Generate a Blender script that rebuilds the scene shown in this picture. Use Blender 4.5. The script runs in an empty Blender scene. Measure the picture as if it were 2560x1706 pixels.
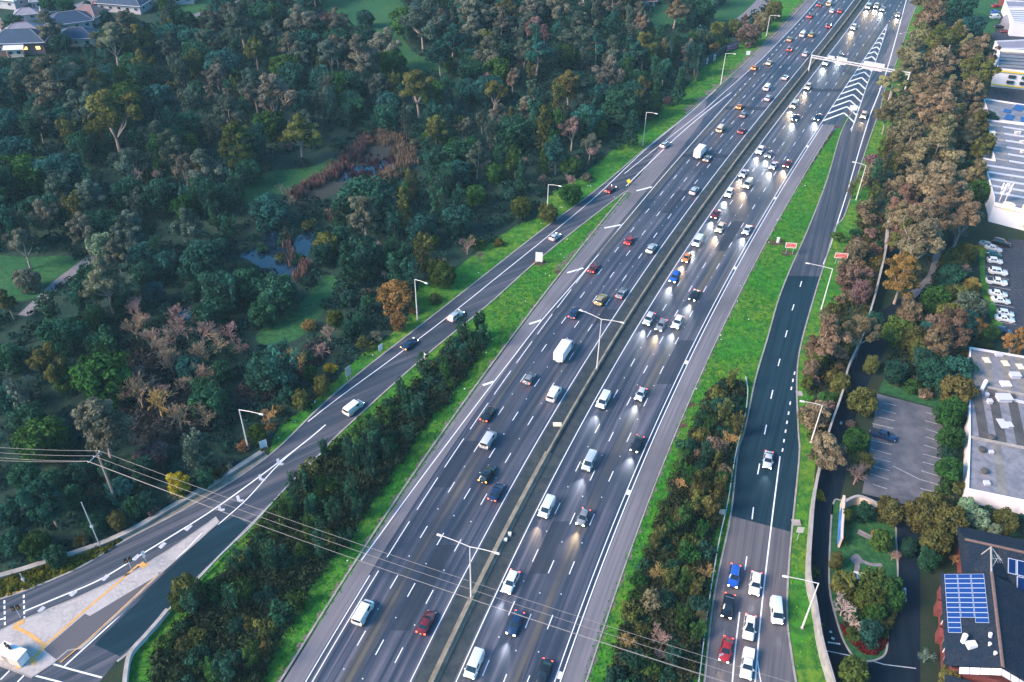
import bpy, bmesh, math, random
import numpy as np
from mathutils import Vector, Matrix, Euler
from mathutils.geometry import tessellate_polygon
R = math.radians
random.seed(7)
RNG = np.random.default_rng(7)
C = bpy.context.scene.collection
# ---------------------------------------------------------------- survey of the place
# The camera was solved from the 12 m dash cycle and 3.4 m lanes of the motorway; ground points
# are read off the photograph through that solution and then used as plain world coordinates.
F, PITCH, ROLL, H = 2214.05, 0.667354, 0.0174634, 129.731
CP, SP, CR, SR = math.cos(PITCH), math.sin(PITCH), math.cos(ROLL), math.sin(ROLL)

def G(px, py, z=0.0):
    u, v = (px - 1280.0) / F, -(py - 853.0) / F
    u, v = CR * u - SR * v, SR * u + CR * v
    d = (u, CP + v * SP, -SP + v * CP)
    t = (z - H) / d[2]
    return Vector((d[0] * t, d[1] * t, z))

def P(p):
    x, y, z = p[0], p[1], p[2] - H
    Y, Z = y * CP - z * SP, y * SP + z * CP
    u, v = x / Y, Z / Y
    u, v = CR * u + SR * v, -SR * u + CR * v
    return (1280 + u * F, 853 - v * F)

def mpp(px, py):
    a, b = G(px - 5, py), G(px + 5, py)
    return (b - a).length / 10.0

def height_at(base_px, top_px):
    b = G(*base_px)
    best = (1e9, 0)
    for i in range(1, 500):
        z = i * 0.1
        q = P((b.x, b.y, z))
        e = (q[0] - top_px[0]) ** 2 + (q[1] - top_px[1]) ** 2
        if e < best[0]:
            best = (e, z)
    return best[1]

def inpoly(x, y, poly):
    c = False
    j = len(poly) - 1
    for i in range(len(poly)):
        xi, yi = poly[i]
        xj, yj = poly[j]
        if (yi > y) != (yj > y) and x < (xj - xi) * (y - yi) / (yj - yi) + xi:
            c = not c
        j = i
    return c

def spl(pts, n=6, closed=False):
    """Catmull-Rom through points (any dimension tuples)."""
    pts = [Vector((p[0], p[1], p[2] if len(p) > 2 else 0.0)) for p in pts]
    out = []
    N = len(pts)
    rng = range(N) if closed else range(N - 1)
    for i in rng:
        if closed:
            a, b, c, d = pts[i - 1], pts[i], pts[(i + 1) % N], pts[(i + 2) % N]
        else:
            a, b, c, d = pts[max(i - 1, 0)], pts[i], pts[i + 1], pts[min(i + 2, N - 1)]
        for k in range(n):
            t = k / n
            out.append(0.5 * ((2 * b) + (c - a) * t + (2 * a - 5 * b + 4 * c - d) * t * t + (3 * b - a - 3 * c + d) * t ** 3))
    if not closed:
        out.append(pts[-1])
    return out

def gpts(pts, z=0.0):
    return [G(p[0], p[1], z) for p in pts]

# ---------------------------------------------------------------- object helpers
def tag(o, label=None, cat=None, group=None, kind=None):
    if label: o['label'] = label
    if cat: o['category'] = cat
    if group: o['group'] = group
    if kind: o['kind'] = kind
    return o

def empty(name, loc, rz=0.0, label=None, cat=None, group=None):
    o = bpy.data.objects.new(name, None)
    C.objects.link(o)
    o.location = loc
    o.rotation_euler = (0, 0, rz)
    o.empty_display_size = 0.2
    return tag(o, label, cat, group)

def link(name, me, parent=None):
    o = bpy.data.objects.new(name, me)
    C.objects.link(o)
    if parent is not None:
        o.parent = parent
    return o

class MB:
    def __init__(s):
        s.v, s.f, s.m, s.uv = [], [], [], None
    def add(s, verts, faces, mi=0):
        b = len(s.v)
        s.v += [tuple(p) for p in verts]
        s.f += [tuple(i + b for i in f) for f in faces]
        s.m += [mi] * len(faces)
        return s
    def box(s, c, size, rz=0.0, mi=0, taper=1.0):
        x, y, z = size[0] / 2, size[1] / 2, size[2] / 2
        cr, sr = math.cos(rz), math.sin(rz)
        vs = []
        for dz in (-z, z):
            k = taper if dz > 0 else 1.0
            for dx, dy in ((-x, -y), (x, -y), (x, y), (-x, y)):
                dx, dy = dx * k, dy * k
                vs.append((c[0] + dx * cr - dy * sr, c[1] + dx * sr + dy * cr, c[2] + dz))
        return s.add(vs, [(3, 2, 1, 0), (4, 5, 6, 7), (0, 1, 5, 4), (1, 2, 6, 5), (2, 3, 7, 6), (3, 0, 4, 7)], mi)
    def tube(s, pts, rad, n=6, mi=0, cap=True):
        pts = [Vector(p) for p in pts]
        if not isinstance(rad, (list, tuple)):
            rad = [rad] * len(pts)
        vs, fs = [], []
        up = Vector((0.13, 0.27, 0.95))
        for i, p in enumerate(pts):
            d = (pts[min(i + 1, len(pts) - 1)] - pts[max(i - 1, 0)])
            d = d.normalized() if d.length > 1e-9 else Vector((0, 0, 1))
            a = d.cross(up)
            if a.length < 0.05:
                a = d.cross(Vector((1, 0, 0)))
            a.normalize()
            b = d.cross(a)
            for k in range(n):
                t = 2 * math.pi * k / n
                vs.append(p + (a * math.cos(t) + b * math.sin(t)) * rad[i])
        for i in range(len(pts) - 1):
            for k in range(n):
                fs.append((i * n + k, i * n + (k + 1) % n, (i + 1) * n + (k + 1) % n, (i + 1) * n + k))
        if cap:
            fs.append(tuple(range(n - 1, -1, -1)))
            fs.append(tuple(range((len(pts) - 1) * n, len(pts) * n)))
        return s.add(vs, fs, mi)
    def lathe(s, prof, c=(0, 0, 0), n=14, mi=0):
        vs, fs = [], []
        for r, z in prof:
            for k in range(n):
                t = 2 * math.pi * k / n
                vs.append((c[0] + r * math.cos(t), c[1] + r * math.sin(t), c[2] + z))
        for i in range(len(prof) - 1):
            for k in range(n):
                fs.append((i * n + k, i * n + (k + 1) % n, (i + 1) * n + (k + 1) % n, (i + 1) * n + k))
        fs.append(tuple(range(n - 1, -1, -1)))
        fs.append(tuple(range((len(prof) - 1) * n, len(prof) * n)))
        return s.add(vs, fs, mi)
    def prism(s, poly, z0, z1, mi=0, top=True):
        n = len(poly)
        area = sum(poly[i][0] * poly[(i + 1) % n][1] - poly[(i + 1) % n][0] * poly[i][1] for i in range(n))
        if area < 0:
            poly = poly[::-1]
        vs = [(p[0], p[1], z0) for p in poly] + [(p[0], p[1], z1) for p in poly]
        fs = [(i, (i + 1) % n, (i + 1) % n + n, i + n) for i in range(n)]
        if top:
            for t in tessellate_polygon([[Vector((p[0], p[1], 0)) for p in poly]]):
                t = [int(i) + n for i in t]
                a, b, c = (Vector(vs[i]) for i in t)
                if (b - a).cross(c - a).z < 0:
                    t = t[::-1]
                fs.append(tuple(t))
        return s.add(vs, fs, mi)
    def sheet(s, poly, z, mi=0):
        poly = [Vector((p[0], p[1], 0)) for p in poly]
        vs = [(p.x, p.y, z) for p in poly]
        fs = []
        for t in tessellate_polygon([poly]):
            a, b, c = (Vector(vs[i]) for i in t)
            fs.append(tuple(t) if (b - a).cross(c - a).z > 0 else tuple(t)[::-1])
        return s.add(vs, fs, mi)
    def ribbon(s, pts, w0, w1, z, mi=0):
        """flat strip along pts between lateral offsets w0..w1 (left positive)."""
        pts = [Vector((p[0], p[1], 0)) for p in pts]
        vs, fs = [], []
        for i, p in enumerate(pts):
            d = (pts[min(i + 1, len(pts) - 1)] - pts[max(i - 1, 0)]).normalized()
            n = Vector((-d.y, d.x, 0))
            a, b = p + n * w0, p + n * w1
            vs += [(a.x, a.y, z), (b.x, b.y, z)]
        for i in range(len(pts) - 1):
            f = (2 * i, 2 * i + 2, 2 * i + 3, 2 * i + 1)
            fs.append(f if w1 > w0 else f[::-1])
        return s.add(vs, fs, mi)
    def wall(s, pts, w0, w1, z0, z1, mi=0):
        pts = [Vector((p[0], p[1], 0)) for p in pts]
        if w1 < w0: w0, w1 = w1, w0
        vs, fs = [], []
        for i, p in enumerate(pts):
            d = (pts[min(i + 1, len(pts) - 1)] - pts[max(i - 1, 0)]).normalized()
            n = Vector((-d.y, d.x, 0))
            a, b = p + n * w0, p + n * w1
            vs += [(a.x, a.y, z0), (a.x, a.y, z1), (b.x, b.y, z1), (b.x, b.y, z0)]
        L = len(pts)
        for i in range(L - 1):
            q, r = 4 * i, 4 * i + 4
            fs += [(q, r, r + 1, q + 1), (q + 1, r + 1, r + 2, q + 2), (q + 2, r + 2, r + 3, q + 3)]
        fs += [(0, 1, 2, 3), (4 * L - 1, 4 * L - 2, 4 * L - 3, 4 * L - 4)]
        return s.add(vs, fs, mi)
    def mesh(s, name, mats, smooth=False):
        me = bpy.data.meshes.new(name)
        me.from_pydata(s.v, [], s.f)
        for m in (mats if isinstance(mats, (list, tuple)) else [mats]):
            me.materials.append(m)
        if len(me.materials) > 1:
            me.polygons.foreach_set('material_index', s.m)
        if smooth:
            me.polygons.foreach_set('use_smooth', [True] * len(me.polygons))
            me.set_sharp_from_angle(angle=R(38))
        me.update()
        return me
    def build(s, name, mats, parent=None, smooth=False):
        return link(name, s.mesh(name, mats, smooth), parent)

def copy_tree(o, parent=None):
    c = o.copy()
    C.objects.link(c)
    if parent is not None:
        c.parent = parent
    for ch in o.children:
        copy_tree(ch, c)
    return c

# ---------------------------------------------------------------- materials
MATS = {}
def nodes(m):
    m.use_nodes = True
    nt = m.node_tree
    nt.nodes.clear()
    return nt, nt.nodes, nt.links

def plain(name, col, rough=0.6, metal=0.0, emit=None, es=0.0, coat=0.0, spec=0.5, var=0.0, vscale=1.0):
    m = bpy.data.materials.new(name)
    nt, N, L = nodes(m)
    out = N.new('ShaderNodeOutputMaterial')
    b = N.new('ShaderNodeBsdfPrincipled')
    b.inputs['Base Color'].default_value = (*col, 1)
    b.inputs['Roughness'].default_value = rough
    b.inputs['Metallic'].default_value = metal
    b.inputs['Coat Weight'].default_value = coat
    b.inputs['Specular IOR Level'].default_value = spec
    if emit:
        b.inputs['Emission Color'].default_value = (*emit, 1)
        b.inputs['Emission Strength'].default_value = es
    if var > 0:
        g = N.new('ShaderNodeNewGeometry')
        n = N.new('ShaderNodeTexNoise')
        n.inputs['Scale'].default_value = vscale
        n.inputs['Detail'].default_value = 6
        L.new(g.outputs['Position'], n.inputs['Vector'])
        r = N.new('ShaderNodeValToRGB')
        r.color_ramp.elements[0].position = 0.3
        r.color_ramp.elements[1].position = 0.7
        r.color_ramp.elements[0].color = (*[c * (1 - var) for c in col], 1)
        r.color_ramp.elements[1].color = (*[min(1, c * (1 + var)) for c in col], 1)
        L.new(n.outputs['Fac'], r.inputs['Fac'])
        L.new(r.outputs['Color'], b.inputs['Base Color'])
    L.new(b.outputs['BSDF'], out.inputs['Surface'])
    return m

def ground(name, cols, scales, rough=0.9, bump=0.0, bscale=3.0, spec=0.3, uv=False):
    """three-scale noise mix: cols = base, patch, fine speck"""
    m = bpy.data.materials.new(name)
    nt, N, L = nodes(m)
    out = N.new('ShaderNodeOutputMaterial')
    b = N.new('ShaderNodeBsdfPrincipled')
    b.inputs['Roughness'].default_value = rough
    b.inputs['Specular IOR Level'].default_value = spec
    g = N.new('ShaderNodeNewGeometry')
    prev = None
    for i, (c, s) in enumerate(zip(cols[1:], scales)):
        n = N.new('ShaderNodeTexNoise')
        n.inputs['Scale'].default_value = s
        n.inputs['Detail'].default_value = 5
        n.inputs['Roughness'].default_value = 0.65
        L.new(g.outputs['Position'], n.inputs['Vector'])
        mr = N.new('ShaderNodeMapRange')
        mr.inputs['From Min'].default_value = 0.40
        mr.inputs['From Max'].default_value = 0.62
        L.new(n.outputs['Fac'], mr.inputs['Value'])
        mx = N.new('ShaderNodeMix')
        mx.data_type = 'RGBA'
        L.new(mr.outputs['Result'], mx.inputs['Factor'])
        if prev is None:
            mx.inputs['A'].default_value = (*cols[0], 1)
        else:
            L.new(prev, mx.inputs['A'])
        mx.inputs['B'].default_value = (*c, 1)
        prev = mx.outputs['Result']
    L.new(prev, b.inputs['Base Color'])
    if bump > 0:
        n = N.new('ShaderNodeTexNoise')
        n.inputs['Scale'].default_value = bscale
        n.inputs['Detail'].default_value = 4
        L.new(g.outputs['Position'], n.inputs['Vector'])
        bp = N.new('ShaderNodeBump')
        bp.inputs['Strength'].default_value = 1.0
        bp.inputs['Distance'].default_value = bump
        L.new(n.outputs['Fac'], bp.inputs['Height'])
        L.new(bp.outputs['Normal'], b.inputs['Normal'])
    L.new(b.outputs['BSDF'], out.inputs['Surface'])
    return m

def asphalt(name, dark, light, tyre, lane=0.0, rough=0.75, spec=0.4, warm=None):
    """asphalt with streaks drawn out along the road (UV: u = metres across, v = metres along)"""
    m = bpy.data.materials.new(name)
    nt, N, L = nodes(m)
    out = N.new('ShaderNodeOutputMaterial')
    b = N.new('ShaderNodeBsdfPrincipled')
    b.inputs['Roughness'].default_value = rough
    b.inputs['Specular IOR Level'].default_value = spec
    uv = N.new('ShaderNodeUVMap')
    def noise(sx, sy, det, lo, hi):
        mp = N.new('ShaderNodeMapping')
        mp.inputs['Scale'].default_value = (sx, sy, 1)
        L.new(uv.outputs['UV'], mp.inputs['Vector'])
        n = N.new('ShaderNodeTexNoise')
        n.inputs['Scale'].default_value = 1.0
        n.inputs['Detail'].default_value = det
        L.new(mp.outputs['Vector'], n.inputs['Vector'])
        mr = N.new('ShaderNodeMapRange')
        mr.inputs['From Min'].default_value = lo
        mr.inputs['From Max'].default_value = hi
        L.new(n.outputs['Fac'], mr.inputs['Value'])
        return mr.outputs['Result']
    def mix(fac, a, bb):
        mx = N.new('ShaderNodeMix')
        mx.data_type = 'RGBA'
        L.new(fac, mx.inputs['Factor'])
        if isinstance(a, tuple): mx.inputs['A'].default_value = (*a, 1)
        else: L.new(a, mx.inputs['A'])
        if isinstance(bb, tuple): mx.inputs['B'].default_value = (*bb, 1)
        else: L.new(bb, mx.inputs['B'])
        return mx.outputs['Result']
    c = mix(noise(0.8, 0.010, 4, 0.38, 0.62), dark, light)
    if warm: c = mix(noise(0.35, 0.006, 3, 0.50, 0.66), c, warm)
    c = mix(noise(2.3, 0.03, 5, 0.50, 0.70), c, tyre)
    c = mix(noise(0.06, 0.05, 5, 0.5, 0.72), c, tuple(x * 0.75 for x in dark))
    if lane > 0:
        sx = N.new('ShaderNodeSeparateXYZ')
        L.new(uv.outputs['UV'], sx.inputs['Vector'])
        mu = N.new('ShaderNodeMath'); mu.operation = 'MULTIPLY'
        mu.inputs[1].default_value = 4 * math.pi / lane
        L.new(sx.outputs['X'], mu.inputs[0])
        si = N.new('ShaderNodeMath'); si.operation = 'COSINE'
        L.new(mu.outputs[0], si.inputs[0])
        mr = N.new('ShaderNodeMapRange')
        mr.inputs['From Min'].default_value = -1
        mr.inputs['From Max'].default_value = 1
        mr.inputs['To Min'].default_value = 0.0
        mr.inputs['To Max'].default_value = 0.45
        L.new(si.outputs[0], mr.inputs['Value'])
        c = mix(mr.outputs['Result'], c, tyre)
    c = mix(noise(9, 9, 2, 0.55, 1.1), c, tuple(x * 1.35 for x in light))
    L.new(c, b.inputs['Base Color'])
    L.new(b.outputs['BSDF'], out.inputs['Surface'])
    return m

def foliage(name, transl=0.25, var=0.55, shift=0.12):
    """leaf colour = object colour, varied from clump to clump (attribute 'tint') and tree to tree"""
    m = bpy.data.materials.new(name)
    nt, N, L = nodes(m)
    out = N.new('ShaderNodeOutputMaterial')
    oi = N.new('ShaderNodeObjectInfo')
    at = N.new('ShaderNodeAttribute')
    at.attribute_name = 'tint'
    mr = N.new('ShaderNodeMapRange')
    mr.inputs['To Min'].default_value = 1 - var
    mr.inputs['To Max'].default_value = 1 + var
    L.new(at.outputs['Fac'], mr.inputs['Value'])
    hs = N.new('ShaderNodeHueSaturation')
    L.new(oi.outputs['Color'], hs.inputs['Color'])
    L.new(mr.outputs['Result'], hs.inputs['Value'])
    hr = N.new('ShaderNodeMapRange')
    hr.inputs['To Min'].default_value = 0.5 - shift * 0.25
    hr.inputs['To Max'].default_value = 0.5 + shift * 0.25
    L.new(oi.outputs['Random'], hr.inputs['Value'])
    L.new(hr.outputs['Result'], hs.inputs['Hue'])
    d = N.new('ShaderNodeBsdfDiffuse')
    t = N.new('ShaderNodeBsdfTranslucent')
    L.new(hs.outputs['Color'], d.inputs['Color'])
    L.new(hs.outputs['Color'], t.inputs['Color'])
    mx = N.new('ShaderNodeMixShader')
    mx.inputs['Fac'].default_value = transl
    L.new(d.outputs[0], mx.inputs[1])
    L.new(t.outputs[0], mx.inputs[2])
    L.new(mx.outputs[0], out.inputs['Surface'])
    return m

def objcol(name, rough=0.4, metal=0.0, coat=0.0):
    m = bpy.data.materials.new(name)
    nt, N, L = nodes(m)
    out = N.new('ShaderNodeOutputMaterial')
    b = N.new('ShaderNodeBsdfPrincipled')
    oi = N.new('ShaderNodeObjectInfo')
    L.new(oi.outputs['Color'], b.inputs['Base Color'])
    b.inputs['Roughness'].default_value = rough
    b.inputs['Metallic'].default_value = metal
    b.inputs['Coat Weight'].default_value = coat
    L.new(b.outputs['BSDF'], out.inputs['Surface'])
    return m

M = dict(
    terrain=ground('terrain_soil', [(0.018, 0.040, 0.016), (0.03, 0.028, 0.018), (0.012, 0.03, 0.014)], (0.05, 0.5), bump=0.15),
    floor=ground('woodland_litter', [(0.014, 0.046, 0.032), (0.022, 0.050, 0.026), (0.008, 0.026, 0.020)], (0.08, 0.8), bump=0.2),
    grass=ground('verge_grass', [(0.036, 0.190, 0.012), (0.130, 0.215, 0.016), (0.018, 0.105, 0.014)], (0.06, 0.6), bump=0.05, bscale=4),
    lawn=ground('park_lawn', [(0.016, 0.100, 0.030), (0.045, 0.125, 0.030), (0.010, 0.060, 0.022)], (0.09, 0.9), bump=0.1),
    scrub=ground('dry_scrub', [(0.036, 0.036, 0.034), (0.060, 0.048, 0.044), (0.020, 0.030, 0.026)], (0.1, 1.2), bump=0.15),
    mulch=ground('bark_mulch', [(0.10, 0.045, 0.04), (0.16, 0.08, 0.06), (0.05, 0.025, 0.02)], (0.6, 4), bump=0.05),
    worn=ground('worn_soil', [(0.17, 0.125, 0.115), (0.24, 0.185, 0.17), (0.09, 0.085, 0.06)], (0.5, 2.5), bump=0.04),
    patch=asphalt('patched_seal', (0.016, 0.026, 0.046), (0.040, 0.046, 0.066), (0.012, 0.02, 0.036)),
    weed=ground('weedy_strip', [(0.07, 0.085, 0.012), (0.16, 0.13, 0.012), (0.03, 0.05, 0.01)], (0.35, 1.6), bump=0.15),
    road=asphalt('motorway_asphalt', (0.022, 0.036, 0.066), (0.128, 0.118, 0.148), (0.012, 0.022, 0.044), lane=3.41, rough=.55, spec=.4, warm=(.115, .094, .070)),
    shoulder=asphalt('shoulder_seal', (0.150, 0.136, 0.158), (0.195, 0.172, 0.192), (0.105, 0.098, 0.120), spec=.3),
    ramp=asphalt('ramp_asphalt', (0.036, 0.050, 0.074), (0.125, 0.115, 0.138), (0.018, 0.032, 0.052), lane=4.2, spec=.25),
    newroad=asphalt('new_asphalt', (0.008, 0.028, 0.044), (0.014, 0.040, 0.060), (0.005, 0.018, 0.032), spec=.12, rough=.9),
    oldroad=asphalt('old_asphalt', (0.100, 0.088, 0.098), (0.150, 0.125, 0.130), (0.066, 0.066, 0.085), lane=3.5),
    local=asphalt('local_asphalt', (0.006, 0.012, 0.024), (0.011, 0.020, 0.036), (0.004, 0.009, 0.018), spec=.08, rough=.95),
    median=ground('median_seal', [(0.032, 0.044, 0.054), (0.058, 0.062, 0.064), (0.022, 0.034, 0.044)], (0.05, 0.5), rough=0.85),
    carpark=ground('carpark_asphalt', [(0.118, 0.112, 0.132), (0.160, 0.148, 0.165), (0.080, 0.080, 0.098)], (0.05, 0.35), rough=0.85),
    yard=ground('yard_asphalt', [(0.040, 0.046, 0.066), (0.065, 0.066, 0.085), (0.022, 0.026, 0.042)], (0.12, 1.1), rough=0.9),
    paving=ground('concrete_paving', [(0.40, 0.345, 0.34), (0.29, 0.25, 0.245), (0.46, 0.40, 0.39)], (0.25, 2.0), rough=0.85),
    street=ground('pale_street', [(0.20, 0.17, 0.19), (0.25, 0.21, 0.22), (0.15, 0.14, 0.16)], (0.15, 1.0)),
    concrete=plain('concrete', (0.33, 0.285, 0.27), 0.85, var=0.25, vscale=0.8),
    barrier=plain('barrier_concrete', (0.22, 0.185, 0.145), 0.9, var=0.35, vscale=0.6),
    kerb=plain('kerb_concrete', (0.30, 0.265, 0.25), 0.85, var=0.25, vscale=0.5),
    paint=plain('road_paint', (0.78, 0.76, 0.80), 0.6, var=0.12, vscale=2.5),
    faded=plain('faded_paint', (0.46, 0.44, 0.47), 0.7, var=0.3, vscale=1.5),
    ochre=plain('ochre_tactile', (0.62, 0.32, 0.10), 0.7, var=0.15, vscale=1.5),
    steel=plain('galvanised_steel', (0.55, 0.53, 0.55), 0.5, 0.3),
    pale=plain('painted_pole', (0.74, 0.64, 0.62), 0.5),
    timber=plain('pole_timber', (0.42, 0.25, 0.21), 0.85, var=0.2, vscale=1.0),
    lens=plain('lamp_lens', (0.9, 0.9, 0.92), 0.3),
    wire=plain('wire_alloy', (0.25, 0.22, 0.21), 0.5, 0.2),
    white=plain('white_board', (0.82, 0.77, 0.78), 0.45),
    red=plain('red_board', (0.75, 0.06, 0.03), 0.45),
    yellow=plain('yellow_board', (0.85, 0.55, 0.02), 0.45),
    black=plain('black_metal', (0.015, 0.015, 0.018), 0.4),
    ink=plain('sign_ink', (0.05, 0.05, 0.06), 0.6),
    signback=plain('sign_back', (0.52, 0.45, 0.42), 0.6),
    tyre=plain('tyre_rubber', (0.012, 0.012, 0.013), 0.8),
    rim=plain('wheel_rim', (0.45, 0.45, 0.47), 0.3, 0.8),
    glass=plain('car_glass', (0.010, 0.014, 0.020), 0.06, spec=0.8),
    trim=plain('dark_trim', (0.02, 0.02, 0.022), 0.5),
    paintcar=objcol('car_paint', 0.25, 0.15, 0.6),
    headon=plain('headlight_lit', (0.9, 0.9, 0.9), 0.2, emit=(1.0, 0.95, 0.90), es=22.0),
    headwarm=plain('headlight_warm', (0.9, 0.9, 0.9), 0.2, emit=(1.0, 0.82, 0.58), es=22.0),
    headoff=plain('headlight_off', (0.7, 0.72, 0.75), 0.1),
    tailon=plain('taillight_lit', (0.7, 0.02, 0.02), 0.3, emit=(1.0, 0.05, 0.025), es=7.0),
    tailamber=plain('taillight_amber', (0.8, 0.2, 0.02), 0.3, emit=(1.0, 0.22, 0.04), es=7.0),
    tailoff=plain('taillight_off', (0.35, 0.01, 0.01), 0.25),
    plate=plain('number_plate', (0.75, 0.75, 0.72), 0.5),
    leaf=foliage('tree_leaf'),
    bark=plain('pale_bark', (0.34, 0.25, 0.22), 0.9, var=0.3, vscale=1.5),
    darkbark=plain('dark_bark', (0.09, 0.07, 0.06), 0.9, var=0.3, vscale=1.5),
    twig=objcol('bare_twig', 0.9),
    water=plain('pond_water', (0.006, 0.018, 0.035), 0.04, spec=0.9),
    tileroof=ground('dark_roof_tile', [(0.018, 0.030, 0.052), (0.036, 0.038, 0.050), (0.010, 0.018, 0.034)], (0.4, 3.0), rough=0.9, spec=.1),
    navyroof=plain('navy_roof', (0.018, 0.040, 0.085), 0.6, var=0.2, vscale=0.6),
    greyroof=plain('grey_roof', (0.22, 0.20, 0.25), 0.7, var=0.15, vscale=0.6),
    brownroof=plain('brown_roof', (0.17, 0.10, 0.10), 0.8, var=0.2, vscale=0.6),
    ridge=plain('ridge_tile', (0.16, 0.095, 0.085), 0.85, var=0.2, vscale=2.0),
    metalroof=ground('grey_metal_roof', [(0.205, 0.195, 0.220), (0.255, 0.235, 0.26), (0.15, 0.145, 0.17)], (0.08, 0.7), rough=0.55),
    mossroof=plain('stained_sheet', (0.20, 0.175, 0.16), 0.7, var=0.3, vscale=0.4),
    darksheet=plain('dark_sheet', (0.075, 0.065, 0.065), 0.8, var=0.3, vscale=0.5),
    skylight=plain('skylight_sheet', (0.56, 0.52, 0.58), 0.35),
    creamlight=plain('roof_light_cream', (0.85, 0.72, 0.50), 0.35),
    whitewall=plain('white_render', (0.80, 0.73, 0.78), 0.8, var=0.06, vscale=0.3),
    housewall=plain('house_render', (0.46, 0.42, 0.46), 0.8, var=0.1, vscale=0.4),
    creamwall=plain('cream_wall', (0.62, 0.48, 0.40), 0.85, var=0.08, vscale=0.5),
    brick=plain('red_brick', (0.17, 0.036, 0.034), 0.9, var=0.25, vscale=3.0),
    litwin=plain('lit_window', (0.8, 0.5, 0.15), 0.3, emit=(1.0, 0.50, 0.10), es=1.6),
    winglass=plain('window_glass', (0.03, 0.045, 0.06), 0.08, spec=0.8),
    panel=plain('solar_cell', (0.010, 0.045, 0.20), 0.12, spec=0.6),
    panelframe=plain('panel_frame', (0.55, 0.56, 0.66), 0.4, 0.3),
    blueart=plain('mural_blue', (0.05, 0.20, 0.55), 0.7, var=0.5, vscale=0.8),
    pinkart=plain('mural_pink', (0.65, 0.20, 0.36), 0.7, var=0.4, vscale=0.8),
    iceart=plain('mural_ice', (0.55, 0.66, 0.75), 0.7, var=0.3, vscale=0.8),
    stone=ground('rubble', [(0.42, 0.27, 0.24), (0.55, 0.40, 0.36), (0.25, 0.15, 0.13)], (1.0, 5.0)),
)
# ---------------------------------------------------------------- motorway centre curve  x = c(y)
def cx(y):
    if y > 450:
        return cx(450) + (y - 450) * 0.460
    if y < 50:
        return cx(50) + (y - 50) * 0.305
    t = (y - 200) / 100.0
    return 36.9 + 48.8 * t + 4.1 * t * t - 0.98 * t ** 3
_ys = np.arange(0.0, 640.0, 0.5)
_xs = np.array([cx(y) for y in _ys])
_ss = np.concatenate([[0], np.cumsum(np.hypot(np.diff(_xs), np.diff(_ys)))])
def s_of(y): return float(np.interp(y, _ys, _ss))
def y_of(s): return float(np.interp(s, _ss, _ys))
def tang(y):
    d = Vector((cx(y + 1) - cx(y - 1), 2.0, 0))
    return d.normalized()
def curve(off, y0, y1, step=4.0):
    n = max(2, int((y1 - y0) / step) + 1)
    o = off if callable(off) else (lambda y: off)
    return [Vector((cx(y) + o(y), y, 0)) for y in np.linspace(y0, y1, n)]

def struct(name, mb, mats, smooth=False):
    return tag(mb.build(name, mats, None, smooth), kind='structure')

def add_uv(o, fn):
    me = o.data
    uvl = me.uv_layers.new(name='UVMap')
    co = np.empty(len(me.vertices) * 3, np.float32)
    me.vertices.foreach_get('co', co)
    co = co.reshape(-1, 3)
    vi = np.empty(len(me.loops), np.int32)
    me.loops.foreach_get('vertex_index', vi)
    uv = np.array([fn(p) for p in co], np.float32)[vi]
    uvl.data.foreach_set('uv', uv.ravel())

def strip(name, offl, offr, y0, y1, z, mat):
    a, b = curve(offl, y0, y1), curve(offr, y0, y1)
    mb = MB()
    vs = []
    for p, q in zip(a, b):
        vs += [(p.x, p.y, z), (q.x, q.y, z)]
    mb.add(vs, [(2 * i, 2 * i + 1, 2 * i + 3, 2 * i + 2) for i in range(len(a) - 1)])
    o = struct(name, mb, mat)
    add_uv(o, lambda p: ((p[0] - cx(p[1])) * 0.9 + 100, s_of(p[1])))
    return o

def uvsheet(name, poly, z, mat, d=(0.75, 0.66)):
    o = struct(name, MB().sheet(poly, z), mat)
    d = Vector(d).normalized()
    add_uv(o, lambda p: (p[0] * d.y - p[1] * d.x + 200, p[0] * d.x + p[1] * d.y))
    return o

# ---- base terrain: one sheet to the horizon
struct('ground', MB().add([(-3000, -800, 0), (3000, -800, 0), (3000, 5000, 0), (-3000, 5000, 0)], [(0, 1, 2, 3)]), M['terrain'])
WOODS = [(-80, 1440), (0, 1436), (91, 1405), (292, 1336), (457, 1245), (643, 1130), (690, 1090), (760, 1015), (860, 925), (960, 845), (1025, 795), (1020, 755),
         (1050, 700), (1120, 690), (1180, 640), (1250, 590), (1300, 560), (1340, 545), (1380, 480), (1440, 450), (1480, 420), (1540, 370), (1600, 318),
         (1640, 268), (1690, 238), (1735, 195), (1745, 165), (1800, 128), (1850, 105), (1900, 55), (1960, -60), (1900, -160), (-300, -160), (-300, 1440)]
struct('woodland_floor', MB().sheet(gpts(WOODS), 0.012), M['floor'])
LAWNS = dict(
    clearing=[(795, -60), (1010, -60), (1000, 40), (1005, 90), (1040, 135), (1085, 150), (1115, 180), (1050, 190), (990, 172), (985, 130), (950, 90), (880, 65), (815, 45)],
    meadow=[(610, 445), (690, 428), (790, 415), (830, 395), (850, 420), (770, 465), (740, 480), (690, 500), (620, 512), (585, 480)],
    west_lawn=[(-60, 640), (60, 645), (150, 640), (215, 655), (140, 720), (90, 745), (-60, 760)],
    hollow=[(640, 838), (690, 800), (760, 750), (800, 700), (835, 690), (845, 720), (800, 790), (740, 850), (660, 862)],
    edge_park=[(1740, 40), (1800, 20), (1870, -60), (1960, -60), (1900, 20), (1830, 70), (1760, 80)],
    park_corner=[(1620, 20), (1700, 15), (1720, 60), (1640, 70)],
    house_lawn=[(440, -60), (560, -60), (545, 25), (470, 50), (445, 20)],
)
for k, v in LAWNS.items():
    struct('lawn', MB().sheet(spl(gpts(v), 4, True), 0.03), M['lawn'])
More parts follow.
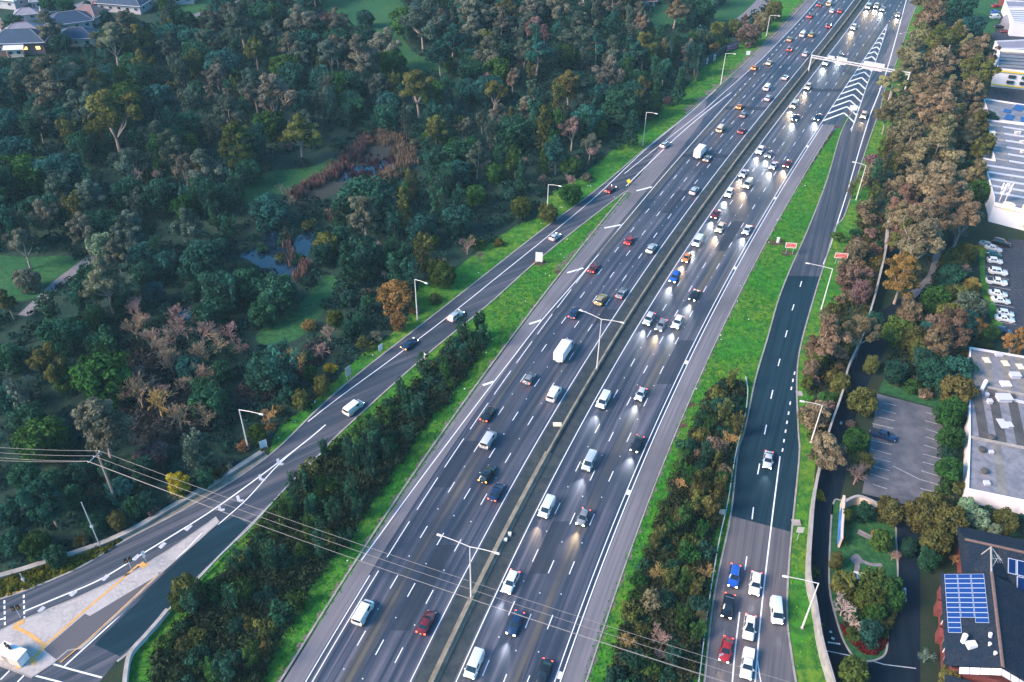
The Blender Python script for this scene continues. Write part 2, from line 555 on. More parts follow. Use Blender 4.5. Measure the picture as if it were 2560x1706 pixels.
BROWN = [[(210, 890), (310, 880), (330, 960), (300, 1040), (330, 1110), (440, 1120), (520, 1090), (560, 960), (470, 900), (340, 860)],
         [(600, 960), (720, 900), (800, 850), (830, 880), (740, 960), (640, 1020), (590, 1010)],
         [(760, 460), (850, 400), (900, 355), (1000, 350), (1050, 395), (990, 440), (880, 470), (800, 500), (735, 520)]]
for v in BROWN:
    struct('dry_ground', MB().sheet(spl(gpts(v), 4, True), 0.024), M['scrub'])
PONDS = [[(665, 572), (700, 575), (715, 600), (745, 590), (765, 572), (790, 560), (785, 600), (770, 640), (785, 655), (750, 680), (715, 690), (670, 680), (620, 650), (600, 640), (640, 620), (662, 600)],
         [(430, 775), (460, 768), (488, 765), (480, 790), (445, 812), (425, 800)],
         [(160, 815), (180, 805), (195, 812), (175, 828)],
         [(860, 425), (900, 415), (960, 400), (985, 410), (930, 440), (870, 452), (840, 455)]]
for v in PONDS:
    struct('pond_water', MB().sheet(spl(gpts(v), 5, True), 0.045), M['water'])
mb = MB()
mb.ribbon(spl(gpts([(60, 790), (100, 752), (150, 705), (215, 655), (250, 620)]), 6), -1.6, 1.6, 0.05)
mb.ribbon(spl(gpts([(470, 45), (520, 28), (580, 8), (640, -30)]), 6), -1.7, 1.7, 0.05)
mb.ribbon(spl(gpts([(500, 470), (530, 445), (560, 420)]), 6), -1.5, 1.5, 0.05)
mb.ribbon(spl(gpts([(1820, 75), (1870, 40), (1910, 0), (1960, -60)]), 6), -3, 3, 0.05)
struct('park_path', mb, M['street'])
mb = MB()
mb.ribbon(spl(gpts([(-60, 45), (0, 55), (60, 62), (62, 80)]), 4), -4, 4, 0.05)
mb.ribbon(spl(gpts([(160, 25), (210, 12), (260, -10), (330, -60)]), 4), -3.6, 3.6, 0.054)
mb.ribbon(spl(gpts([(75, 50), (110, 40), (160, 25)]), 4), -2.2, 2.2, 0.058)
struct('residential_street', mb, M['street'])

# ---- motorway pavement
def left_edge(y):
    pts = ((40, -20.6), (80, -19.9), (160, -20.3), (200, -21.0), (239, -21.8), (262, -24), (293, -26.5), (310, -24.5), (340, -22.8), (370, -21.7), (400, -21.2), (640, -21.0))
    return float(np.interp(y, [p[0] for p in pts], [p[1] for p in pts]))
def right_edge(y):
    pts = ((40, 27.5), (285, 27.7), (293, 43.5), (300, 40.6), (320, 38.0), (350, 36.0), (400, 31.5), (430, 30), (640, 30))
    return float(np.interp(y, [p[0] for p in pts], [p[1] for p in pts]))
Y0, Y1 = 45.0, 600.0
strip('motorway', left_edge, right_edge, Y0, Y1, 0.05, M['road'])
def l0(y): return -15.4
strip('road_shoulder', left_edge, lambda y: -16.7, Y0, 246, 0.058, M['shoulder'])
strip('road_shoulder', left_edge, lambda y: float(np.interp(y, (246, 268, 290, 310), (-16.7, -17.4, -18.6, -24.3))), 246, 310, 0.058, M['shoulder'])
def flw(y): return float(np.interp(y, (240, 250, 300, 350, 400, 600), (-29.0, -28.0, -21.4, -17.9, -17.1, -17.0)))
strip('road_shoulder', left_edge, lambda y: min(flw(y) - 0.4, -17.2), 330, Y1, 0.058, M['shoulder'])
strip('road_shoulder', lambda y: 23.9, lambda y: 27.5, Y0, 289, 0.058, M['shoulder'])
strip('road_shoulder', lambda y: right_edge(y) - 5.2 if y < 380 else right_edge(y) - 4.4, right_edge, 345, Y1, 0.058, M['shoulder'])
strip('median_strip', lambda y: 0.45, lambda y: 6.8, Y0, Y1, 0.058, M['median'])

# ---- left ramp, right ramp, local roads
RL_L = [(-60, 1522), (0, 1501), (73, 1476), (201, 1421), (311, 1355), (486, 1262), (672, 1143), (850, 975), (1105, 774), (1361, 573), (1493, 475), (1620, 368), (1710, 296)]
RL_R = [(1690, 330), (1612, 418), (1562, 479), (1442, 571), (1336, 657), (1215, 765), (1055, 896), (850, 1081), (797, 1137), (621, 1316), (493, 1444), (417, 1528), (329, 1622), (292, 1653), (245, 1712), (200, 1790), (-80, 1790)]
uvsheet('exit_ramp', spl(gpts(RL_L), 5) + spl(gpts(RL_R[:14]), 5) + gpts(RL_R[14:]), 0.048, M['ramp'], (0.80, 0.60))
uvsheet('exit_ramp', gpts([(622, 1314), (560, 1378), (494, 1443), (418, 1527), (345, 1604), (300, 1642), (236, 1612), (258, 1590), (330, 1520), (400, 1448), (470, 1380), (545, 1312), (590, 1290)]), 0.056, M['newroad'], (0.80, 0.60))
GORE = [(1690, 296), (1640, 345), (1612, 372), (1575, 440), (1560, 478), (1585, 487), (1625, 440), (1660, 400), (1720, 330), (1790, 265), (1826, 232), (1780, 262)]
uvsheet('exit_gore', gpts([(1562, 480), (1583, 483), (1640, 420), (1700, 352), (1760, 292), (1818, 240), (1760, 282), (1690, 345), (1650, 385)]), 0.066, M['shoulder'], (0.80, 0.60))
RR_L = [(1758, 1740), (1764, 1700), (1788, 1487), (1828, 1293), (1846, 1136), (1864, 1074), (1890, 950), (1919, 851), (1948, 749), (1978, 672), (2023, 570), (2069, 450), (2105, 329), (2135, 276)]
RR_R = [(2197, 278), (2160, 384), (2113, 530), (2087, 570), (2060, 658), (2036, 734), (2003, 851), (1992, 917), (1990, 983), (1994, 1082), (1996, 1140), (1978, 1319), (1970, 1410), (1965, 1538), (1978, 1648), (1993, 1740)]
uvsheet('service_road', spl(gpts(RR_L), 5) + spl(gpts(RR_R), 5), 0.054, M['newroad'], (0.36, 0.93))
OLD = [(1829, 1291), (1975, 1330), (1970, 1410), (1965, 1538), (1978, 1648), (1993, 1740), (1758, 1740), (1764, 1700), (1788, 1487)]
uvsheet('service_road', gpts(OLD), 0.062, M['oldroad'], (0.30, 0.95))
uvsheet('service_road', gpts([(2135, 276), (2105, 329), (2069, 450), (2023, 570), (1978, 672), (1972, 690), (2049, 692), (2061, 656), (2087, 570), (2113, 530), (2160, 384), (2197, 278)]), 0.06, M['ramp'], (0.36, 0.93))
LOCAL = [(2080, 1750), (2047, 1622), (2031, 1523), (2018, 1454), (2032, 1257), (2053, 1158), (2070, 1092), (2100, 1000), (2118, 939), (2150, 870), (2185, 795), (2240, 752), (2300, 715), (2335, 680), (2355, 640), (2372, 590),
         (2395, 590), (2378, 650), (2340, 720), (2240, 830), (2185, 930), (2150, 1000), (2128, 1090), (2112, 1200), (2095, 1262), (2150, 1236), (2210, 1246), (2250, 1262), (2330, 1266), (2330, 1340), (2300, 1420), (2300, 1750)]
uvsheet('local_road', gpts(LOCAL), 0.04, M['local'], (0.2, 1))
mb = MB().ribbon(spl(gpts([(2262, 752), (2300, 722), (2330, 690), (2341, 650), (2350, 615)]), 5), -1.1, 1.1, 0.05)
struct('footpath', mb, M['street'])
CARPARK = [(2193, 985), (2275, 1006), (2354, 1027), (2362, 1136), (2346, 1225), (2262, 1262), (2155, 1234), (2172, 1140)]
struct('car_park', MB().sheet(gpts(CARPARK), 0.052), M['carpark'])
YARD = [(2452, 640), (2520, 598), (2640, 610), (2640, 870), (2540, 860), (2505, 812), (2482, 745), (2462, 690)]
struct('car_park', MB().sheet(gpts(YARD), 0.045), M['yard'])
struct('car_park', MB().sheet(gpts([(2470, 90), (2530, 60), (2640, 60), (2640, 120), (2480, 100)]), 0.045), M['yard'])
struct('car_park', MB().sheet(gpts([(2480, 205), (2640, 212), (2640, 275), (2470, 245)]), 0.045), M['yard'])

# ---- grass verges
WEDGE_L = [(1563, 481), (1579, 485), (1504, 571), (1398, 692), (1237, 904), (1077, 1139), (912, 1380), (850, 1482), (706, 1697), (660, 1790), (270, 1790), (318, 1690), (329, 1640), (366, 1598), (420, 1534), (497, 1446), (625, 1319), (800, 1141),
           (852, 1083), (1056, 898), (1216, 767), (1337, 659), (1443, 573)]
struct('grass_verge', MB().sheet(gpts(WEDGE_L), 0.03), M['grass'])
WEDGE_R = [(2114, 292), (2072, 352), (2010, 444), (1934, 570), (1905, 621), (1821, 793), (1744, 946), (1700, 1042), (1663, 1136), (1560, 1405), (1449, 1706), (1420, 1790), (1750, 1790), (1764, 1700), (1788, 1487), (1826, 1293), (1845, 1136), (1863, 1074),
           (1889, 950), (1918, 851), (1947, 749), (1977, 672), (2022, 570), (2068, 450), (2104, 329), (2133, 292)]
struct('grass_verge', MB().sheet(gpts(WEDGE_R), 0.03), M['grass'])
VERGE_L = [(672, 1143), (850, 975), (1105, 774), (1361, 573), (1493, 475), (1620, 368), (1700, 300), (1828, 205), (1919, 106), (2010, 0), (2070, -70), (1960, -70), (1900, 60), (1850, 110), (1800, 130), (1742, 175), (1735, 200), (1690, 240), (1640, 270),
           (1600, 320), (1540, 370), (1480, 420), (1440, 450), (1380, 480), (1335, 550), (1300, 560), (1250, 590), (1180, 640), (1120, 690), (1050, 705), (1030, 770), (1010, 810), (960, 850), (900, 890), (855, 935), (800, 990), (750, 1030), (700, 1065), (680, 1105)]
struct('grass_verge', MB().sheet(gpts(VERGE_L), 0.034), M['grass'])
VERGE_R = [(2310, -70), (2345, -70), (2300, 60), (2270, 180), (2240, 260), (2225, 330), (2200, 420), (2170, 520), (2150, 600), (2130, 680), (2110, 740), (2080, 800), (2050, 880), (2035, 960), (2035, 1040), (2042, 1130), (2030, 1257), (2018, 1454), (2031, 1523), (2047, 1622),
           (2080, 1750), (1993, 1750), (1978, 1648), (1965, 1538), (1970, 1410), (1978, 1319), (1996, 1140), (1994, 1082), (1990, 983), (1992, 917), (2003, 851), (2036, 734), (2060, 658), (2087, 570), (2113, 530), (2160, 384), (2197, 278), (2230, 183), (2263, 91), (2288, 0)]
struct('grass_verge', MB().sheet(gpts(VERGE_R), 0.034), M['grass'])
struct('weedy_verge', MB().sheet(gpts([(-60, 1465), (0, 1442), (91, 1412), (215, 1370), (300, 1345), (311, 1355), (201, 1421), (73, 1476), (0, 1500), (-60, 1520)]), 0.036), M['weed'])
struct('dirt_verge', MB().sheet(gpts([(300, 1345), (457, 1251), (643, 1138), (660, 1128), (672, 1143), (486, 1262), (311, 1355)]), 0.036), M['barrier'])
ISLAND = [(2082, 1262), (2073, 1400), (2074, 1473), (2083, 1521), (2105, 1594), (2129, 1637), (2150, 1653), (2186, 1652), (2214, 1633), (2221, 1579), (2235, 1533), (2244, 1442), (2240, 1351), (2236, 1312), (2202, 1266), (2141, 1248), (2105, 1252)]
isl = spl(gpts(ISLAND), 4, True)
struct('garden_lawn', MB().sheet(isl, 0.10), M['lawn'])
struct('kerb', MB().wall(isl + [isl[0], isl[1]], -0.15, 0.15, 0, 0.16), M['kerb'])
mb = MB()
mb.sheet(spl(gpts([(2127, 1395), (2140, 1386), (2152, 1395), (2156, 1408), (2144, 1412), (2130, 1406)]), 4, True), 0.12)
mb.ribbon(spl(gpts([(2150, 1402), (2175, 1412), (2205, 1414)]), 5), -0.35, 0.35, 0.13)
mb.ribbon(spl(gpts([(2143, 1405), (2142, 1425), (2140, 1445)]), 5), -0.45, 0.45, 0.125)
struct('garden_path', mb, M['street'])
struct('parkland_grass', MB().sheet(gpts([(2195, 980), (2225, 915), (2300, 890), (2360, 905), (2375, 1000), (2356, 1024)]), 0.036), M['lawn'])
struct('parkland_grass', MB().sheet(gpts([(2450, 600), (2462, 600), (2462, 690), (2482, 745), (2508, 812), (2490, 830), (2455, 740), (2448, 660)]), 0.05), M['grass'])
struct('parkland_grass', MB().sheet(gpts([(2375, 60), (2480, -20), (2560, -60), (2640, -60), (2500, 40), (2480, 100), (2420, 130), (2370, 120)]), 0.036), M['lawn'])
for (x, y, w) in ((1346, 656, 2.2), (1395, 681, 1.1), (1064, 911, 1.9), (1968, 634, 2.0), (2129, 283, 1.4), (2090, 318, 1.3), (1702, 1063, 1.5), (1940, 606, 2.6), (1726, 1012, 1.3)):
    c = G(x, y)
    pts = [Vector((c.x + math.cos(a) * w * random.uniform(0.8, 1.2), c.y + math.sin(a) * w * random.uniform(0.6, 0.9), 0)) for a in np.linspace(0, 2 * math.pi, 11)[:-1]]
    struct('bark_patch', MB().sheet(spl(pts, 3, True), 0.055), M['mulch'])

# ---- traffic island at the crossing, paths and tactile strips
TI = [(-70, 1625), (0, 1578), (60, 1550), (200, 1493), (330, 1433), (430, 1372), (520, 1310), (540, 1294), (548, 1306), (541, 1313), (500, 1350), (400, 1437), (300, 1532), (236, 1592), (205, 1622), (170, 1628), (130, 1662), (80, 1695), (20, 1672), (-70, 1640)]
mb = MB().prism(gpts(TI), 0.0, 0.17)
struct('traffic_island', mb, M['paving'])
struct('island_path', MB().sheet(gpts([(213, 1536), (225, 1542), (395, 1440), (397, 1433), (414, 1433), (300, 1540), (152, 1658), (127, 1640), (110, 1625)]), 0.178), M['oldroad'])
mb = MB()
mb.ribbon(gpts([(375, 1412), (345, 1415), (300, 1455), (222, 1520), (112, 1616)]), -0.22, 0.22, 0.19)
mb.ribbon(gpts([(352, 1410), (364, 1420)]), -0.5, 0.5, 0.194)
mb.ribbon(gpts([(112, 1616), (76, 1588), (40, 1570)]), -0.3, 0.3, 0.194)
mb.ribbon(gpts([(40, 1576), (42, 1564), (62, 1554)]), -0.45, 0.45, 0.198)
mb.ribbon(gpts([(112, 1616), (92, 1642), (72, 1652), (38, 1640)]), -0.3, 0.3, 0.186)
mb.ribbon(gpts([(90, 1650), (80, 1664)]), -0.5, 0.5, 0.198)
mb.ribbon(gpts([(60, 1660), (40, 1668)]), -0.6, 0.6, 0.202)
struct('tactile_strip', mb, M['ochre'])
struct('tactile_strip', MB().ribbon(gpts([(12, 1490), (58, 1476)]), -0.5, 0.5, 0.07), M['ochre'])
struct('tactile_strip', MB().ribbon(gpts([(393, 1440), (300, 1528), (222, 1600), (152, 1658)]), -0.09, 0.09, 0.195), M['ochre'])

# ---- worn soil along the pavement edges, patches in the seal, litter
def worn(pts, w0, w1, z, side):
    pts = spl(pts, 4)
    a, c = [], []
    ph = random.uniform(0, 6)
    for i, p in enumerate(pts):
        d = (pts[min(i + 1, len(pts) - 1)] - pts[max(i - 1, 0)]).normalized()
        n = Vector((-d.y, d.x, 0)) * side
        a.append(p)
        k = .5 + .3 * math.sin(i * .9 + ph) + .3 * math.sin(i * 2.3 + ph * 2) + random.uniform(-.25, .25)
        c.append(p + n * max(.12, w0 + (w1 - w0) * k))
    return MB().sheet(a + c[::-1], z)
struct('worn_edge', worn(curve(lambda y: left_edge(y) - .3, Y0, 238, 3), .15, 1.1, .042, 1), M['worn'])
struct('worn_edge', worn(curve(lambda y: left_edge(y) - .3, 297, 470, 4), .5, 3.0, .042, 1), M['worn'])
struct('worn_edge', worn(curve(lambda y: 27.7, Y0, 287, 3), .1, .8, .042, -1), M['worn'])
struct('worn_edge', worn(gpts(RL_R[2:9]), .1, .7, .042, -1), M['worn'])
struct('worn_edge', worn(gpts(RR_R[3:]), .1, .6, .042, -1), M['worn'])
struct('worn_edge', worn(gpts([(1395, 683), (1430, 640), (1470, 602), (1510, 560)]), .4, 1.6, .044, 1), M['worn'])
for y0, y1, o0, o1 in ((118, 131, -15.2, -11.8), (172, 178, -3.7, -.3), (206, 222, 15.0, 18.2), (262, 264.5, -15, 0), (150, 166, 18.8, 22.4), (300, 303, -15, 0), (331, 336, .6, 6.6), (98, 110, 11.2, 14.4), (226, 240, -7.5, -4.2), (318, 321, 7.5, 22.5), (86, 104, -7.4, -4.3)):
    strip('asphalt_patch', lambda y, o=o0: o, lambda y, o=o1: o, y0, y1, .0605, M['patch'])
mb = MB()
for k in range(48):
    poly, pts = random.choice(((0, curve(lambda y: left_edge(y) - random.uniform(.8, 5), 80, 236, 2)), (1, curve(lambda y: 28.3 + random.uniform(0, 8), 90, 280, 2)), (2, gpts([(700, 1100), (860, 955), (1110, 762), (1360, 562), (1480, 470)]))))
    p = random.choice(spl(pts, 3)) if poly == 2 else random.choice(pts)
    mb.box((p.x + random.uniform(-1.5, 0), p.y + random.uniform(0, 1.5), .12), (random.uniform(.15, .34), random.uniform(.12, .25), .08), random.uniform(0, 3))
o = mb.build('litter', M['paint'])
tag(o, 'scraps of white litter scattered over the grass verges', 'litter', kind='stuff')
# ---- kerbs
mb = MB()
for pts, a, b in ((RL_L[1:], 0.0, 0.35), (RL_R[2:14], 0.0, 0.35), (RR_L[:], -0.0, 0.32), (RR_R, 0.0, 0.32)):
    mb.wall(spl(gpts(pts), 6), a, b, 0, 0.15)
mb.wall(curve(lambda y: left_edge(y) - 0.35, Y0, 239), 0, 0.35, 0, 0.15)
mb.wall(curve(lambda y: left_edge(y) - 0.3, 296, Y1), 0, 0.3, 0, 0.12)
mb.wall(curve(lambda y: 27.6, Y0, 288), -0.28, 0, 0, 0.15)
mb.wall(curve(lambda y: right_edge(y) + 0.05, 296, Y1), -0.28, 0, 0, 0.15)
struct('kerb', mb, M['kerb'])
mb = MB()
isl2 = gpts(TI)
mb.wall(isl2 + [isl2[0]], -0.14, 0.14, 0.0, 0.19)
struct('kerb', mb, M['kerb'])

# ---- painted markings
Z = 0.072
LINE = 0.16
def solid(mb, off, y0, y1, w=LINE, z=Z):
    mb.ribbon(curve(off, y0, y1), -w / 2, w / 2, z)
def dashes(mb, off, ytop, ylo, yhi, dash=3.0, cyc=12.0, w=LINE, z=Z):
    s0 = s_of(ytop)
    k0 = int(math.floor((s_of(ylo) - s0) / cyc))
    k1 = int(math.ceil((s_of(yhi) - s0) / cyc))
    for k in range(k0, k1 + 1):
        a, b = y_of(s0 + k * cyc - dash), y_of(s0 + k * cyc)
        if a < ylo or b > yhi: continue
        mb.ribbon([Vector((cx(y) + off, y, 0)) for y in (a, (a + b) / 2, b)], -w / 2, w / 2, z)
mb = MB()
solid(mb, 0.0, Y0, Y1)
solid(mb, 7.2, Y0, Y1)
dashes(mb, -3.95, G(1082.5, 1476.1).y, Y0, Y1)
dashes(mb, -7.75, G(1039, 1459).y, Y0, Y1)
dashes(mb, -11.55, G(997.5, 1439.3).y, Y0, Y1)
dashes(mb, 10.98, G(1401.6, 1258.4).y, Y0, Y1)
dashes(mb, 14.7, G(1438.7, 1283.3).y, Y0, Y1)
dashes(mb, 18.45, G(1619.6, 1180.5).y, Y0, Y1)
solid(mb, -15.4, Y0, 98)
solid(mb, -16.45, Y0, 97)
dashes(mb, -15.4, G(1031.4, 1304.1).y, 99, 203, dash=9.0)
solid(mb, -15.4, 203, 310)
dashes(mb, -15.4, 330, 312, Y1, dash=2.0, cyc=6.0, w=0.2)
solid(mb, flw, 250, Y1, w=0.2)
solid(mb, 22.75, Y0, 291)
solid(mb, 23.65, Y0, 289, w=0.18)
solid(mb, 22.75, 291, 395, w=0.2)
dashes(mb, 22.75, 400, 396, Y1, dash=2.0, cyc=6.0, w=0.2)
S1 = [(1558, 559), (1520, 607), (1466, 673), (1356, 800), (1277, 901), (1200, 1001), (1049, 1202), (950, 1338), (903, 1402)]
mb.ribbon(spl(gpts(S1), 5), -0.1, 0.1, Z)
for a, b in (((1552, 563), (1511, 571)), ((1458, 671), (1418, 683)), ((1354, 801), (1323, 811)), ((1234, 955), (1207, 964)), ((1630, 468), (1591, 478)), ((1446, 676), (1441, 678))):
    mb.ribbon(gpts([a, b]), -0.3, 0.3, Z)
# raised pavement markers between the dashes
for off, ref in ((-3.95, (1082.5, 1476.1)), (-7.75, (1039, 1459)), (-11.55, (997.5, 1439.3)), (10.98, (1401.6, 1258.4)), (14.7, (1438.7, 1283.3)), (18.45, (1619.6, 1180.5))):
    s0 = s_of(G(*ref).y)
    for k in range(-4, 22):
        y = y_of(s0 + k * 12 + 4.5)
        mb.box((cx(y) + off, y, Z + 0.01), (0.17, 0.22, 0.03))
struct('road_markings', mb, M['paint'])
# chevron island
mb = MB()
yl0, yl1 = 291.0, 393.0
def chevR(y):
    pts = ((291, 34.2), (320, 30.9), (350, 27.8), (375, 25.2), (394, 22.9))
    return float(np.interp(y, [p[0] for p in pts], [p[1] for p in pts]))
solid(mb, chevR, yl0 - 6, yl1, w=0.18, z=0.08)
y = yl0 + 1.0
while y < yl1 - 4:
    a, b = 22.75, chevR(y)
    t = tang(y)
    lead = (b - a) * 0.62
    m = (a + b) / 2 + 0.4
    mid = Vector((cx(y + lead) + m * 0.5 + (a + chevR(y + lead)) * 0.25, y + lead, 0))
    pL = Vector((cx(y) + a + 0.1, y, 0))
    pR = Vector((cx(y - 1.0) + chevR(y - 1.0) - 0.1, y - 1.0, 0))
    mb.ribbon([pL, mid], -0.34, 0.34, 0.084)
    mb.ribbon([mid, pR], -0.34, 0.34, 0.088)
    y += 6.0
struct('road_markings', mb, M['paint'])
mb = MB()
UR = [(2285, -70), (2266, 0), (2217, 176), (2177, 283)]
mb.ribbon(spl(gpts(UR), 6), -0.17, 0.17, 0.078)
mb.ribbon(spl(gpts([(2177, 283), (2150, 370), (2118, 480), (2091, 565), (2075, 618), (2058, 662)]), 6), -0.13, 0.13, 0.078)
mb.ribbon(spl(gpts([(2149, 266), (2140, 290), (2128, 330)]), 4), -0.08, 0.08, 0.078)
for a, b in (((2004, 704), (2000, 718)), ((1985, 762), (1980, 777)), ((1968, 827), (1963, 844)), ((1950, 898), (1945, 916)), ((1932, 976), (1927, 998)), ((1916, 1063), (1911, 1087)), ((1899, 1160), (1894, 1187)), ((1883.5, 1269), (1880, 1299)), ((1867, 1392), (1862, 1426))):
    mb.ribbon(gpts([a, b]), -0.11, 0.11, 0.078)
for p in ((1976, 1005), (1972, 1030), (1968, 1053), (1964.5, 1075), (1960.5, 1099), (1957, 1122), (1987, 930), (1983, 948), (1979, 968)):
    q = (p[0] - 1.6, p[1] + 8)
    mb.ribbon(gpts([p, q]), -0.14, 0.14, 0.078)
mb.ribbon(spl(gpts([(1950, 1142), (1936, 1250), (1925, 1340), (1921, 1373), (1905, 1510), (1893, 1640), (1885, 1740)]), 5), -0.12, 0.12, 0.078)
mb.ribbon(gpts([(1849, 1531), (1836, 1640), (1828, 1740)]), -0.11, 0.11, 0.078)
mb.ribbon(gpts([(1893, 1650), (1899, 1690), (1908, 1740)]), -0.09, 0.09, 0.079)
struct('road_markings', mb, M['paint'])
mb = MB()
mb.ribbon(spl(gpts([(1790, 225), (1710, 296), (1610, 378), (1495, 487), (1395, 571), (1250, 688), (1110, 800), (980, 898), (850, 993), (770, 1055)]), 6), -0.1, 0.1, 0.078)
mb.ribbon(spl(gpts([(1828, 232), (1760, 285), (1690, 345), (1620, 412), (1565, 466)]), 5), -0.13, 0.13, 0.082)
mb.ribbon(spl(gpts([(814, 1063), (760, 1108), (640, 1199), (520, 1284), (365, 1380), (250, 1450), (140, 1497), (62, 1529)]), 6), -0.14, 0.14, 0.078)
mb.ribbon(spl(gpts([(790, 1084), (700, 1159), (620, 1246), (560, 1300), (544, 1313)]), 5), -0.11, 0.11, 0.08)
mb.ribbon(gpts([(-60, 1572), (0, 1550), (14, 1546)]), -0.14, 0.14, 0.078)
for k in range(5):      # crossing lines
    for x0 in (11, 60):
        y = 1502 + k * 13.5 - (0 if x0 == 11 else 14)
        mb.ribbon(gpts([(x0 + (y - 1500) * 0.03, y), (x0 + (y - 1490) * 0.03, y + 8)]), -0.14, 0.14, 0.08)
mb.ribbon(gpts([(505, 1335), (470, 1372), (440, 1400)]), -0.1, 0.1, 0.19)
mb.ribbon(gpts([(405, 1437), (300, 1540), (160, 1668)]), -0.13, 0.13, 0.08)
mb.ribbon(gpts([(112, 1655), (180, 1675), (255, 1695)]), -0.14, 0.14, 0.08)
mb.ribbon(gpts([(72, 1686), (150, 1706), (230, 1735)]), -0.14, 0.14, 0.08)
mb.ribbon(gpts([(2, 1700), (24, 1678)]), -0.12, 0.12, 0.08)
mb.ribbon(gpts([(44, 1706), (60, 1690)]), -0.12, 0.12, 0.08)
nose = MB()
for x, y in ((600, 1253), (553, 1276), (655, 1201), (700, 1162)):   # chevrons on the nose
    k = (1400 - y) / 400
    nose.ribbon(gpts([(x - 6, y - 11 - 5 * k), (x - 3, y)]), -0.28, 0.28, 0.084)
    nose.ribbon(gpts([(x - 3, y), (x + 9, y - 1)]), -0.28, 0.28, 0.088)
for x, y in ((470, 1322), (405, 1366), (340, 1396), (262, 1447), (182, 1486), (103, 1526)):
    nose.ribbon(gpts([(x - 6, y + 5), (x + 8, y - 8)]), -0.4, 0.4, 0.084)
struct('road_markings', mb, M['paint'])
struct('road_markings', nose, M['faded'])
mb = MB()
for a, b in (((2208, 1008), (2241, 1015)), ((2204, 1026), (2240, 1035)), ((2197, 1044), (2237, 1053)), ((2180, 1060), (2233, 1072)), ((2176, 1123), (2228, 1137)), ((2172, 1100), (2230, 1113)), ((2178, 1144), (2226, 1156)), ((2180, 1166), (2224, 1178)), ((2176, 1186), (2221, 1200)), ((2182, 1212), (2217, 1223)),
             ((2315, 1032), (2354, 1044)), ((2313, 1053), (2352, 1063)), ((2313, 1073), (2350, 1085)), ((2313, 1093), (2352, 1105)), ((2310, 1114), (2348, 1125)), ((2308, 1136), (2360, 1150)), ((2306, 1156), (2360, 1170)), ((2303, 1178), (2345, 1191)), ((2301, 1200), (2350, 1214)), ((2301, 1222), (2340, 1232)), ((2232, 1166), (2300, 1200))):
    mb.ribbon(gpts([a, b]), -0.06, 0.06, 0.078)
for a, b in (((2464, 690), (2522, 700)), ((2470, 715), (2528, 726)), ((2478, 760), (2535, 770)), ((2490, 805), (2540, 812)), ((2462, 668), (2520, 676))):
    mb.ribbon(gpts([a, b]), -0.06, 0.06, 0.07)
mb.ribbon(gpts([(2062, 1627), (2125, 1640)]), -0.08, 0.08, 0.06)
mb.ribbon(gpts([(2170, 1650), (2210, 1662), (2290, 1672)]), -0.08, 0.08, 0.06)
for k in range(5):
    p = (2072 + k * 6.3, 1605 + k * 0.9)
    mb.ribbon(gpts([p, (p[0] + 1, p[1] + 4)]), -0.17, 0.17, 0.06)
for a, b in (((2076, 1578), (2077, 1583)), ((2050, 1574), (2052, 1580)), ((2052, 1592), (2058, 1600)), ((2078, 1595), (2086, 1599)), ((2262, 1470), (2263, 1505)), ((2103, 1055), (2102, 1062))):
    mb.ribbon(gpts([a, b]), -0.22, 0.22, 0.06)
struct('road_markings', mb, M['faded'])
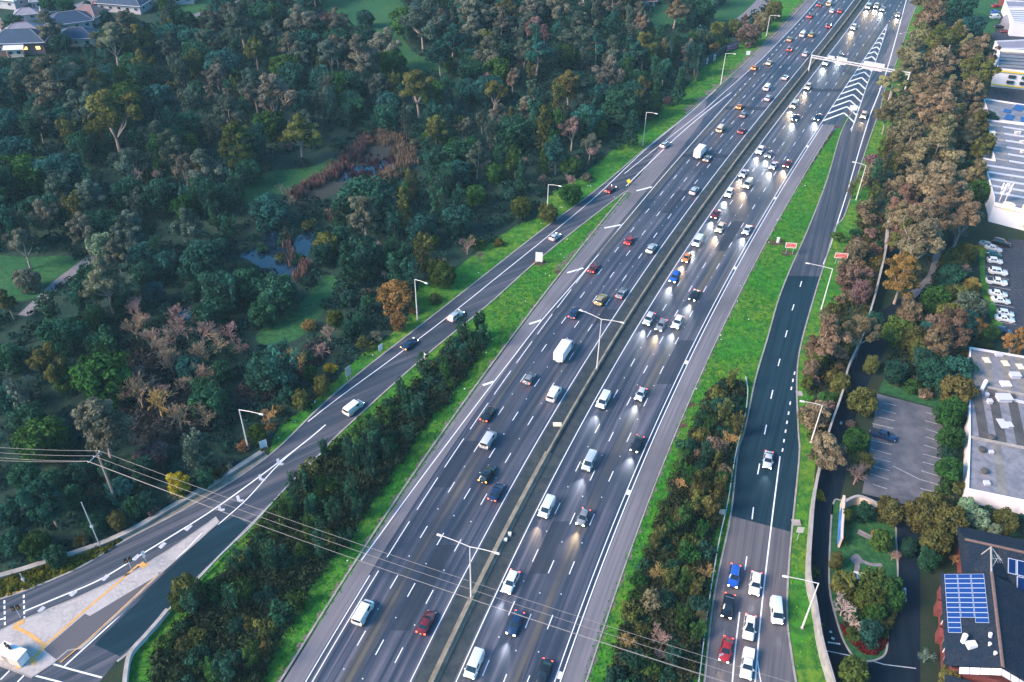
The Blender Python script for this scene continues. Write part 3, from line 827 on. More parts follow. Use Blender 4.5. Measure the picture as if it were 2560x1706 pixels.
# ---------------------------------------------------------------- vehicles (x forward, z up)
# stations: x, z low, z belt, z top, half width at the sill, half width at the top
KINDS = dict(
    sedan=dict(st=[(2.32, .38, .55, .62, .62, .55), (2.22, .28, .62, .72, .82, .70), (1.05, .24, .84, .93, .90, .74), (.25, .24, .92, 1.40, .90, .62), (-1.0, .24, .94, 1.42, .90, .62), (-1.75, .26, .94, 1.06, .89, .72), (-2.22, .30, .88, .98, .84, .70), (-2.34, .42, .70, .80, .74, .62)],
               ws=(2, 3), rear=(4, 5), side=(3, 4), axle=(1.38, -1.38), wr=.33, hz=.62, tz=.80),
    hatch=dict(st=[(1.98, .38, .55, .64, .62, .55), (1.88, .28, .64, .76, .82, .70), (.95, .24, .86, .97, .87, .72), (.25, .24, .95, 1.47, .87, .62), (-1.35, .24, .98, 1.47, .87, .60), (-1.88, .28, .95, 1.05, .84, .70), (-1.99, .40, .70, .80, .74, .64)],
               ws=(2, 3), rear=(4, 5), side=(3, 4), axle=(1.22, -1.22), wr=.32, hz=.66, tz=.88),
    wagon=dict(st=[(2.40, .42, .60, .70, .66, .58), (2.28, .32, .74, .88, .88, .76), (1.15, .28, .98, 1.08, .94, .80), (.45, .28, 1.06, 1.68, .94, .70), (-1.75, .28, 1.08, 1.70, .94, .68), (-2.25, .32, 1.05, 1.18, .92, .78), (-2.38, .44, .80, .90, .82, .72)],
               ws=(2, 3), rear=(4, 5), side=(3, 4), axle=(1.42, -1.42), wr=.38, hz=.76, tz=1.0),
    van=dict(st=[(2.40, .42, .66, .78, .74, .66), (2.30, .32, .86, 1.05, .90, .80), (1.80, .28, 1.12, 1.25, .96, .84), (1.05, .28, 1.20, 1.98, .96, .80), (-2.25, .28, 1.22, 2.02, .96, .80), (-2.42, .32, 1.15, 1.90, .95, .78), (-2.46, .44, .90, 1.10, .90, .76)],
             ws=(2, 3), rear=(5, 6), side=(3, 4), axle=(1.55, -1.50), wr=.36, hz=.86, tz=1.05),
    ute=dict(st=[(2.60, .46, .66, .76, .70, .62), (2.48, .36, .80, .95, .90, .78), (1.30, .32, 1.00, 1.10, .94, .80), (.65, .32, 1.08, 1.74, .94, .70), (-.55, .32, 1.08, 1.74, .94, .70), (-.85, .32, 1.06, 1.14, .94, .86), (-2.50, .36, 1.04, 1.12, .93, .86), (-2.60, .46, .90, 1.00, .90, .84)],
             ws=(2, 3), rear=(4, 5), side=(3, 4), axle=(1.60, -1.62), wr=.40, hz=.82, tz=.92, tray=(-2.42, -.95)),
    truck=dict(st=[(3.60, .50, .90, 1.05, .85, .80), (3.52, .42, 1.25, 1.45, 1.05, 1.0), (3.35, .40, 1.35, 1.55, 1.08, 1.0), (3.00, .40, 1.40, 2.35, 1.08, .95), (1.80, .40, 1.40, 2.40, 1.08, .95), (1.72, .40, 1.30, 2.20, 1.06, .92)],
               ws=(2, 3), rear=None, side=(3, 4), axle=(2.6, -1.9), wr=.45, hz=.85, tz=.95, box=(-3.7, 1.6, .75, 3.1, 1.15)),
)
def half(st):
    x, zl, zb, zt, w, wt = st
    return [(w * .90, zl), (w, zl + .22), (w * .985, zb), (wt, zt - .055), (wt * .80, zt)]

def quad_inset(a, b, c, d, u0, u1, v0, v1):
    f = lambda u, v: (a * (1 - u) + b * u) * (1 - v) + (d * (1 - u) + c * u) * v
    return [f(u0, v0), f(u1, v0), f(u1, v1), f(u0, v1)]

def car_meshes(kind):
    k = KINDS[kind]
    S = k['st']
    rings = []
    for st in S:
        h = half(st)
        rings.append([Vector((st[0], -y, z)) for y, z in h] + [Vector((st[0], y, z)) for y, z in h[::-1]])
    mb = MB()
    n = 10
    vs = [p for r in rings for p in r]
    fs = []
    for i in range(len(rings) - 1):
        for j in range(n):
            fs.append((i * n + j, (i + 1) * n + j, (i + 1) * n + (j + 1) % n, i * n + (j + 1) % n))
    fs.append(tuple(range(n)))
    fs.append(tuple(range(len(vs) - 1, len(vs) - 1 - n, -1)))
    mb.add(vs, fs)
    # wheel-arch lips
    for ax in k['axle']:
        for sy in (-1, 1):
            w = S[3][4]
            mb.box((ax, sy * (w - .01), k['wr'] + .05), (k['wr'] * 2.3, .06, k['wr'] * 1.3))
    out = {'body': [mb.mesh(kind + '_body', M['paintcar'], True)]}
    def panel(i, j, bands, u0=.06, u1=.94, v=.05, off=.012):
        m = MB()
        for q, jj in enumerate(bands):
            a, b = rings[i][jj], rings[j][jj]
            d, c = rings[i][jj + 1], rings[j][jj + 1]
            nrm = (b - a).cross(d - a).normalized()
            cen = (a + b + c + d) / 4 - Vector((cxm, 0, .7))
            if nrm.dot(cen) < 0: nrm = -nrm
            v0 = v if q == 0 else 0.0
            v1 = 1 - v if q == len(bands) - 1 else 1.0
            pts = [p + nrm * off for p in quad_inset(a, b, c, d, u0, u1, v0, v1)]
            m.add(pts, [(0, 1, 2, 3)])
        return m
    cxm = (S[0][0] + S[-1][0]) / 2
    out['windscreen'] = [panel(*k['ws'], (3, 4, 5)).mesh(kind + '_windscreen', M['glass'])]
    if k['rear']:
        out['rear_window'] = [panel(*k['rear'], (3, 4, 5), .12, .85).mesh(kind + '_rear_window', M['glass'])]
    sw = []
    i, j = k['side']
    if kind == 'van':
        spans = ((.04, .30),)
    elif kind == 'truck':
        spans = ((.08, .8),)
    else:
        spans = ((.03, .47), (.53, .97))
    for b in (2, 6):
        for u0, u1 in spans:
            sw.append(panel(i, j, (b,), u0, u1, .12).mesh(kind + '_side_window', M['glass']))
    out['side_window'] = sw
    w0 = S[1][4]
    xf, xr = S[1][0], S[-1][0]
    hl = []
    for sy in (-1, 1):
        hl.append(MB().box((S[0][0] - .14, sy * w0 * .76, k['hz'] - .03), (.24, .30, .13)))
    out['headlight'] = hl
    tl = []
    wt = S[-2][4]
    for sy in (-1, 1):
        tl.append(MB().box((xr + .06, sy * wt * .84, k['tz'] - .02), (.14, .26, .16)))
    out['taillight'] = tl
    out['bumper'] = [MB().box((S[0][0] - .05, 0, S[0][1] + .08), (.22, w0 * 1.7, .2)).mesh(kind + '_bumper', M['trim'])]
    out['number_plate'] = [MB().box((xr - .02, 0, S[-1][1] + .22), (.03, .37, .12)).mesh('number_plate', M['plate'])]
    out['mirror'] = [MB().box((S[2][0] - .35, sy * (S[2][4] + .10), S[2][2] + .06), (.14, .2, .14)).mesh('mirror', M['paintcar']) for sy in (-1, 1)]
    if 'tray' in k:
        a, b = k['tray']
        out['tray_cover'] = [MB().box(((a + b) / 2, 0, 1.13), (b - a, 1.5, .06)).mesh('tray_cover', M['trim'])]
    if 'box' in k:
        a, b, z0, z1, w = k['box']
        m = MB().box(((a + b) / 2, 0, (z0 + z1) / 2), (b - a, w * 2, z1 - z0)).box(((a + b) / 2, 0, z1 + .03), (b - a - .2, w * 2 - .2, .06)).box(((a + 2.0) / 2, 0, .6), (2.0 - a, .9, .28))
        out['cargo_box'] = [m.mesh('cargo_box', M['whitewall'])]
    return out

WHEEL = {}
def wheel_meshes(r):
    if r not in WHEEL:
        def disc(rr, w, x0=0.0):
            m = MB()
            m.lathe([(rr * .93, -w / 2), (rr, -w / 2 + .03), (rr, w / 2 - .03), (rr * .93, w / 2)], n=18)
            m.v = [(p[0], p[2] + x0, p[1]) for p in m.v]
            return m
        WHEEL[r] = (disc(r, .21).mesh('tyre', M['tyre']), disc(r * .62, .235).mesh('rim', M['rim']))
    return WHEEL[r]

CARCACHE = {}
def car_proto(kind, head, tail, canopy=False):
    key = (kind, head, tail, canopy)
    if key in CARCACHE: return CARCACHE[key]
    if kind not in CARCACHE: CARCACHE[kind] = car_meshes(kind)
    parts = []
    for nm, ms in CARCACHE[kind].items():
        for m in ms:
            if nm == 'headlight':
                m = m.mesh('headlight', M[{'on': 'headon', 'warm': 'headwarm', 'off': 'headoff'}[head]])
            elif nm == 'taillight':
                m = m.mesh('taillight', M[{'on': 'tailon', 'amber': 'tailamber', 'off': 'tailoff'}[tail]])
            parts.append((nm, m))
    if canopy:
        parts.append(('canopy', MB().box((-1.7, 0, 1.42), (1.75, 1.72, .66), taper=.93).mesh('canopy', M['whitewall'])))
    CARCACHE[key] = parts
    return parts

COL = dict(white=(.80, .78, .80), silver=(.50, .50, .53), grey=(.22, .22, .24), black=(.012, .013, .018), navy=(.012, .03, .09), blue=(.02, .10, .45), red=(.38, .015, .02),
           maroon=(.16, .012, .02), cream=(.62, .52, .40), orange=(.62, .20, .04), teal=(.02, .10, .12), gold=(.40, .28, .12))
BEAMS = 0
def vehicle(kind, colour, pos, heading, head='off', tail='off', canopy=False, beam=0.0, label='', group=None, name=None, cat=None):
    nm = name or dict(sedan='sedan_car', hatch='hatchback_car', wagon='wagon_car', van='delivery_van', ute='pickup_ute', truck='box_truck')[kind]
    rt = empty(nm, pos, heading, label, cat or dict(van='van', ute='pickup truck', truck='truck').get(kind, 'car'), group)
    k = KINDS[kind]
    for pn, me in car_proto(kind, head, tail, canopy):
        o = link(pn, me, rt)
        o.color = (*COL[colour], 1)
    ty, rm = wheel_meshes(k['wr'])
    for ax in k['axle']:
        for sy in (-1, 1):
            w = link('wheel', ty, rt)
            w.location = (ax, sy * (k['st'][3][4] - .10), k['wr'])
            link('rim', rm, w)
    if beam > 0:
        la = bpy.data.lights.new('headlight_beam', 'SPOT')
        la.energy = beam
        la.color = (1.0, .72, .42) if head == 'warm' else (.92, .95, 1.0)
        la.spot_size = R(54)
        la.spot_blend = 1.0
        la.shadow_soft_size = 0.25
        lo = bpy.data.objects.new('headlight_beam', la)
        C.objects.link(lo)
        lo.parent = rt
        lo.location = (k['st'][0][0] + .15, 0, k['hz'] + .1)
        lo.rotation_euler = (0, R(-90 + 3.0), 0)
    return rt

# ---- traffic on the motorway: pixel of each vehicle in the survey, kind, colour; snapped to its lane
ORD = ['nearest', 'second', 'third', 'fourth', 'fifth', 'sixth', 'seventh', 'eighth', 'ninth', 'tenth', 'eleventh', 'twelfth', 'thirteenth', 'fourteenth', 'fifteenth', 'sixteenth', 'seventeenth', 'eighteenth', 'nineteenth', 'twentieth']
def nth(i): return ORD[i] if i else 'first'
AWAY = [(905, 1531, 'van', 'white', 'amber'), (1084, 1556, 'sedan', 'maroon', 'on'), (1247, 1230, 'sedan', 'navy', 'on'), (1223, 1186, 'wagon', 'black', 'amber'), (1233, 1100, 'van', 'silver', 'amber'), (1225, 1035, 'sedan', 'black', 'on'),
        (1398, 985, 'van', 'white', 'on'), (1504, 749, 'wagon', 'gold', 'amber'), (1420, 881, 'truck', 'silver', 'amber'), (1338, 946, 'hatch', 'grey', 'on'), (1442, 782, 'sedan', 'navy', 'on'), (1482, 669, 'sedan', 'maroon', 'on'), (1576, 600, 'sedan', 'red', 'on'),
        (1631, 621, 'wagon', 'silver', 'amber'), (1559, 732, 'sedan', 'grey', 'on'), (1737, 477, 'wagon', 'silver', 'on'), (1770, 395, 'sedan', 'grey', 'amber'), (1748, 383, 'truck', 'white', 'on'), (1857, 326, 'sedan', 'maroon', 'on'), (1866, 287, 'hatch', 'grey', 'on'),
        (1806, 322, 'van', 'cream', 'amber'), (1856, 266, 'hatch', 'orange', 'amber'), (1924, 219, 'van', 'white', 'on'), (1927.6, 245, 'wagon', 'silver', 'on'), (1974, 193, 'sedan', 'silver', 'on'), (2022, 135, 'wagon', 'silver', 'on'), (1985, 123, 'hatch', 'maroon', 'on'),
        (1929.7, 156, 'sedan', 'cream', 'amber'), (1892.5, 169, 'hatch', 'orange', 'amber'), (1977.5, 97.8, 'sedan', 'gold', 'on'), (2013, 86, 'van', 'white', 'on'), (2041, 87, 'wagon', 'gold', 'on'), (2074, 64, 'sedan', 'maroon', 'on'), (2106, 27, 'sedan', 'red', 'on'), (2083, 27, 'hatch', 'white', 'on'),
        (2030.6, 40, 'sedan', 'red', 'on'), (2071, 9, 'van', 'cream', 'amber'), (2052, 12, 'hatch', 'maroon', 'on')]
TOWARD = [(1171, 1662, 'van', 'white', 'on'), (1278, 1455, 'wagon', 'white', 'on'), (1367.6, 1270, 'van', 'white', 'warm'), (1290, 1558, 'sedan', 'navy', 'on'), (1343, 1681, 'sedan', 'black', 'on'), (1456.7, 1293, 'hatch', 'grey', 'warm'), (1476, 1155, 'van', 'silver', 'on'),
          (1500.7, 1002, 'van', 'white', 'on'), (1589, 1109, 'sedan', 'black', 'on'), (1591, 985, 'hatch', 'silver', 'on'), (1611.5, 797.5, 'wagon', 'silver', 'on'), (1647.6, 812, 'sedan', 'grey', 'warm'), (1694, 806, 'wagon', 'white', 'on'), (1752, 738, 'sedan', 'black', 'on'),
          (1681.6, 693, 'wagon', 'blue', 'on'), (1709, 644.5, 'hatch', 'orange', 'warm'), (1737, 604, 'van', 'white', 'on'), (1806, 570, 'wagon', 'cream', 'warm'), (1862, 574, 'sedan', 'silver', 'on'), (1783.6, 535, 'sedan', 'maroon', 'on'), (1819, 482.7, 'wagon', 'white', 'on'),
          (1876, 461, 'van', 'cream', 'warm'), (1857, 432.7, 'sedan', 'silver', 'warm'), (1941, 413.6, 'sedan', 'silver', 'on'), (1974, 410, 'hatch', 'maroon', 'warm'), (1929, 386, 'hatch', 'grey', 'on'), (1896, 376, 'wagon', 'white', 'on'), (1991, 293.6, 'sedan', 'navy', 'on'),
          (2049.5, 292.5, 'sedan', 'navy', 'on'), (1988, 263, 'van', 'cream', 'warm'), (2024, 217, 'wagon', 'cream', 'warm'), (2071, 157, 'van', 'white', 'on'), (2109, 140, 'sedan', 'grey', 'on'), (2133.7, 68, 'wagon', 'white', 'warm'), (2194, 15, 'wagon', 'cream', 'warm'), (2212, 22, 'sedan', 'silver', 'on'),
          (2169, 17, 'van', 'cream', 'warm')]
LANES_A = [(-1.95, 'lane beside the median'), (-5.85, 'second lane from the median'), (-9.65, 'third lane from the median'), (-13.5, 'fourth lane from the median'), (-17.3, 'outermost merging lane')]
LANES_T = [(9.1, 'lane beside the median'), (12.84, 'second lane from the median'), (16.55, 'third lane from the median'), (20.6, 'outer lane')]
KW = dict(sedan='sedan', hatch='hatchback', wagon='wagon', van='van', ute='ute', truck='box truck')
def place_traffic(lst, lanes, away):
    rows = {}
    for px, py, kind, colr, lt in lst:
        p = G(px, py, 0.75)
        off = p.x - cx(p.y)
        ln = min(range(len(lanes)), key=lambda i: abs(lanes[i][0] - off))
        rows.setdefault(ln, []).append([p.y, kind, colr, lt])
    for ln, row in rows.items():
        row.sort()
        prev = -1e9
        for i, (y, kind, colr, lt) in enumerate(row):
            L = KINDS[kind]['st'][0][0] * 2
            y = max(y, prev + L * .95 + 1.2)
            prev = y
            t = tang(y)
            a = math.atan2(t.y, t.x) + (0 if away else math.pi)
            lab = f"{colr} {KW[kind]}, {nth(i)} from the bottom edge in the {'outbound' if away else 'oncoming'} {lanes[ln][1]}"
            vehicle(kind, colr, (cx(y) + lanes[ln][0] + random.uniform(-.25, .25), y, 0.05), a, 'off' if away else lt, lt if away else 'on',
                    beam=0 if away else BEAM * (1.0 if lt == 'on' else 1.15), label=lab, group='cars heading away on the motorway' if away else 'oncoming cars on the motorway')
BEAM = 1700.0
place_traffic(AWAY, LANES_A, True)
place_traffic(TOWARD, LANES_T, False)
def heading(a, b):
    d = G(*b) - G(*a)
    return math.atan2(d.y, d.x)
rampdir = lambda x, y: heading((x, y), (x + 30, y - 23.5))
for px, py, kd, cl, lt, dx, lab in (
        (1663, 362, 'wagon', 'silver', 'on', (30, -22), 'silver wagon on the exit ramp beside the paved gore'),
        (1526, 473, 'sedan', 'maroon', 'on', (30, -25), 'maroon sedan on the exit ramp beside the yellow sign'),
        (1387, 592, 'hatch', 'silver', 'on', (30, -25), 'silver hatchback on the exit ramp above the tall white sign'),
        (1139, 790, 'wagon', 'silver', 'on', (30, -24), 'silver wagon with red taillights midway along the exit ramp'),
        (1024, 860, 'sedan', 'navy', 'amber', (30, -23), 'navy sedan with amber taillights on the exit ramp shoulder line'),
        (884, 1020, 'van', 'white', 'amber', (30, -24), 'white van lowest on the exit ramp before the nose')):
    vehicle(kd, cl, G(px, py, .7) * 1 - Vector((0, 0, .65)), heading((px, py), (px + dx[0], py + dx[1])), 'on', lt, label=lab, group='cars on the exit ramp')
for px, py, kd, cl, hd, q, bm, lab, can in (
        (2159, 289, 'wagon', 'cream', 'warm', (2145, 330), 1.2, 'cream wagon entering the service road beside the nose sign', False),
        (2245, 37, 'sedan', 'cream', 'warm', (2236, 65), 1.2, 'cream sedan in the joining lane above the gantry', False),
        (1920, 1150, 'sedan', 'silver', 'on', (1908, 1240), .9, 'silver sedan alone on the new dark service road', False),
        (1835, 1441, 'wagon', 'blue', 'warm', (1828, 1485), .3, 'bright blue wagon last in the queue on the service road', False),
        (1820, 1516, 'wagon', 'black', 'on', (1812, 1560), .3, 'black wagon with silver roof bar queued behind the red car', False),
        (1815, 1624, 'sedan', 'red', 'warm', (1806, 1668), .3, 'red sedan at the front of the queue by the guard rail', False),
        (1888, 1460, 'wagon', 'white', 'on', (1883, 1500), .3, 'white wagon moving in the middle service lane', False),
        (1941, 1530, 'van', 'white', 'on', (1945, 1575), .3, 'white van in the kerbside service lane under the lamp arm', False),
        (1873, 1570, 'wagon', 'white', 'off', (1867, 1620), 0, 'white wagon with sunroof in the middle of the queue', False),
        (1868, 1662, 'ute', 'white', 'on', (1862, 1710), .2, 'white ute with canopy ahead of the white wagon', True)):
    rt = vehicle(kd, cl, G(px, py, .7) - Vector((0, 0, .64)), heading((px, py), q), hd, 'on', can, beam=BEAM * bm * .6, label=lab, group='cars on the service road')
    if 'sunroof' in lab:
        link('sunroof', MB().box((.15, 0, 1.705), (.8, .95, .02)).mesh('sunroof', M['glass']), rt)
    if 'roof bar' in lab:
        link('roof_bar', MB().box((-1.1, 0, 1.73), (.12, 1.5, .05)).mesh('roof_bar', M['rim']), rt)
    if cl == 'blue':
        link('roof_rail', MB().box((-.6, -.62, 1.70), (1.9, .07, .07)).mesh('roof_rail', M['rim']), rt)
        link('roof_rail', MB().box((-.6, .62, 1.70), (1.9, .07, .07)).mesh('roof_rail', M['rim']), rt)
vehicle('ute', 'navy', G(2207, 1088, .7) - Vector((0, 0, .64)), heading((2185, 1078), (2240, 1096)), label='dark blue pickup ute alone in the marked car park', group='parked cars')
PARK = [(2503, 607, 'wagon', 'black', 'black wagon parked against the white workshop wall'), (2484, 620, 'sedan', 'silver', 'silver sedan parked second from the workshop wall'), (2484, 634, 'hatch', 'teal', 'dark teal hatchback between silver and white cars in the yard'),
        (2487.6, 651, 'hatch', 'white', 'white hatchback next to the dark teal one in the yard'), (2495, 679, 'wagon', 'white', 'white wagon with dark sunroof parked in the yard row'), (2491.5, 704, 'ute', 'white', 'white ute in the middle of the yard row'),
        (2495, 733, 'sedan', 'white', 'white sedan just past the white ute in the yard'), (2502, 750, 'sedan', 'white', 'white sedan tight against the next white sedan in the yard'), (2514, 782, 'hatch', 'white', 'white hatchback after the gap in the yard row'),
        (2512, 796, 'sedan', 'white', 'white sedan at the end of the white row in the yard'), (2508, 826, 'hatch', 'navy', 'navy hatchback half hidden under the yard tree'), (2470, 612, 'sedan', 'grey', 'grey sedan tucked beside the black wagon in the yard')]
for px, py, kd, cl, lab in PARK:
    rt = vehicle(kd, cl, G(px, py, .7) - Vector((0, 0, .65)), heading((2470, 700), (2530, 709 if py > 625 else 716)), label=lab, group='parked cars')
for px, py, kd, cl, lab in ((2490, 15, 'hatch', 'red', 'red hatchback parked on the far grassy yard'), (2488, 30, 'hatch', 'blue', 'blue hatchback parked below the red one on the far yard'), (2488, 43, 'van', 'white', 'white van parked below the blue hatchback on the far yard'),
                            (2498, 66, 'sedan', 'black', 'black sedan beside the domed pale shed'), (2512, 78, 'hatch', 'maroon', 'maroon hatchback beside the domed pale shed'),
                            (2512, 205, 'sedan', 'navy', 'navy sedan parked before the yellow trimmed shopfront'), (2530, 209, 'wagon', 'red', 'red wagon parked before the yellow trimmed shopfront'), (2552, 214, 'sedan', 'silver', 'silver sedan parked before the yellow trimmed shopfront'),
                            (188, 48, 'sedan', 'white', 'white sedan on the pale drive between the houses'), (245, 8, 'wagon', 'red', 'red wagon on the drive beside the navy roofed house')):
    vehicle(kd, cl, G(px, py, .7) - Vector((0, 0, .65)), 0.2, label=lab, group='parked cars far off')

# ---------------------------------------------------------------- lamps, gantry, signs
LAND = {}      # landmarks by name, for the wording of labels
def lamp(name, top, base, arms, lab, mark):
    b = G(*base)
    h = max(8.0, min(16.0, height_at(base, top)))
    rt = empty('street_lamp', b, 0, lab, 'street lamp', 'street lamps along the roads')
    link('pole', MB().tube([(0, 0, 0), (0, 0, h * .5), (0, 0, h)], [.17, .13, .09], 8).mesh('lamp_pole', M['pale'], True), rt)
    link('base_plate', MB().box((0, 0, .08), (.5, .5, .16)).mesh('base_plate', M['concrete']), rt)
    for a in arms:
        e = G(a[0], a[1], h + .35) - b
        e.z = h + .35
        link('arm', MB().tube([(0, 0, h - .05), (e.x * .5, e.y * .5, h + .25), (e.x, e.y, e.z)], [.07, .065, .06], 6).mesh('lamp_arm', M['pale'], True), rt)
        d = Vector((e.x, e.y, 0)).normalized()
        hd = link('lamp_head', MB().box((e.x + d.x * .25, e.y + d.y * .25, e.z), (1.0, .38, .18), math.atan2(d.y, d.x), taper=.7).mesh('lamp_head', M['pale']), rt)
        link('lens', MB().box((e.x + d.x * .3, e.y + d.y * .3, e.z - .105), (.6, .28, .03), math.atan2(d.y, d.x)).mesh('lamp_lens', M['lens']), hd)
    LAND[mark] = b
lamp('a', (603, 1023), (621, 1122), [(650, 1035)], 'tall single arm lamp at the end of the pale retaining wall', 'the lamp by the retaining wall')
lamp('b', (1035.7, 698.7), (1043.7, 800), [(1063, 707)], 'tall single arm lamp midway along the exit ramp verge', 'the lamp midway along the ramp')
lamp('c', (1369.7, 462), (1367, 554), [(1398, 465)], 'tall single arm lamp on the verge level with the yellow sign', 'the lamp near the yellow sign')
lamp('d', (1615.7, 281), (1606.6, 365.5), [(1639, 284)], 'tall single arm lamp where the exit ramp leaves the motorway', 'the lamp where the ramp leaves')
lamp('e', (1812.6, 134), (1801.6, 212), [(1835, 135)], 'tall single arm lamp on the lawn before the graffiti wall', 'the lamp before the graffiti wall')
lamp('f', (1923.7, 39), (1915.6, 91), [(1946, 40)], 'farthest lamp on the wooded side of the motorway', 'the farthest lamp by the woods')
lamp('g', (2275.7, 87.7), (2267, 128), [(2254, 84)], 'farthest lamp among the brown trees past the gantry', 'the lamp past the gantry')
lamp('h', (2224.5, 228), (2217, 264), [(2202, 221)], 'lamp beside the joining lane below the gantry', 'the lamp below the gantry')
lamp('i', (2166, 414), (2140, 501), [(2137, 406)], 'lamp beside the narrow end of the service road', 'the lamp at the narrow service road')
lamp('j', (2078, 671.6), (2052.7, 774.7), [(2022, 659)], 'long armed lamp reaching over the service road by the red signs', 'the lamp by the red signs')
lamp('k', (2053.8, 1013), (2027, 1107), [(2009, 1004)], 'lamp standing in the brown trees beside the dashed taper', 'the lamp in the brown trees')
lamp('l', (2049, 1459.5), (2005, 1571), [(1968, 1442)], 'lamp on the green strip over the queue of cars', 'the lamp over the queue')
lamp('m', (1500.6, 797.5), (1491.5, 927.6), [(1455, 777), (1553, 806)], 'double armed lamp on the median barrier, the farther one', 'the farther double lamp')
lamp('n', (1170, 1367), (1177.8, 1496), [(1102, 1339), (1239, 1382)], 'double armed lamp on the median barrier, the nearer one', 'the nearer double lamp')
# median barrier
rt = empty('median_barrier', (0, 0, 0), 0, 'long low concrete barrier down the middle of the motorway', 'barrier')
mb = MB().wall(curve(3.62, Y0, Y1), -.36, .36, 0.05, .35).wall(curve(3.62, Y0, Y1), -.21, .21, .35, .80)
mb.build('barrier_wall', M['barrier'], rt)
mb = MB().wall(curve(3.62, Y0, 128), -.75, .75, 0.05, .16)
mb.build('barrier_plinth', M['barrier'], rt)
LAND['the median barrier'] = Vector((cx(150) + 3.6, 150, 0))
# gantry
gb = G(2021, 179)
hg = height_at((2021, 179), (2030, 139))
g1 = G(2275, 183, hg)
g1.z = 0
rt = empty('overhead_gantry', gb, 0, 'white steel sign gantry spanning the oncoming lanes and chevron island', 'gantry')
v = g1 - gb
a = math.atan2(v.y, v.x)
link('post', MB().tube([(0, 0, 0), (0, 0, hg + .3)], .27, 8).mesh('gantry_post', M['pale'], True), rt)
link('post', MB().tube([(v.x, v.y, 0), (v.x, v.y, hg + .3)], .27, 8).mesh('gantry_post', M['pale'], True), rt)
mb = MB()
mb.box((v.x / 2, v.y / 2, hg + .1), (v.length, .75, .12), a)
mb.box((v.x / 2, v.y / 2, hg - .75), (v.length, .9, .10), a)
n = 26
for i in range(n):
    p, q = v * (i / n), v * ((i + 1) / n)
    for s in (-.4, .4):
        o = Vector((-math.sin(a), math.cos(a), 0)) * s
        mb.tube([p + o + Vector((0, 0, hg - .7 if i % 2 else hg)), q + o + Vector((0, 0, hg if i % 2 else hg - .7))], .05, 4)
link('beam', mb.mesh('gantry_beam', M['pale']), rt)
def gsign(t0, t1, h, z):
    p, q = v * t0, v * t1
    c = (p + q) / 2 + Vector((math.sin(a), -math.cos(a), 0)) * -.75
    return MB().box((c.x, c.y, z), ((q - p).length, .12, h), a).box((c.x, c.y, z + h / 2 + .06), ((q - p).length, .55, .08), a).mesh('gantry_sign', M['pale'])
link('sign_panel', gsign(.165, .23, 1.5, hg), rt)
link('sign_panel', gsign(.27, .36, 1.9, hg - .1), rt)
link('sign_panel', gsign(.53, .74, 2.4, hg - .1), rt)
link('walkway', MB().box((v.x * .63 + math.sin(a) * 1.0, v.y * .63 - math.cos(a) * 1.0, hg - .9), (v.length * .2, .8, .08), a).mesh('walkway', M['pale']), rt)
link('walkway', MB().box((v.x * .315 + math.sin(a) * 1.0, v.y * .315 - math.cos(a) * 1.0, hg - .9), (v.length * .09, .8, .08), a).mesh('walkway', M['pale']), rt)
LAND['the gantry'] = gb

def sign(name, base, top, w, h, mat, lab, rz=0.0, posts=1, cat='road sign', mark=None, text=None, diamond=False, back=None, group=None, tm=None):
    b = G(*base)
    H_ = max(1.6, min(6.0, height_at(base, top)))
    rt = empty(name, b, rz, lab, cat, group)
    xs = (0,) if posts == 1 else (-w * .3, w * .3)
    for x in xs:
        link('post', MB().tube([(x, 0.05, 0), (x, 0.05, H_ - .1)], .055, 6).mesh('sign_post', M['steel']), rt)
    mb = MB()
    if diamond:
        s = w / 2
        z = H_ - s
        mb.add([(0, -.03, z - s), (s, -.03, z), (0, -.03, z + s), (-s, -.03, z), (0, 0, z - s), (s, 0, z), (0, 0, z + s), (-s, 0, z)],
               [(0, 1, 2, 3), (7, 6, 5, 4), (0, 4, 5, 1), (1, 5, 6, 2), (2, 6, 7, 3), (3, 7, 4, 0)])
    else:
        mb.box((0, -.015, H_ - h / 2), (w, .05, h))
    pn = link('panel', mb.mesh('sign_panel', mat), rt)
    if text:
        for s, z, sz in text:
            cu = bpy.data.curves.new('lettering', 'FONT')
            cu.body = s
            cu.size = sz
            cu.align_x = 'CENTER'
            cu.align_y = 'CENTER'
            cu.extrude = .004
            cu.materials.append(tm or M['white'])
            tmp = bpy.data.objects.new('lettering', cu)
            C.objects.link(tmp)
            bpy.context.view_layer.update()
            me = bpy.data.meshes.new_from_object(tmp.evaluated_get(bpy.context.evaluated_depsgraph_get()))
            bpy.data.objects.remove(tmp)
            o = link('lettering', me, pn)
            o.location = (0, -.046, H_ - h * z)
            o.rotation_euler = (R(90), 0, 0)
    if mark: LAND[mark] = b
    return rt
sign('speed_sign', (1347, 659), (1347, 631), 1.9, 2.9, M['white'], 'tall white board on two posts where ramp and grass wedge meet', -.15, 2, mark='the tall white sign')
sign('warning_sign', (1571, 466), (1574, 448), 1.6, 1.6, M['yellow'], 'small yellow diamond sign on the paved nose', -.5, 1, diamond=True, mark='the yellow sign')
sign('ramp_sign', (1064, 904), (1060, 884), .95, 1.9, M['white'], 'narrow white sign in a bark bed beside the ramp', -.9, 1, mark='the bark bed sign')
sign('ramp_sign', (953, 884), (949, 862), 1.25, 1.6, M['white'], 'small pale sign on the wooded verge by the lower ramp', .9, 1, mark='the small pale sign')
sign('ramp_sign', (873, 950), (866, 918), 1.5, 2.6, M['signback'], 'large pale sign on two posts on the lower ramp verge', .9, 2, mark='the large pale sign')
sign('rail_sign', (777, 1176), (770, 1158), 1.0, 1.6, M['white'], 'small white sign just behind the ramp guard rail', -.7, 1, mark='the guard rail sign')
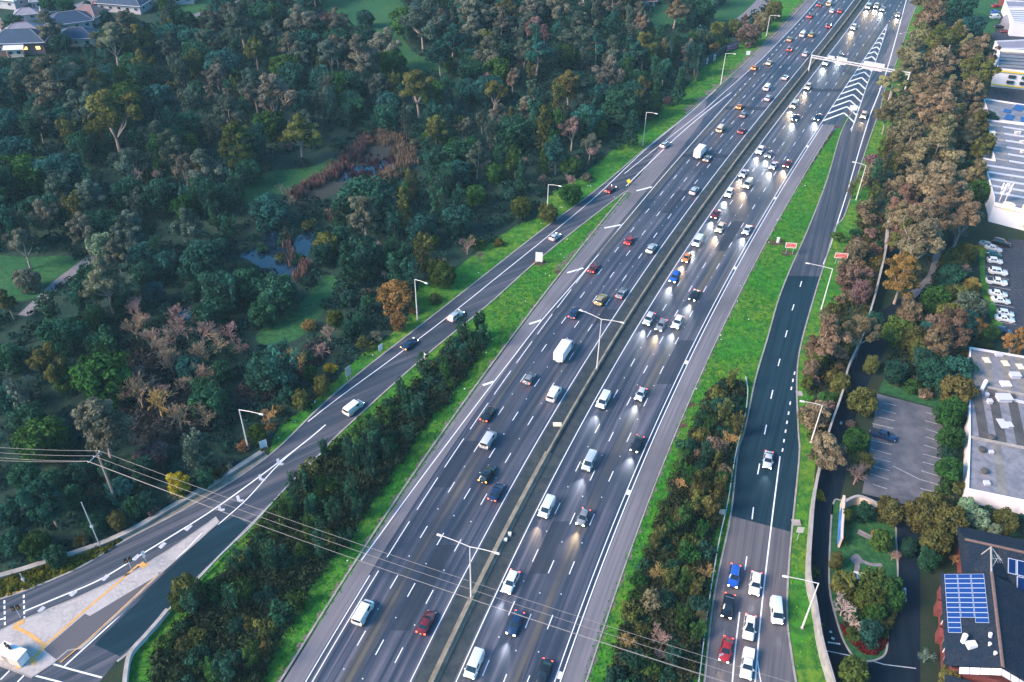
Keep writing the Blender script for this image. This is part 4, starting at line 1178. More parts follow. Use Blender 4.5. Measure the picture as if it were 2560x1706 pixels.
sign('wall_sign', (660, 1120), (655, 1102), 1.5, 2.0, M['white'], 'white angled board at the end of the pale retaining wall', .6, 1)
sign('wall_sign', (664, 1116), (666, 1100), 1.2, 1.8, M['white'], 'second white board folded against the retaining wall end', -.6, 1)
WW = [('WRONG WAY', .33, .46), ('GO BACK', .69, .46)]
sign('wrong_way_sign', (1972, 637), (1977, 607), 2.9, 1.65, M['red'], 'red wrong way board with white rim on the grass wedge', -.12, 2, mark='the red sign on the wedge', text=WW)
sign('wrong_way_sign', (2097, 662), (2105, 633), 3.4, 1.65, M['red'], 'faded red wrong way board among shrubs beyond the service road', -.12, 2, mark='the red sign in the shrubs', text=WW)
for o in [x for x in C.objects if x.name.startswith('wrong_way_sign')]:
    pn = [c for c in o.children if c.name.startswith('panel')][0]
    zs = [v.co.z for v in pn.data.vertices]
    xs = [v.co.x for v in pn.data.vertices]
    z0, z1, x1 = min(zs), max(zs), max(xs)
    m = MB()
    for z in (z0 + .09, z1 - .09): m.box((0, -.05, z), (x1 * 2, .03, .18))
    for x in (-x1 + .09, x1 - .09): m.box((x, -.05, (z0 + z1) / 2), (.18, .026, z1 - z0 - .36))
    link('rim_border', m.mesh('rim_border', M['white']), pn)
sign('nose_sign', (2130, 284), (2129, 262), 2.6, 1.8, M['white'], 'white board on two posts at the tip of the grass wedge', -.1, 2, mark='the sign at the wedge tip')
sign('verge_sign', (1869, 142), (1871, 128), 1.6, 1.6, M['white'], 'white sign on the lawn to the motorway side of the graffiti wall', 0, 1, mark='the sign near the graffiti wall')
sign('strip_sign', (1992, 1352), (2000, 1317), 1.25, 1.5, M['signback'], 'cream square sign on one post on the green strip', -.1, 1, mark='the sign on the green strip')
sign('rail_sign', (1802, 1293), (1799, 1272), 1.05, 1.35, M['signback'], 'cream square sign behind the service road guard rail', -.05, 1, mark='the sign behind the service rail')
sign('pole_board', (366, 1406), (359, 1378), .5, 1.6, M['white'], 'tall thin white post with board on the traffic island', .8, 1, cat='post')
def cabinet(base, size, mat, lab, rz=0, name='utility_cabinet', cat='cabinet'):
    rt = empty(name, G(*base), rz, lab, cat)
    link('body', MB().box((0, 0, size[2] / 2), size).mesh('cabinet_body', mat), rt)
    link('lid', MB().box((0, 0, size[2] + .04), (size[0] + .1, size[1] + .1, .08)).mesh('cabinet_lid', mat), rt)
    return rt
cabinet((1944, 607), (.6, .5, 1.5), M['white'], 'white upright cabinet in a rubble bed on the grass wedge')
cabinet((1393, 1064), (1.7, .9, .35), M['creamlight'], 'low cream box lying beside the median barrier')
cabinet((1990, 1309), (1.5, 1.3, .25), M['concrete'], 'square concrete pit cover beside the cream sign', name='pit_cover', cat='pit cover')
cabinet((1998, 986), (1.3, 1.3, .2), M['concrete'], 'square concrete pit cover at the dashed taper', name='pit_cover', cat='pit cover')
cabinet((1274, 1339), (.5, .5, .6), M['white'], 'small white bag beside the barrier under the nearer double lamp', name='rubbish_bag', cat='bag')
cabinet((1263, 1353), (.6, .5, .5), M['white'], 'small white box at the foot of the barrier', name='white_box', cat='box')
for i, p in enumerate(((1832.5, 671), (2019.8, 367), (1934.8, 496.5), (1565, 1232), (1387, 1689), (1711, 907))):
    q = G(*p)
    o = MB().box((0, 0, 0), (.55, 1.3, .05)).build('drain_grate', M['white'])
    o.location = (cx(q.y) + 23.2, q.y, .09)
    o.rotation_euler = (0, 0, math.atan2(tang(q.y).y, tang(q.y).x) - math.pi / 2)
    order = sorted((1832.5, 2019.8, 1934.8, 1565, 1387, 1711)).index((1832.5, 2019.8, 1934.8, 1565, 1387, 1711)[i])
    tag(o, f'pale drain grate between the outer edge lines, {nth(order)} from the bottom edge', 'drain grate', 'drain grates in the oncoming edge line')

# ---- guard rails and walls
def guard_rail(name, pts, lab, n=40, h=.8, side=1, cap=False):
    rt = empty(name, (0, 0, 0), 0, lab, 'guard rail')
    pts = spl(pts, 6)
    link('rail', MB().wall(pts, -.05, .05, h - .34, h - .04).wall(pts, -.08, .08, h - .04, h).mesh('rail', M['steel']), rt)
    L = [0]
    for i in range(len(pts) - 1): L.append(L[-1] + (pts[i + 1] - pts[i]).length)
    k = 0
    while k * 2.6 < L[-1] and k < 95:
        s = k * 2.6
        i = max(j for j in range(len(L)) if L[j] <= s)
        i = min(i, len(pts) - 2)
        p = pts[i].lerp(pts[i + 1], (s - L[i]) / max(1e-6, L[i + 1] - L[i]))
        link('post', MB().box((p.x, p.y, (h - .05) / 2), (.16, .12, h - .05)).mesh('rail_post', M['steel']), rt)
        k += 1
    return rt
guard_rail('guard_rail', gpts([(815, 1130), (720, 1222), (630, 1322), (560, 1388), (500, 1452), (455, 1494)]), 'steel guard rail beside the lower exit ramp and shrub bank')
guard_rail('guard_rail', gpts([(1863, 948), (1868, 985), (1860, 1050), (1838, 1140), (1818, 1262), (1800, 1340), (1782, 1440), (1764, 1560), (1748, 1690), (1740, 1750)]), 'long steel guard rail between the shrub bank and the service road')
def wallthing(name, pts, w, z1, mat, lab, cat='wall', coping=None, z0=0):
    rt = empty(name, (0, 0, 0), 0, lab, cat)
    pts = spl(pts, 6)
    link('wall_face', MB().wall(pts, -w / 2, w / 2, z0, z1).mesh('wall_face', mat), rt)
    if coping: link('coping', MB().wall(pts, -w / 2 - .06, w / 2 + .06, z1, z1 + .1).mesh('coping', coping), rt)
    return rt
wallthing('retaining_wall', gpts([(-70, 1468), (0, 1445), (91, 1418), (292, 1348), (457, 1256), (560, 1195), (655, 1135)]), .9, .6, M['kerb'], 'pale curving retaining wall between the exit ramp and the woods', coping=M['kerb'])
wallthing('crash_barrier', gpts([(314, 1750), (318, 1690), (330, 1640), (366, 1598), (395, 1565), (422, 1532)]), .55, 1.0, M['whitewall'], 'pale curved concrete barrier round the foot of the shrub bank', coping=M['concrete'])
NW = [(2217, 562), (2208, 643), (2187, 734), (2173, 786), (2146, 870), (2114, 940), (2098, 1005), (2068, 1092), (2050, 1158), (2029, 1257), (2020, 1350), (2015, 1454), (2029, 1523), (2045, 1622), (2068, 1706), (2080, 1750)]
wallthing('noise_wall', [p for p in gpts(NW)], .3, 3.0, M['concrete'], 'long pale noise wall between the green strip and the local road', coping=M['concrete'])
LAND['the noise wall'] = G(2146, 870)
gw = wallthing('graffiti_wall', gpts([(1742, 205), (1742, 185), (1756, 168), (1780, 156), (1800, 140), (1812, 133), (1845, 120)]), .3, 3.2, M['median'], 'low dark wall with blue and pink graffiti behind the roadside lawn')
for a_, b_, m_ in (((1764, 163.5), (1787, 152), 'iceart'), ((1815, 131.5), (1843, 121), 'pinkart'), ((1743.5, 192), (1746, 180), 'blueart')):
    p, q = G(*a_), G(*b_)
    d = (q - p).normalized()
    nrm = Vector((d.y, -d.x, 0)) * .19
    mb = MB().box(((p.x + q.x) / 2 + nrm.x, (p.y + q.y) / 2 + nrm.y, 1.55), ((q - p).length, .05, 2.3), math.atan2(d.y, d.x))
    f = link('graffiti', mb.mesh('graffiti', M[m_]), gw)
    mb = MB()
    k = 0.06
    while k < .92:
        c = p.lerp(q, k) + nrm * 1.2
        mb.box((c.x, c.y, 1.5 + random.uniform(-.2, .2)), (.35, .05, random.uniform(.9, 1.7)), math.atan2(d.y, d.x))
        c = p.lerp(q, k + .04) + nrm * 1.2
        mb.box((c.x, c.y, random.choice((.9, 1.5, 2.1))), (.9, .045, .3), math.atan2(d.y, d.x))
        k += random.uniform(.09, .14)
    link('scrawl', mb.mesh('scrawl', M['ink']), f)
LAND['the graffiti wall'] = G(1780, 156)
# garden walls on the planted island
gwl = wallthing('mural_wall', gpts([(2102, 1262), (2100, 1300), (2097, 1340), (2096, 1370)]), .35, 2.6, M['creamwall'], 'narrow garden wall with blue mural at the edge of the planted island', coping=M['creamwall'])
p, q = G(2099, 1290), G(2095, 1368)
d = (q - p).normalized()
nrm = Vector((-d.y, d.x, 0)) * .2
if nrm.x > 0: nrm = -nrm
link('mural', MB().box(((p.x + q.x) / 2 + nrm.x, (p.y + q.y) / 2 + nrm.y, 1.35), ((q - p).length, .05, 2.2), math.atan2(d.y, d.x)).mesh('mural', M['blueart']), gwl)
wallthing('garden_wall', gpts([(2104, 1276), (2122, 1266), (2143, 1262), (2178, 1276), (2198, 1288)]), .4, 2.4, M['creamwall'], 'bent cream garden wall at the head of the planted island', coping=M['concrete'])
LAND['the planted island'] = G(2150, 1430)
rt = empty('garden_bench', G(2162, 1345), R(-35), 'slatted grey timber seat in the middle of the island garden', 'bench')
link('seat', MB().box((0, 0, .45), (3.0, .6, .08)).mesh('seat', M['street']), rt)
link('backrest', MB().box((0, .3, .8), (3.0, .08, .5)).mesh('backrest', M['street']), rt)
for x in (-1.3, 1.3): link('leg', MB().box((x, 0, .2), (.12, .5, .4)).mesh('leg', M['trim']), rt)
rt = empty('garden_shelter', G(2148, 1463), R(-8), 'small white roofed shelter below the island path', 'shelter')
link('roof', MB().box((0, 0, 2.5), (2.9, 1.6, .12)).mesh('roof', M['whitewall']), rt)
for x in (-1.3, 1.3):
    for y in (-.6, .6): link('post', MB().tube([(x, y, 0), (x, y, 2.44)], .06, 6).mesh('post', M['trim']), rt)

# ---- power pole and cables
pb = G(297, 1271)
ph = height_at((297, 1271), (237, 1143))
rt = empty('power_pole', pb, 0, 'tall reddish power pole with white crossarm at the edge of the woods', 'power pole')
link('pole', MB().tube([(0, 0, 0), (0, 0, ph)], [.24, .17], 8).mesh('timber_pole', M['timber'], True), rt)
e0, e1 = G(221, 1157, ph - .3), G(249, 1131, ph - .3)
mb = MB().tube([e0 - pb, e1 - pb], .09, 4)
link('crossarm', mb.mesh('crossarm', M['pale']), rt)
for k in (0, .5, 1):
    c = (e0.lerp(e1, k)) - pb
    link('insulator', MB().lathe([(.06, 0), (.11, .08), (.06, .16), (.11, .24), (.05, .32)], (c.x, c.y, c.z + .08), 8).mesh('insulator', M['pale']), rt)
LAND['the power pole'] = pb
for i, (k, endR, endL, lab) in enumerate(((1.0, (2420, 1838), (-80, 1113), 'farthest of the overhead power cables crossing the motorway'), (.5, (2420, 1860), (-80, 1126), 'middle of the overhead power cables crossing the motorway'),
                                          (0.0, (2420, 1893), (-80, 1138), 'nearest upper of the overhead power cables crossing the motorway'), (-.03, (2420, 1890), (-80, 1147), 'nearest lower of the overhead power cables crossing the motorway'))):
    a_ = e0.lerp(e1, k)
    a_.z = ph + .1
    pts = []
    for end, sag in ((endL, .4), (endR, 2.4)):
        b_ = G(end[0], end[1], ph + .1)
        seg = [a_.lerp(b_, t) - Vector((0, 0, sag * 4 * t * (1 - t))) for t in np.linspace(0, 1, 15)]
        pts += seg[::-1] if end is endL else seg[1:]
    tag(MB().tube(pts, .034, 4).build('power_cable', M['wire']), lab, 'power cable', 'overhead power cables')
for top, base, lab, mk in (((197, 1258), (252, 1370), 'slim white pole standing at the retaining wall', 'the slim white pole'), ((46, 1436), (64, 1461), 'short white signal pole by the tactile strip', None)):
    b = G(*base)
    h = height_at(base, top)
    rt = empty('signal_pole', b, 0, lab, 'pole')
    link('pole', MB().tube([(0, 0, 0), (0, 0, h)], [.12, .09], 8).mesh('pole', M['steel']), rt)
    link('bracket', MB().box((0, 0, h * .48), (.5, .35, .4)).mesh('bracket', M['steel']), rt)
    if mk: LAND[mk] = b
def signal(base, lab, rz=0.0):
    rt = empty('traffic_signal', G(base[0], base[1], .17), rz, lab, 'traffic light', 'traffic lights at the ramp crossing')
    link('pole', MB().tube([(0, 0, 0), (0, 0, 3.3)], .07, 8).mesh('signal_pole', M['steel']), rt)
    for s in (-1, 1):
        hd = link('signal_head', MB().box((s * .36, 0, 2.8), (.36, .3, 1.0)).box((s * .36, .02, 2.8), (.62, .04, 1.3)).mesh('signal_head', M['black']), rt)
        for k, m_ in enumerate(('tailoff', 'yellow', 'trim')):
            link('lamp', MB().lathe([(.1, 0), (.1, .04)], (0, 0, 0), 10).mesh('signal_lamp', M[m_]), hd).matrix_local = Matrix.Translation((s * .36, -.16, 3.1 - .3 * k)) @ Matrix.Rotation(R(90), 4, 'X')
signal((330, 1426), 'black twin traffic signal beside the chevrons of the island', .6)
signal((52, 1545), 'black twin traffic signal at the crossing lines', .4)
signal((33, 1640), 'black twin traffic signal in front of the white kiosk', -.5)
kb = G(38, 1648)
rt = empty('white_kiosk', kb, heading((20, 1632), (66, 1650)), 'white flat roofed kiosk on the traffic island corner', 'kiosk')
link('wall', MB().box((0, 0, 1.1), (4.3, 1.9, 2.2)).mesh('kiosk_wall', M['creamwall']), rt)
link('end_panel', MB().box((2.17, 0, 1.15), (.05, 1.8, 2.0)).mesh('end_panel', M['whitewall']), rt)
link('roof', MB().box((0, 0, 2.28), (4.6, 2.2, .14)).mesh('kiosk_roof', M['whitewall']), rt)
link('door', MB().box((-.8, -.965, 1.0), (.9, .05, 1.9)).mesh('kiosk_door', M['concrete']), rt)
LAND['the white kiosk'] = kb
# advertising flags beside the queue
for b_, lab in (((1795, 1650), 'white feather flag leaning by the red sedan'), ((1849, 1672), 'white feather flag beside the white ute')):
    rt = empty('feather_flag', G(*b_), .3, lab, 'flag')
    link('mast', MB().tube([(0, 0, 0), (0, 0, 1.5)], .03, 5).mesh('mast', M['steel']), rt)
    link('cloth', MB().add([(0, 0, .25), (.9, .05, .5), (.75, .05, 1.45), (0, 0, 1.6), (0, .03, .25), (.9, .08, .5), (.75, .08, 1.45), (0, .03, 1.6)], [(0, 1, 2, 3), (7, 6, 5, 4), (0, 4, 5, 1), (1, 5, 6, 2), (2, 6, 7, 3), (3, 7, 4, 0)]).mesh('cloth', M['whitewall']), rt)
# ---------------------------------------------------------------- buildings
def pz(pts, z): return [G(x, y, z) for x, y in pts]
def house(name, c, w, d, h, rz, roof, wall, lab, lit=False, gable=False, over=.9, rh=None, chim=False):
    rt = empty(name, G(*c), rz, lab, 'house')
    rh = rh or min(w, d) * .36
    link('wall', MB().box((0, 0, h / 2), (w, d, h)).mesh('house_wall', wall), rt)
    a, b = w / 2 + over, d / 2 + over
    k = max(0, a - b) if not gable else a
    vs = [(-a, -b, h), (a, -b, h), (a, b, h), (-a, b, h), (-k, 0, h + rh), (k, 0, h + rh)]
    m = MB().add(vs, [(0, 1, 5, 4), (2, 3, 4, 5), (1, 2, 5), (3, 0, 4), (3, 2, 1, 0)])
    r = link('roof', m.mesh('house_roof', roof), rt)
    m = MB().tube([(-k, 0, h + rh + .04), (k, 0, h + rh + .04)], .14, 4)
    for sx, sy in ((-1, -1), (-1, 1), (1, -1), (1, 1)): m.tube([(sx * k, 0, h + rh + .04), (sx * a, sy * b, h + .06)], .12, 4)
    link('ridge', m.mesh('ridge', M['greyroof']), r)
    m = MB()
    for sy in (-1, 1): m.box((0, sy * (b + .06), h - .06), (2 * a, .12, .16))
    for sx in (-1, 1): m.box((sx * (a + .06), 0, h - .06), (.12, 2 * b + .24, .16))
    link('gutter', m.mesh('gutter', M['whitewall']), rt)
    if chim: link('chimney', MB().box((k * .5, .8, h + rh + .2), (.8, .6, 1.6)).mesh('chimney', M['brick']), r)
    nwin = max(2, int(w / 4))
    for i in range(nwin):
        x = -w / 2 + (i + .5) * w / nwin
        f = link('window', MB().box((x, -d / 2 - .03, h * .55), (1.7, .08, 1.3)).mesh('window_frame', M['whitewall']), rt)
        link('pane', MB().box((x, -d / 2 - .08, h * .55), (1.5, .04, 1.1)).mesh('pane', M['litwin'] if lit and i >= nwin - 2 else M['winglass']), f)
    for i in range(max(1, int(d / 5))):
        y = -d / 2 + (i + .5) * d / max(1, int(d / 5))
        f = link('window', MB().box((w / 2 + .03, y, h * .55), (.08, 1.5, 1.2)).mesh('window_frame', M['whitewall']), rt)
        link('pane', MB().box((w / 2 + .08, y, h * .55), (.04, 1.3, 1.0)).mesh('pane', M['winglass']), f)
    dr = link('door', MB().box((-w / 2 + .7, -d / 2 - .04, 1.05), (.95, .08, 2.1)).mesh('door', M['brownroof']), rt)
    link('handle', MB().box((-w / 2 + 1.05, -d / 2 - .1, 1.05), (.06, .06, .16)).mesh('handle', M['steel']), dr)
    return rt
house('brick_house', (62, 128), 19, 10, 5.2, R(9), M['navyroof'], M['brownroof'], 'dark navy roofed house with a glowing orange window at the woods edge', lit=True)
house('annexe_house', (45, 138), 6, 5, 3.4, R(9), M['whitewall'], M['creamwall'], 'small white gabled annexe before the glowing window house', gable=True)
house('grey_house', (62, 100), 15, 10, 3.4, R(24), M['greyroof'], M['creamwall'], 'pale grey roofed house behind the glowing window house', chim=True)
house('navy_house', (180, 70), 16, 9, 3.6, R(28), M['navyroof'], M['housewall'], 'long navy roofed house with white sloping wings')
house('navy_house', (200, 110), 13, 8, 3.8, R(8), M['navyroof'], M['creamwall'], 'navy roofed cream house lowest on the slope')
house('brown_house', (228, 50), 12, 9, 3.2, R(-15), M['brownroof'], M['creamwall'], 'brown tiled house above the long navy roof')
house('navy_house', (318, 22), 20, 12, 3.8, R(-10), M['navyroof'], M['housewall'], 'two storey navy roofed house with a tall cream chimney wall', chim=True)
house('white_house', (30, 16), 11, 8, 4.2, R(-14), M['whitewall'], M['housewall'], 'white house at the top corner across the street')
house('white_house', (462, 6), 9, 7, 4.0, R(10), M['greyroof'], M['housewall'], 'white house on the lawn near the top edge')
house('grey_house', (72, 48), 8, 5, 3.0, R(20), M['greyroof'], M['housewall'], 'small grey garage house beside the pale drive')
house('white_house', (1455, 8), 10, 7, 4.0, R(-20), M['greyroof'], M['housewall'], 'pale house half hidden by gums at the top edge')
house('brown_house', (1600, 14), 12, 6, 2.8, R(12), M['brick'], M['creamwall'], 'red roofed shed behind the gums at the top edge')
house('grey_house', (118, 14), 11, 8, 3.4, R(20), M['greyroof'], M['housewall'], 'grey roofed house across the pale street')
house('navy_house', (140, 40), 9, 7, 3.2, R(28), M['navyroof'], M['creamwall'], 'small navy roofed house above the twin roofs')
house('brown_house', (12, 84), 9, 7, 3.2, R(12), M['brownroof'], M['creamwall'], 'brown roofed house at the side edge beside the street')
rt = empty('timber_deck', G(150, 108), R(20), 'dark timber deck with two warm lights between the houses', 'deck')
link('platform', MB().box((0, 0, 1.2), (7, 4, .2)).mesh('platform', M['navyroof']), rt)
for x in (-3.2, 3.2):
    for y in (-1.8, 1.8): link('post', MB().box((x, y, .55), (.2, .2, 1.1)).mesh('post', M['trim']), rt)
for x in (-2.4, 0.6): link('deck_light', MB().lathe([(.1, 0), (.45, .2), (.45, .5), (.1, .8)], (x, 1.2, 1.3), 8).mesh('deck_light', M['litwin']), rt)

# ---- industrial sheds: footprint from the roof corners at eaves height
def shed(name, roofpx, z, wall, roof, lab, parapet=.5, cat='warehouse'):
    poly = pz(roofpx, z)
    rt = empty(name, (0, 0, 0), 0, lab, cat)
    link('wall', MB().prism(poly, 0, z - .02, top=False).mesh('shed_wall', wall), rt)
    r = link('roof', MB().sheet(poly, z - .25).mesh('shed_roof', roof), rt)
    if parapet:
        pl = [Vector((p.x, p.y, 0)) for p in poly]
        link('parapet', MB().wall(pl + [pl[0]], -.16, .16, z - .3, z + parapet * .4).mesh('parapet', wall), rt)
    return rt, r
def roofstrip(parent, a, b, w, z, mat, nm='skylight', dz=.12):
    p, q = G(a[0], a[1], z), G(b[0], b[1], z)
    d = q - p
    return link(nm, MB().box(((p.x + q.x) / 2, (p.y + q.y) / 2, z - .25 + dz / 2), (d.length, w, dz), math.atan2(d.y, d.x)).mesh(nm, mat), parent)
def vent(parent, p, z, size, mat, nm='roof_vent', dark=False):
    c = G(p[0], p[1], z)
    o = link(nm, MB().box((0, 0, size[2] / 2), size).box((0, 0, size[2] + .05), (size[0] * 1.12, size[1] * 1.12, .1)).mesh(nm, M['darksheet'] if dark else mat), parent)
    o.location = (c.x, c.y, z - .25)
    return o
ZB = max(3.5, min(8, height_at((2406, 1252), (2420.6, 1223))))
rt, rf = shed('grey_warehouse', [(2425, 870), (2640, 906), (2640, 1285), (2560, 1253), (2420, 1223), (2424, 1092), (2424, 1019), (2425, 955)], ZB, M['whitewall'], M['metalroof'], 'grey roofed warehouse with white walls beside the marked car park')
ZT = ZB
for a, b in (((2437, 875), (2446, 960)), ((2466, 880), (2475, 967)), ((2512, 888), (2523, 975)), ((2548, 893), (2560, 985))):
    roofstrip(rf, a, b, 1.7, ZT, M['mossroof'], 'stained_strip', .04)
for a, b in (((2440, 960), (2462, 1095)), ((2480, 968), (2506, 1105)), ((2528, 980), (2556, 1115)), ((2590, 1000), (2620, 1130))):
    roofstrip(rf, a, b, 1.9, ZT, M['darksheet'], 'dark_strip', .045)
roofstrip(rf, (2420, 958), (2640, 1003), .45, ZT, M['concrete'], 'roof_joint', .35)
roofstrip(rf, (2424, 1092), (2640, 1135), .45, ZT, M['concrete'], 'roof_joint', .38)
roofstrip(rf, (2492, 1110), (2510, 1240), 1.6, ZT, M['mossroof'], 'stained_strip', .035)
for p in ((2467, 900), (2514, 908), (2551, 916)): vent(rf, p, ZT, (1.3, 1.7, .12), M['creamlight'], 'roof_light')
for p, s in (((2497, 887), (1.9, 1.4, .5)), ((2537, 940), (2.6, 1.8, .9)), ((2509, 997), (3.6, 2.4, 1.0)), ((2474, 1005), (1.2, 1.2, .8)), ((2507, 1058), (1.8, 3.2, .08)), ((2524, 1060), (1.5, 1.7, .1)), ((2478, 1130), (1.1, .9, .4)), ((2467, 1208), (1.3, 1.2, .45)), ((2468, 987), (.8, .8, .6))):
    vent(rf, p, ZT, tuple(k * .8 for k in s), M['skylight'])
roofstrip(rf, (2522, 998), (2640, 1024), .35, ZT, M['skylight'], 'duct_pipe', .5)
link('flue', MB().tube([G(2454, 975, ZT), G(2466, 952, ZT + 1.0)], .45, 8).mesh('flue', M['whitewall']), rf)
vent(rf, (2514, 960), ZT, (2.0, 1.6, .3), M['whitewall'], 'roof_hatch')
for p in ((2455, 1126), (2461, 1180), (2478, 1096)):
    c = G(p[0], p[1], ZT)
    link('turbine_vent', MB().lathe([(.45, 0), (.5, .3), (.75, .45), (.7, .8), (.3, 1.0)], (c.x, c.y, ZT - .25), 12).mesh('turbine_vent', M['darksheet'], True), rf)
LAND['the grey warehouse'] = G(2424, 1092)

Z3 = max(5, min(9, height_at((2441.6, 434), (2455.6, 393))))
rt, rf = shed('long_workshop', [(2458, 299), (2640, 322), (2640, 545), (2486, 508), (2486, 495), (2458, 396), (2488, 402)], Z3, M['whitewall'], M['metalroof'], 'long white walled workshop with pale skylight strips in its roof')
for i in range(12):
    y0 = 312 + i * 17.0
    x0 = 2466 + i * 2.0 if i < 5 else (2490 if i == 5 else 2467 + (i - 6) * 4.6)
    if i >= 11: break
    if i < 6: roofstrip(rf, (x0, y0 - 2), (2506 + i * 3, y0 + 4), .9, Z3, M['concrete'], 'dull_strip', .1)
    roofstrip(rf, (2508 + i * 3 if i < 6 else x0, y0 + (4 if i < 6 else -2)), (2630, y0 + 22), 1.1, Z3, M['skylight'])
vent(rf, (2478, 335), Z3, (2.0, 1.4, .9), M['creamlight'])
for p in ((2540, 333), (2548, 333), (2553, 356), (2561, 356), (2555, 380)): vent(rf, p, Z3, (.8, .8, .7), M['pale'])
p0, p1 = G(2487, 510, Z3), G(2640, 548, Z3)
q = G(2459, 592)
d = (p1 - p0); d.z = 0
ang = math.atan2(d.y, d.x)
fr = link('facade', MB().box(((p0.x + p1.x) / 2 - math.sin(ang) * -.25, (p0.y + p1.y) / 2 - math.cos(ang) * .25, Z3 / 2 + .3), (d.length, .3, Z3 + .6), ang).mesh('facade', M['whitewall']), rt)
dn = d.normalized()
nr = Vector((dn.y, -dn.x, 0))
def onfac(t, z, sz, mat, nm, out=.45):
    c = p0 + dn * t + nr * out
    return link(nm, MB().box((c.x, c.y, z), sz, ang).mesh(nm, mat), rt)
onfac(12.5, Z3 * .46, (7, .12, 2.6), M['winglass'], 'shop_window')
onfac(12.5, Z3 * .22, (7, .16, .5), M['yellow'], 'yellow_sill')
onfac(13.5, 1.6, (6, 1.8, 3.0), M['creamwall'], 'porch', 1.3)
onfac(8.5, Z3 * .9, (17, .14, .12), M['concrete'], 'ledge')
lg = onfac(3.6, Z3 * .92, (3.4, .1, .9), M['creamlight'], 'round_logo_panel')
c = p0 + dn * 3.6
link('roof_disc', MB().lathe([(1.7, 0), (1.7, .06), (1.4, .06), (1.4, .1)], (c.x - nr.x * 2.2, c.y - nr.y * 2.2, Z3 - .2), 24).mesh('roof_disc', M['creamlight']), rf)
for k in range(4):
    a_, b_ = p0 + dn * (7 + 0) - nr * (1.2 + k * .8), p0 + dn * 15 - nr * (1.2 + k * .8)
    link('louvre', MB().tube([a_ + Vector((0, 0, .05)), b_ + Vector((0, 0, .05))], .18, 4).mesh('louvre', M['creamlight']), rf)
def antenna(base, n, lab):
    b = G(base[0], base[1], Z3)
    rt = empty('roof_antenna', b - Vector((0, 0, .25)), 0, lab, 'antenna', 'phone antennas on the workshop roof')
    link('mast', MB().tube([(0, 0, 0), (0, 0, 5.4)], .14, 6).mesh('mast', M['pale']), rt)
    for k in range(n):
        a = k * 2 * math.pi / n + .4
        x, y = math.cos(a) * .6, math.sin(a) * .6
        link('panel', MB().box((x, y, 4.6), (.34, .34, 2.2), a).mesh('antenna_panel', M['whitewall']), rt)
        link('bracket', MB().tube([(0, 0, 4.6), (x, y, 4.6)], .06, 4).mesh('bracket', M['steel']), rt)
        link('radio_unit', MB().box((x * .6, y * .6, 2.7), (.4, .4, .7), a).mesh('radio_unit', M['whitewall']), rt)
    return rt
antenna((2499, 502), 3, 'cluster of white phone antennas nearest the workshop corner')
antenna((2513, 503), 3, 'cluster of white phone antennas farther along the workshop roof')
Z4 = Z3 - .6
rt, rf = shed('solar_workshop', [(2459, 247), (2640, 275), (2640, 318), (2460, 297), (2453, 278), (2469, 278)], Z4, M['whitewall'], M['metalroof'], 'pale workshop with dark solar arrays behind the long workshop')
for a, b, w in (((2510, 275), (2528, 279), 3.0), ((2514, 290), (2534, 295), 5.0), ((2537, 265), (2560, 271), 6.5), ((2552, 298), (2580, 303), 5)):
    roofstrip(rf, a, b, w, Z4, M['panel'], 'solar_array', .2)
Z5 = 7.0
rt, rf = shed('ribbed_workshop', [(2500, 124), (2640, 132), (2640, 186), (2493, 172)], Z5, M['whitewall'], M['metalroof'], 'ribbed roof workshop above the yellow trimmed shopfront')
for k in range(5): roofstrip(rf, (2503 - k * 1.6, 134 + k * 8.2), (2640, 142 + k * 8.8), .5, Z5, M['darksheet'], 'rib', .15)
roofstrip(rf, (2502, 126), (2640, 134), 1.8, Z5, M['creamlight'], 'ridge_strip', .4)
p0, p1 = G(2493, 172, Z5), G(2640, 187, Z5)
d = p1 - p0; d.z = 0
ang = math.atan2(d.y, d.x); dn = d.normalized(); nr = Vector((dn.y, -dn.x, 0))
for z, m_, h in ((Z5 * .9, 'yellow', .5), (Z5 * .15, 'yellow', .4)):
    c = p0 + dn * (d.length / 2) + nr * .3
    link('yellow_trim', MB().box((c.x, c.y, z), (d.length, .16, h), ang).mesh('yellow_trim', M[m_]), rt)
for k in range(4):
    for z in (Z5 * .66, Z5 * .36):
        c = p0 + dn * (6 + k * 4.6) + nr * .26
        link('window', MB().box((c.x, c.y, z), (2.6, .1, 1.2), ang).mesh('window', M['winglass']), rt)
rt, rf = shed('plain_workshop', [(2488, 104), (2640, 97), (2640, 122), (2500, 122)], 6.6, M['whitewall'], M['greyroof'], 'plain grey roofed workshop behind the ribbed roof')
rt, rf = shed('striped_workshop', [(2520, 22), (2640, 22), (2640, 62), (2535, 55)], 6.0, M['whitewall'], M['skylight'], 'white striped roof workshop near the top corner')
for k in range(6): roofstrip(rf, (2525 + k * 2.4, 25 + k * 5.2), (2640, 27 + k * 5.8), .5, 6.0, M['greyroof'], 'rib', .12)
rt, rf = shed('brown_workshop', [(2512, 2), (2640, 6), (2640, 20), (2520, 18)], 5.0, M['whitewall'], M['greyroof'], 'grey roofed shed at the very top corner')
b = G(2543, 74)
rt = empty('domed_shed', b, R(-8), 'pale domed shed beside the far parked cars', 'shed')
prof = [(math.cos(t) * 5.5, math.sin(t) * 3.2 + 2.2) for t in np.linspace(0, math.pi, 11)]
vs, fs = [], []
for y in (-6, 6):
    vs += [(5.5, y, 0)] + [(x, y, z) for x, z in prof] + [(-5.5, y, 0)]
n = 13
for i in range(n - 1): fs.append((i, i + 1, n + i + 1, n + i))
fs += [tuple(range(n - 1, -1, -1)), tuple(range(n, 2 * n))]
link('shell', MB().add(vs, fs).mesh('shell', M['greyroof']), rt)
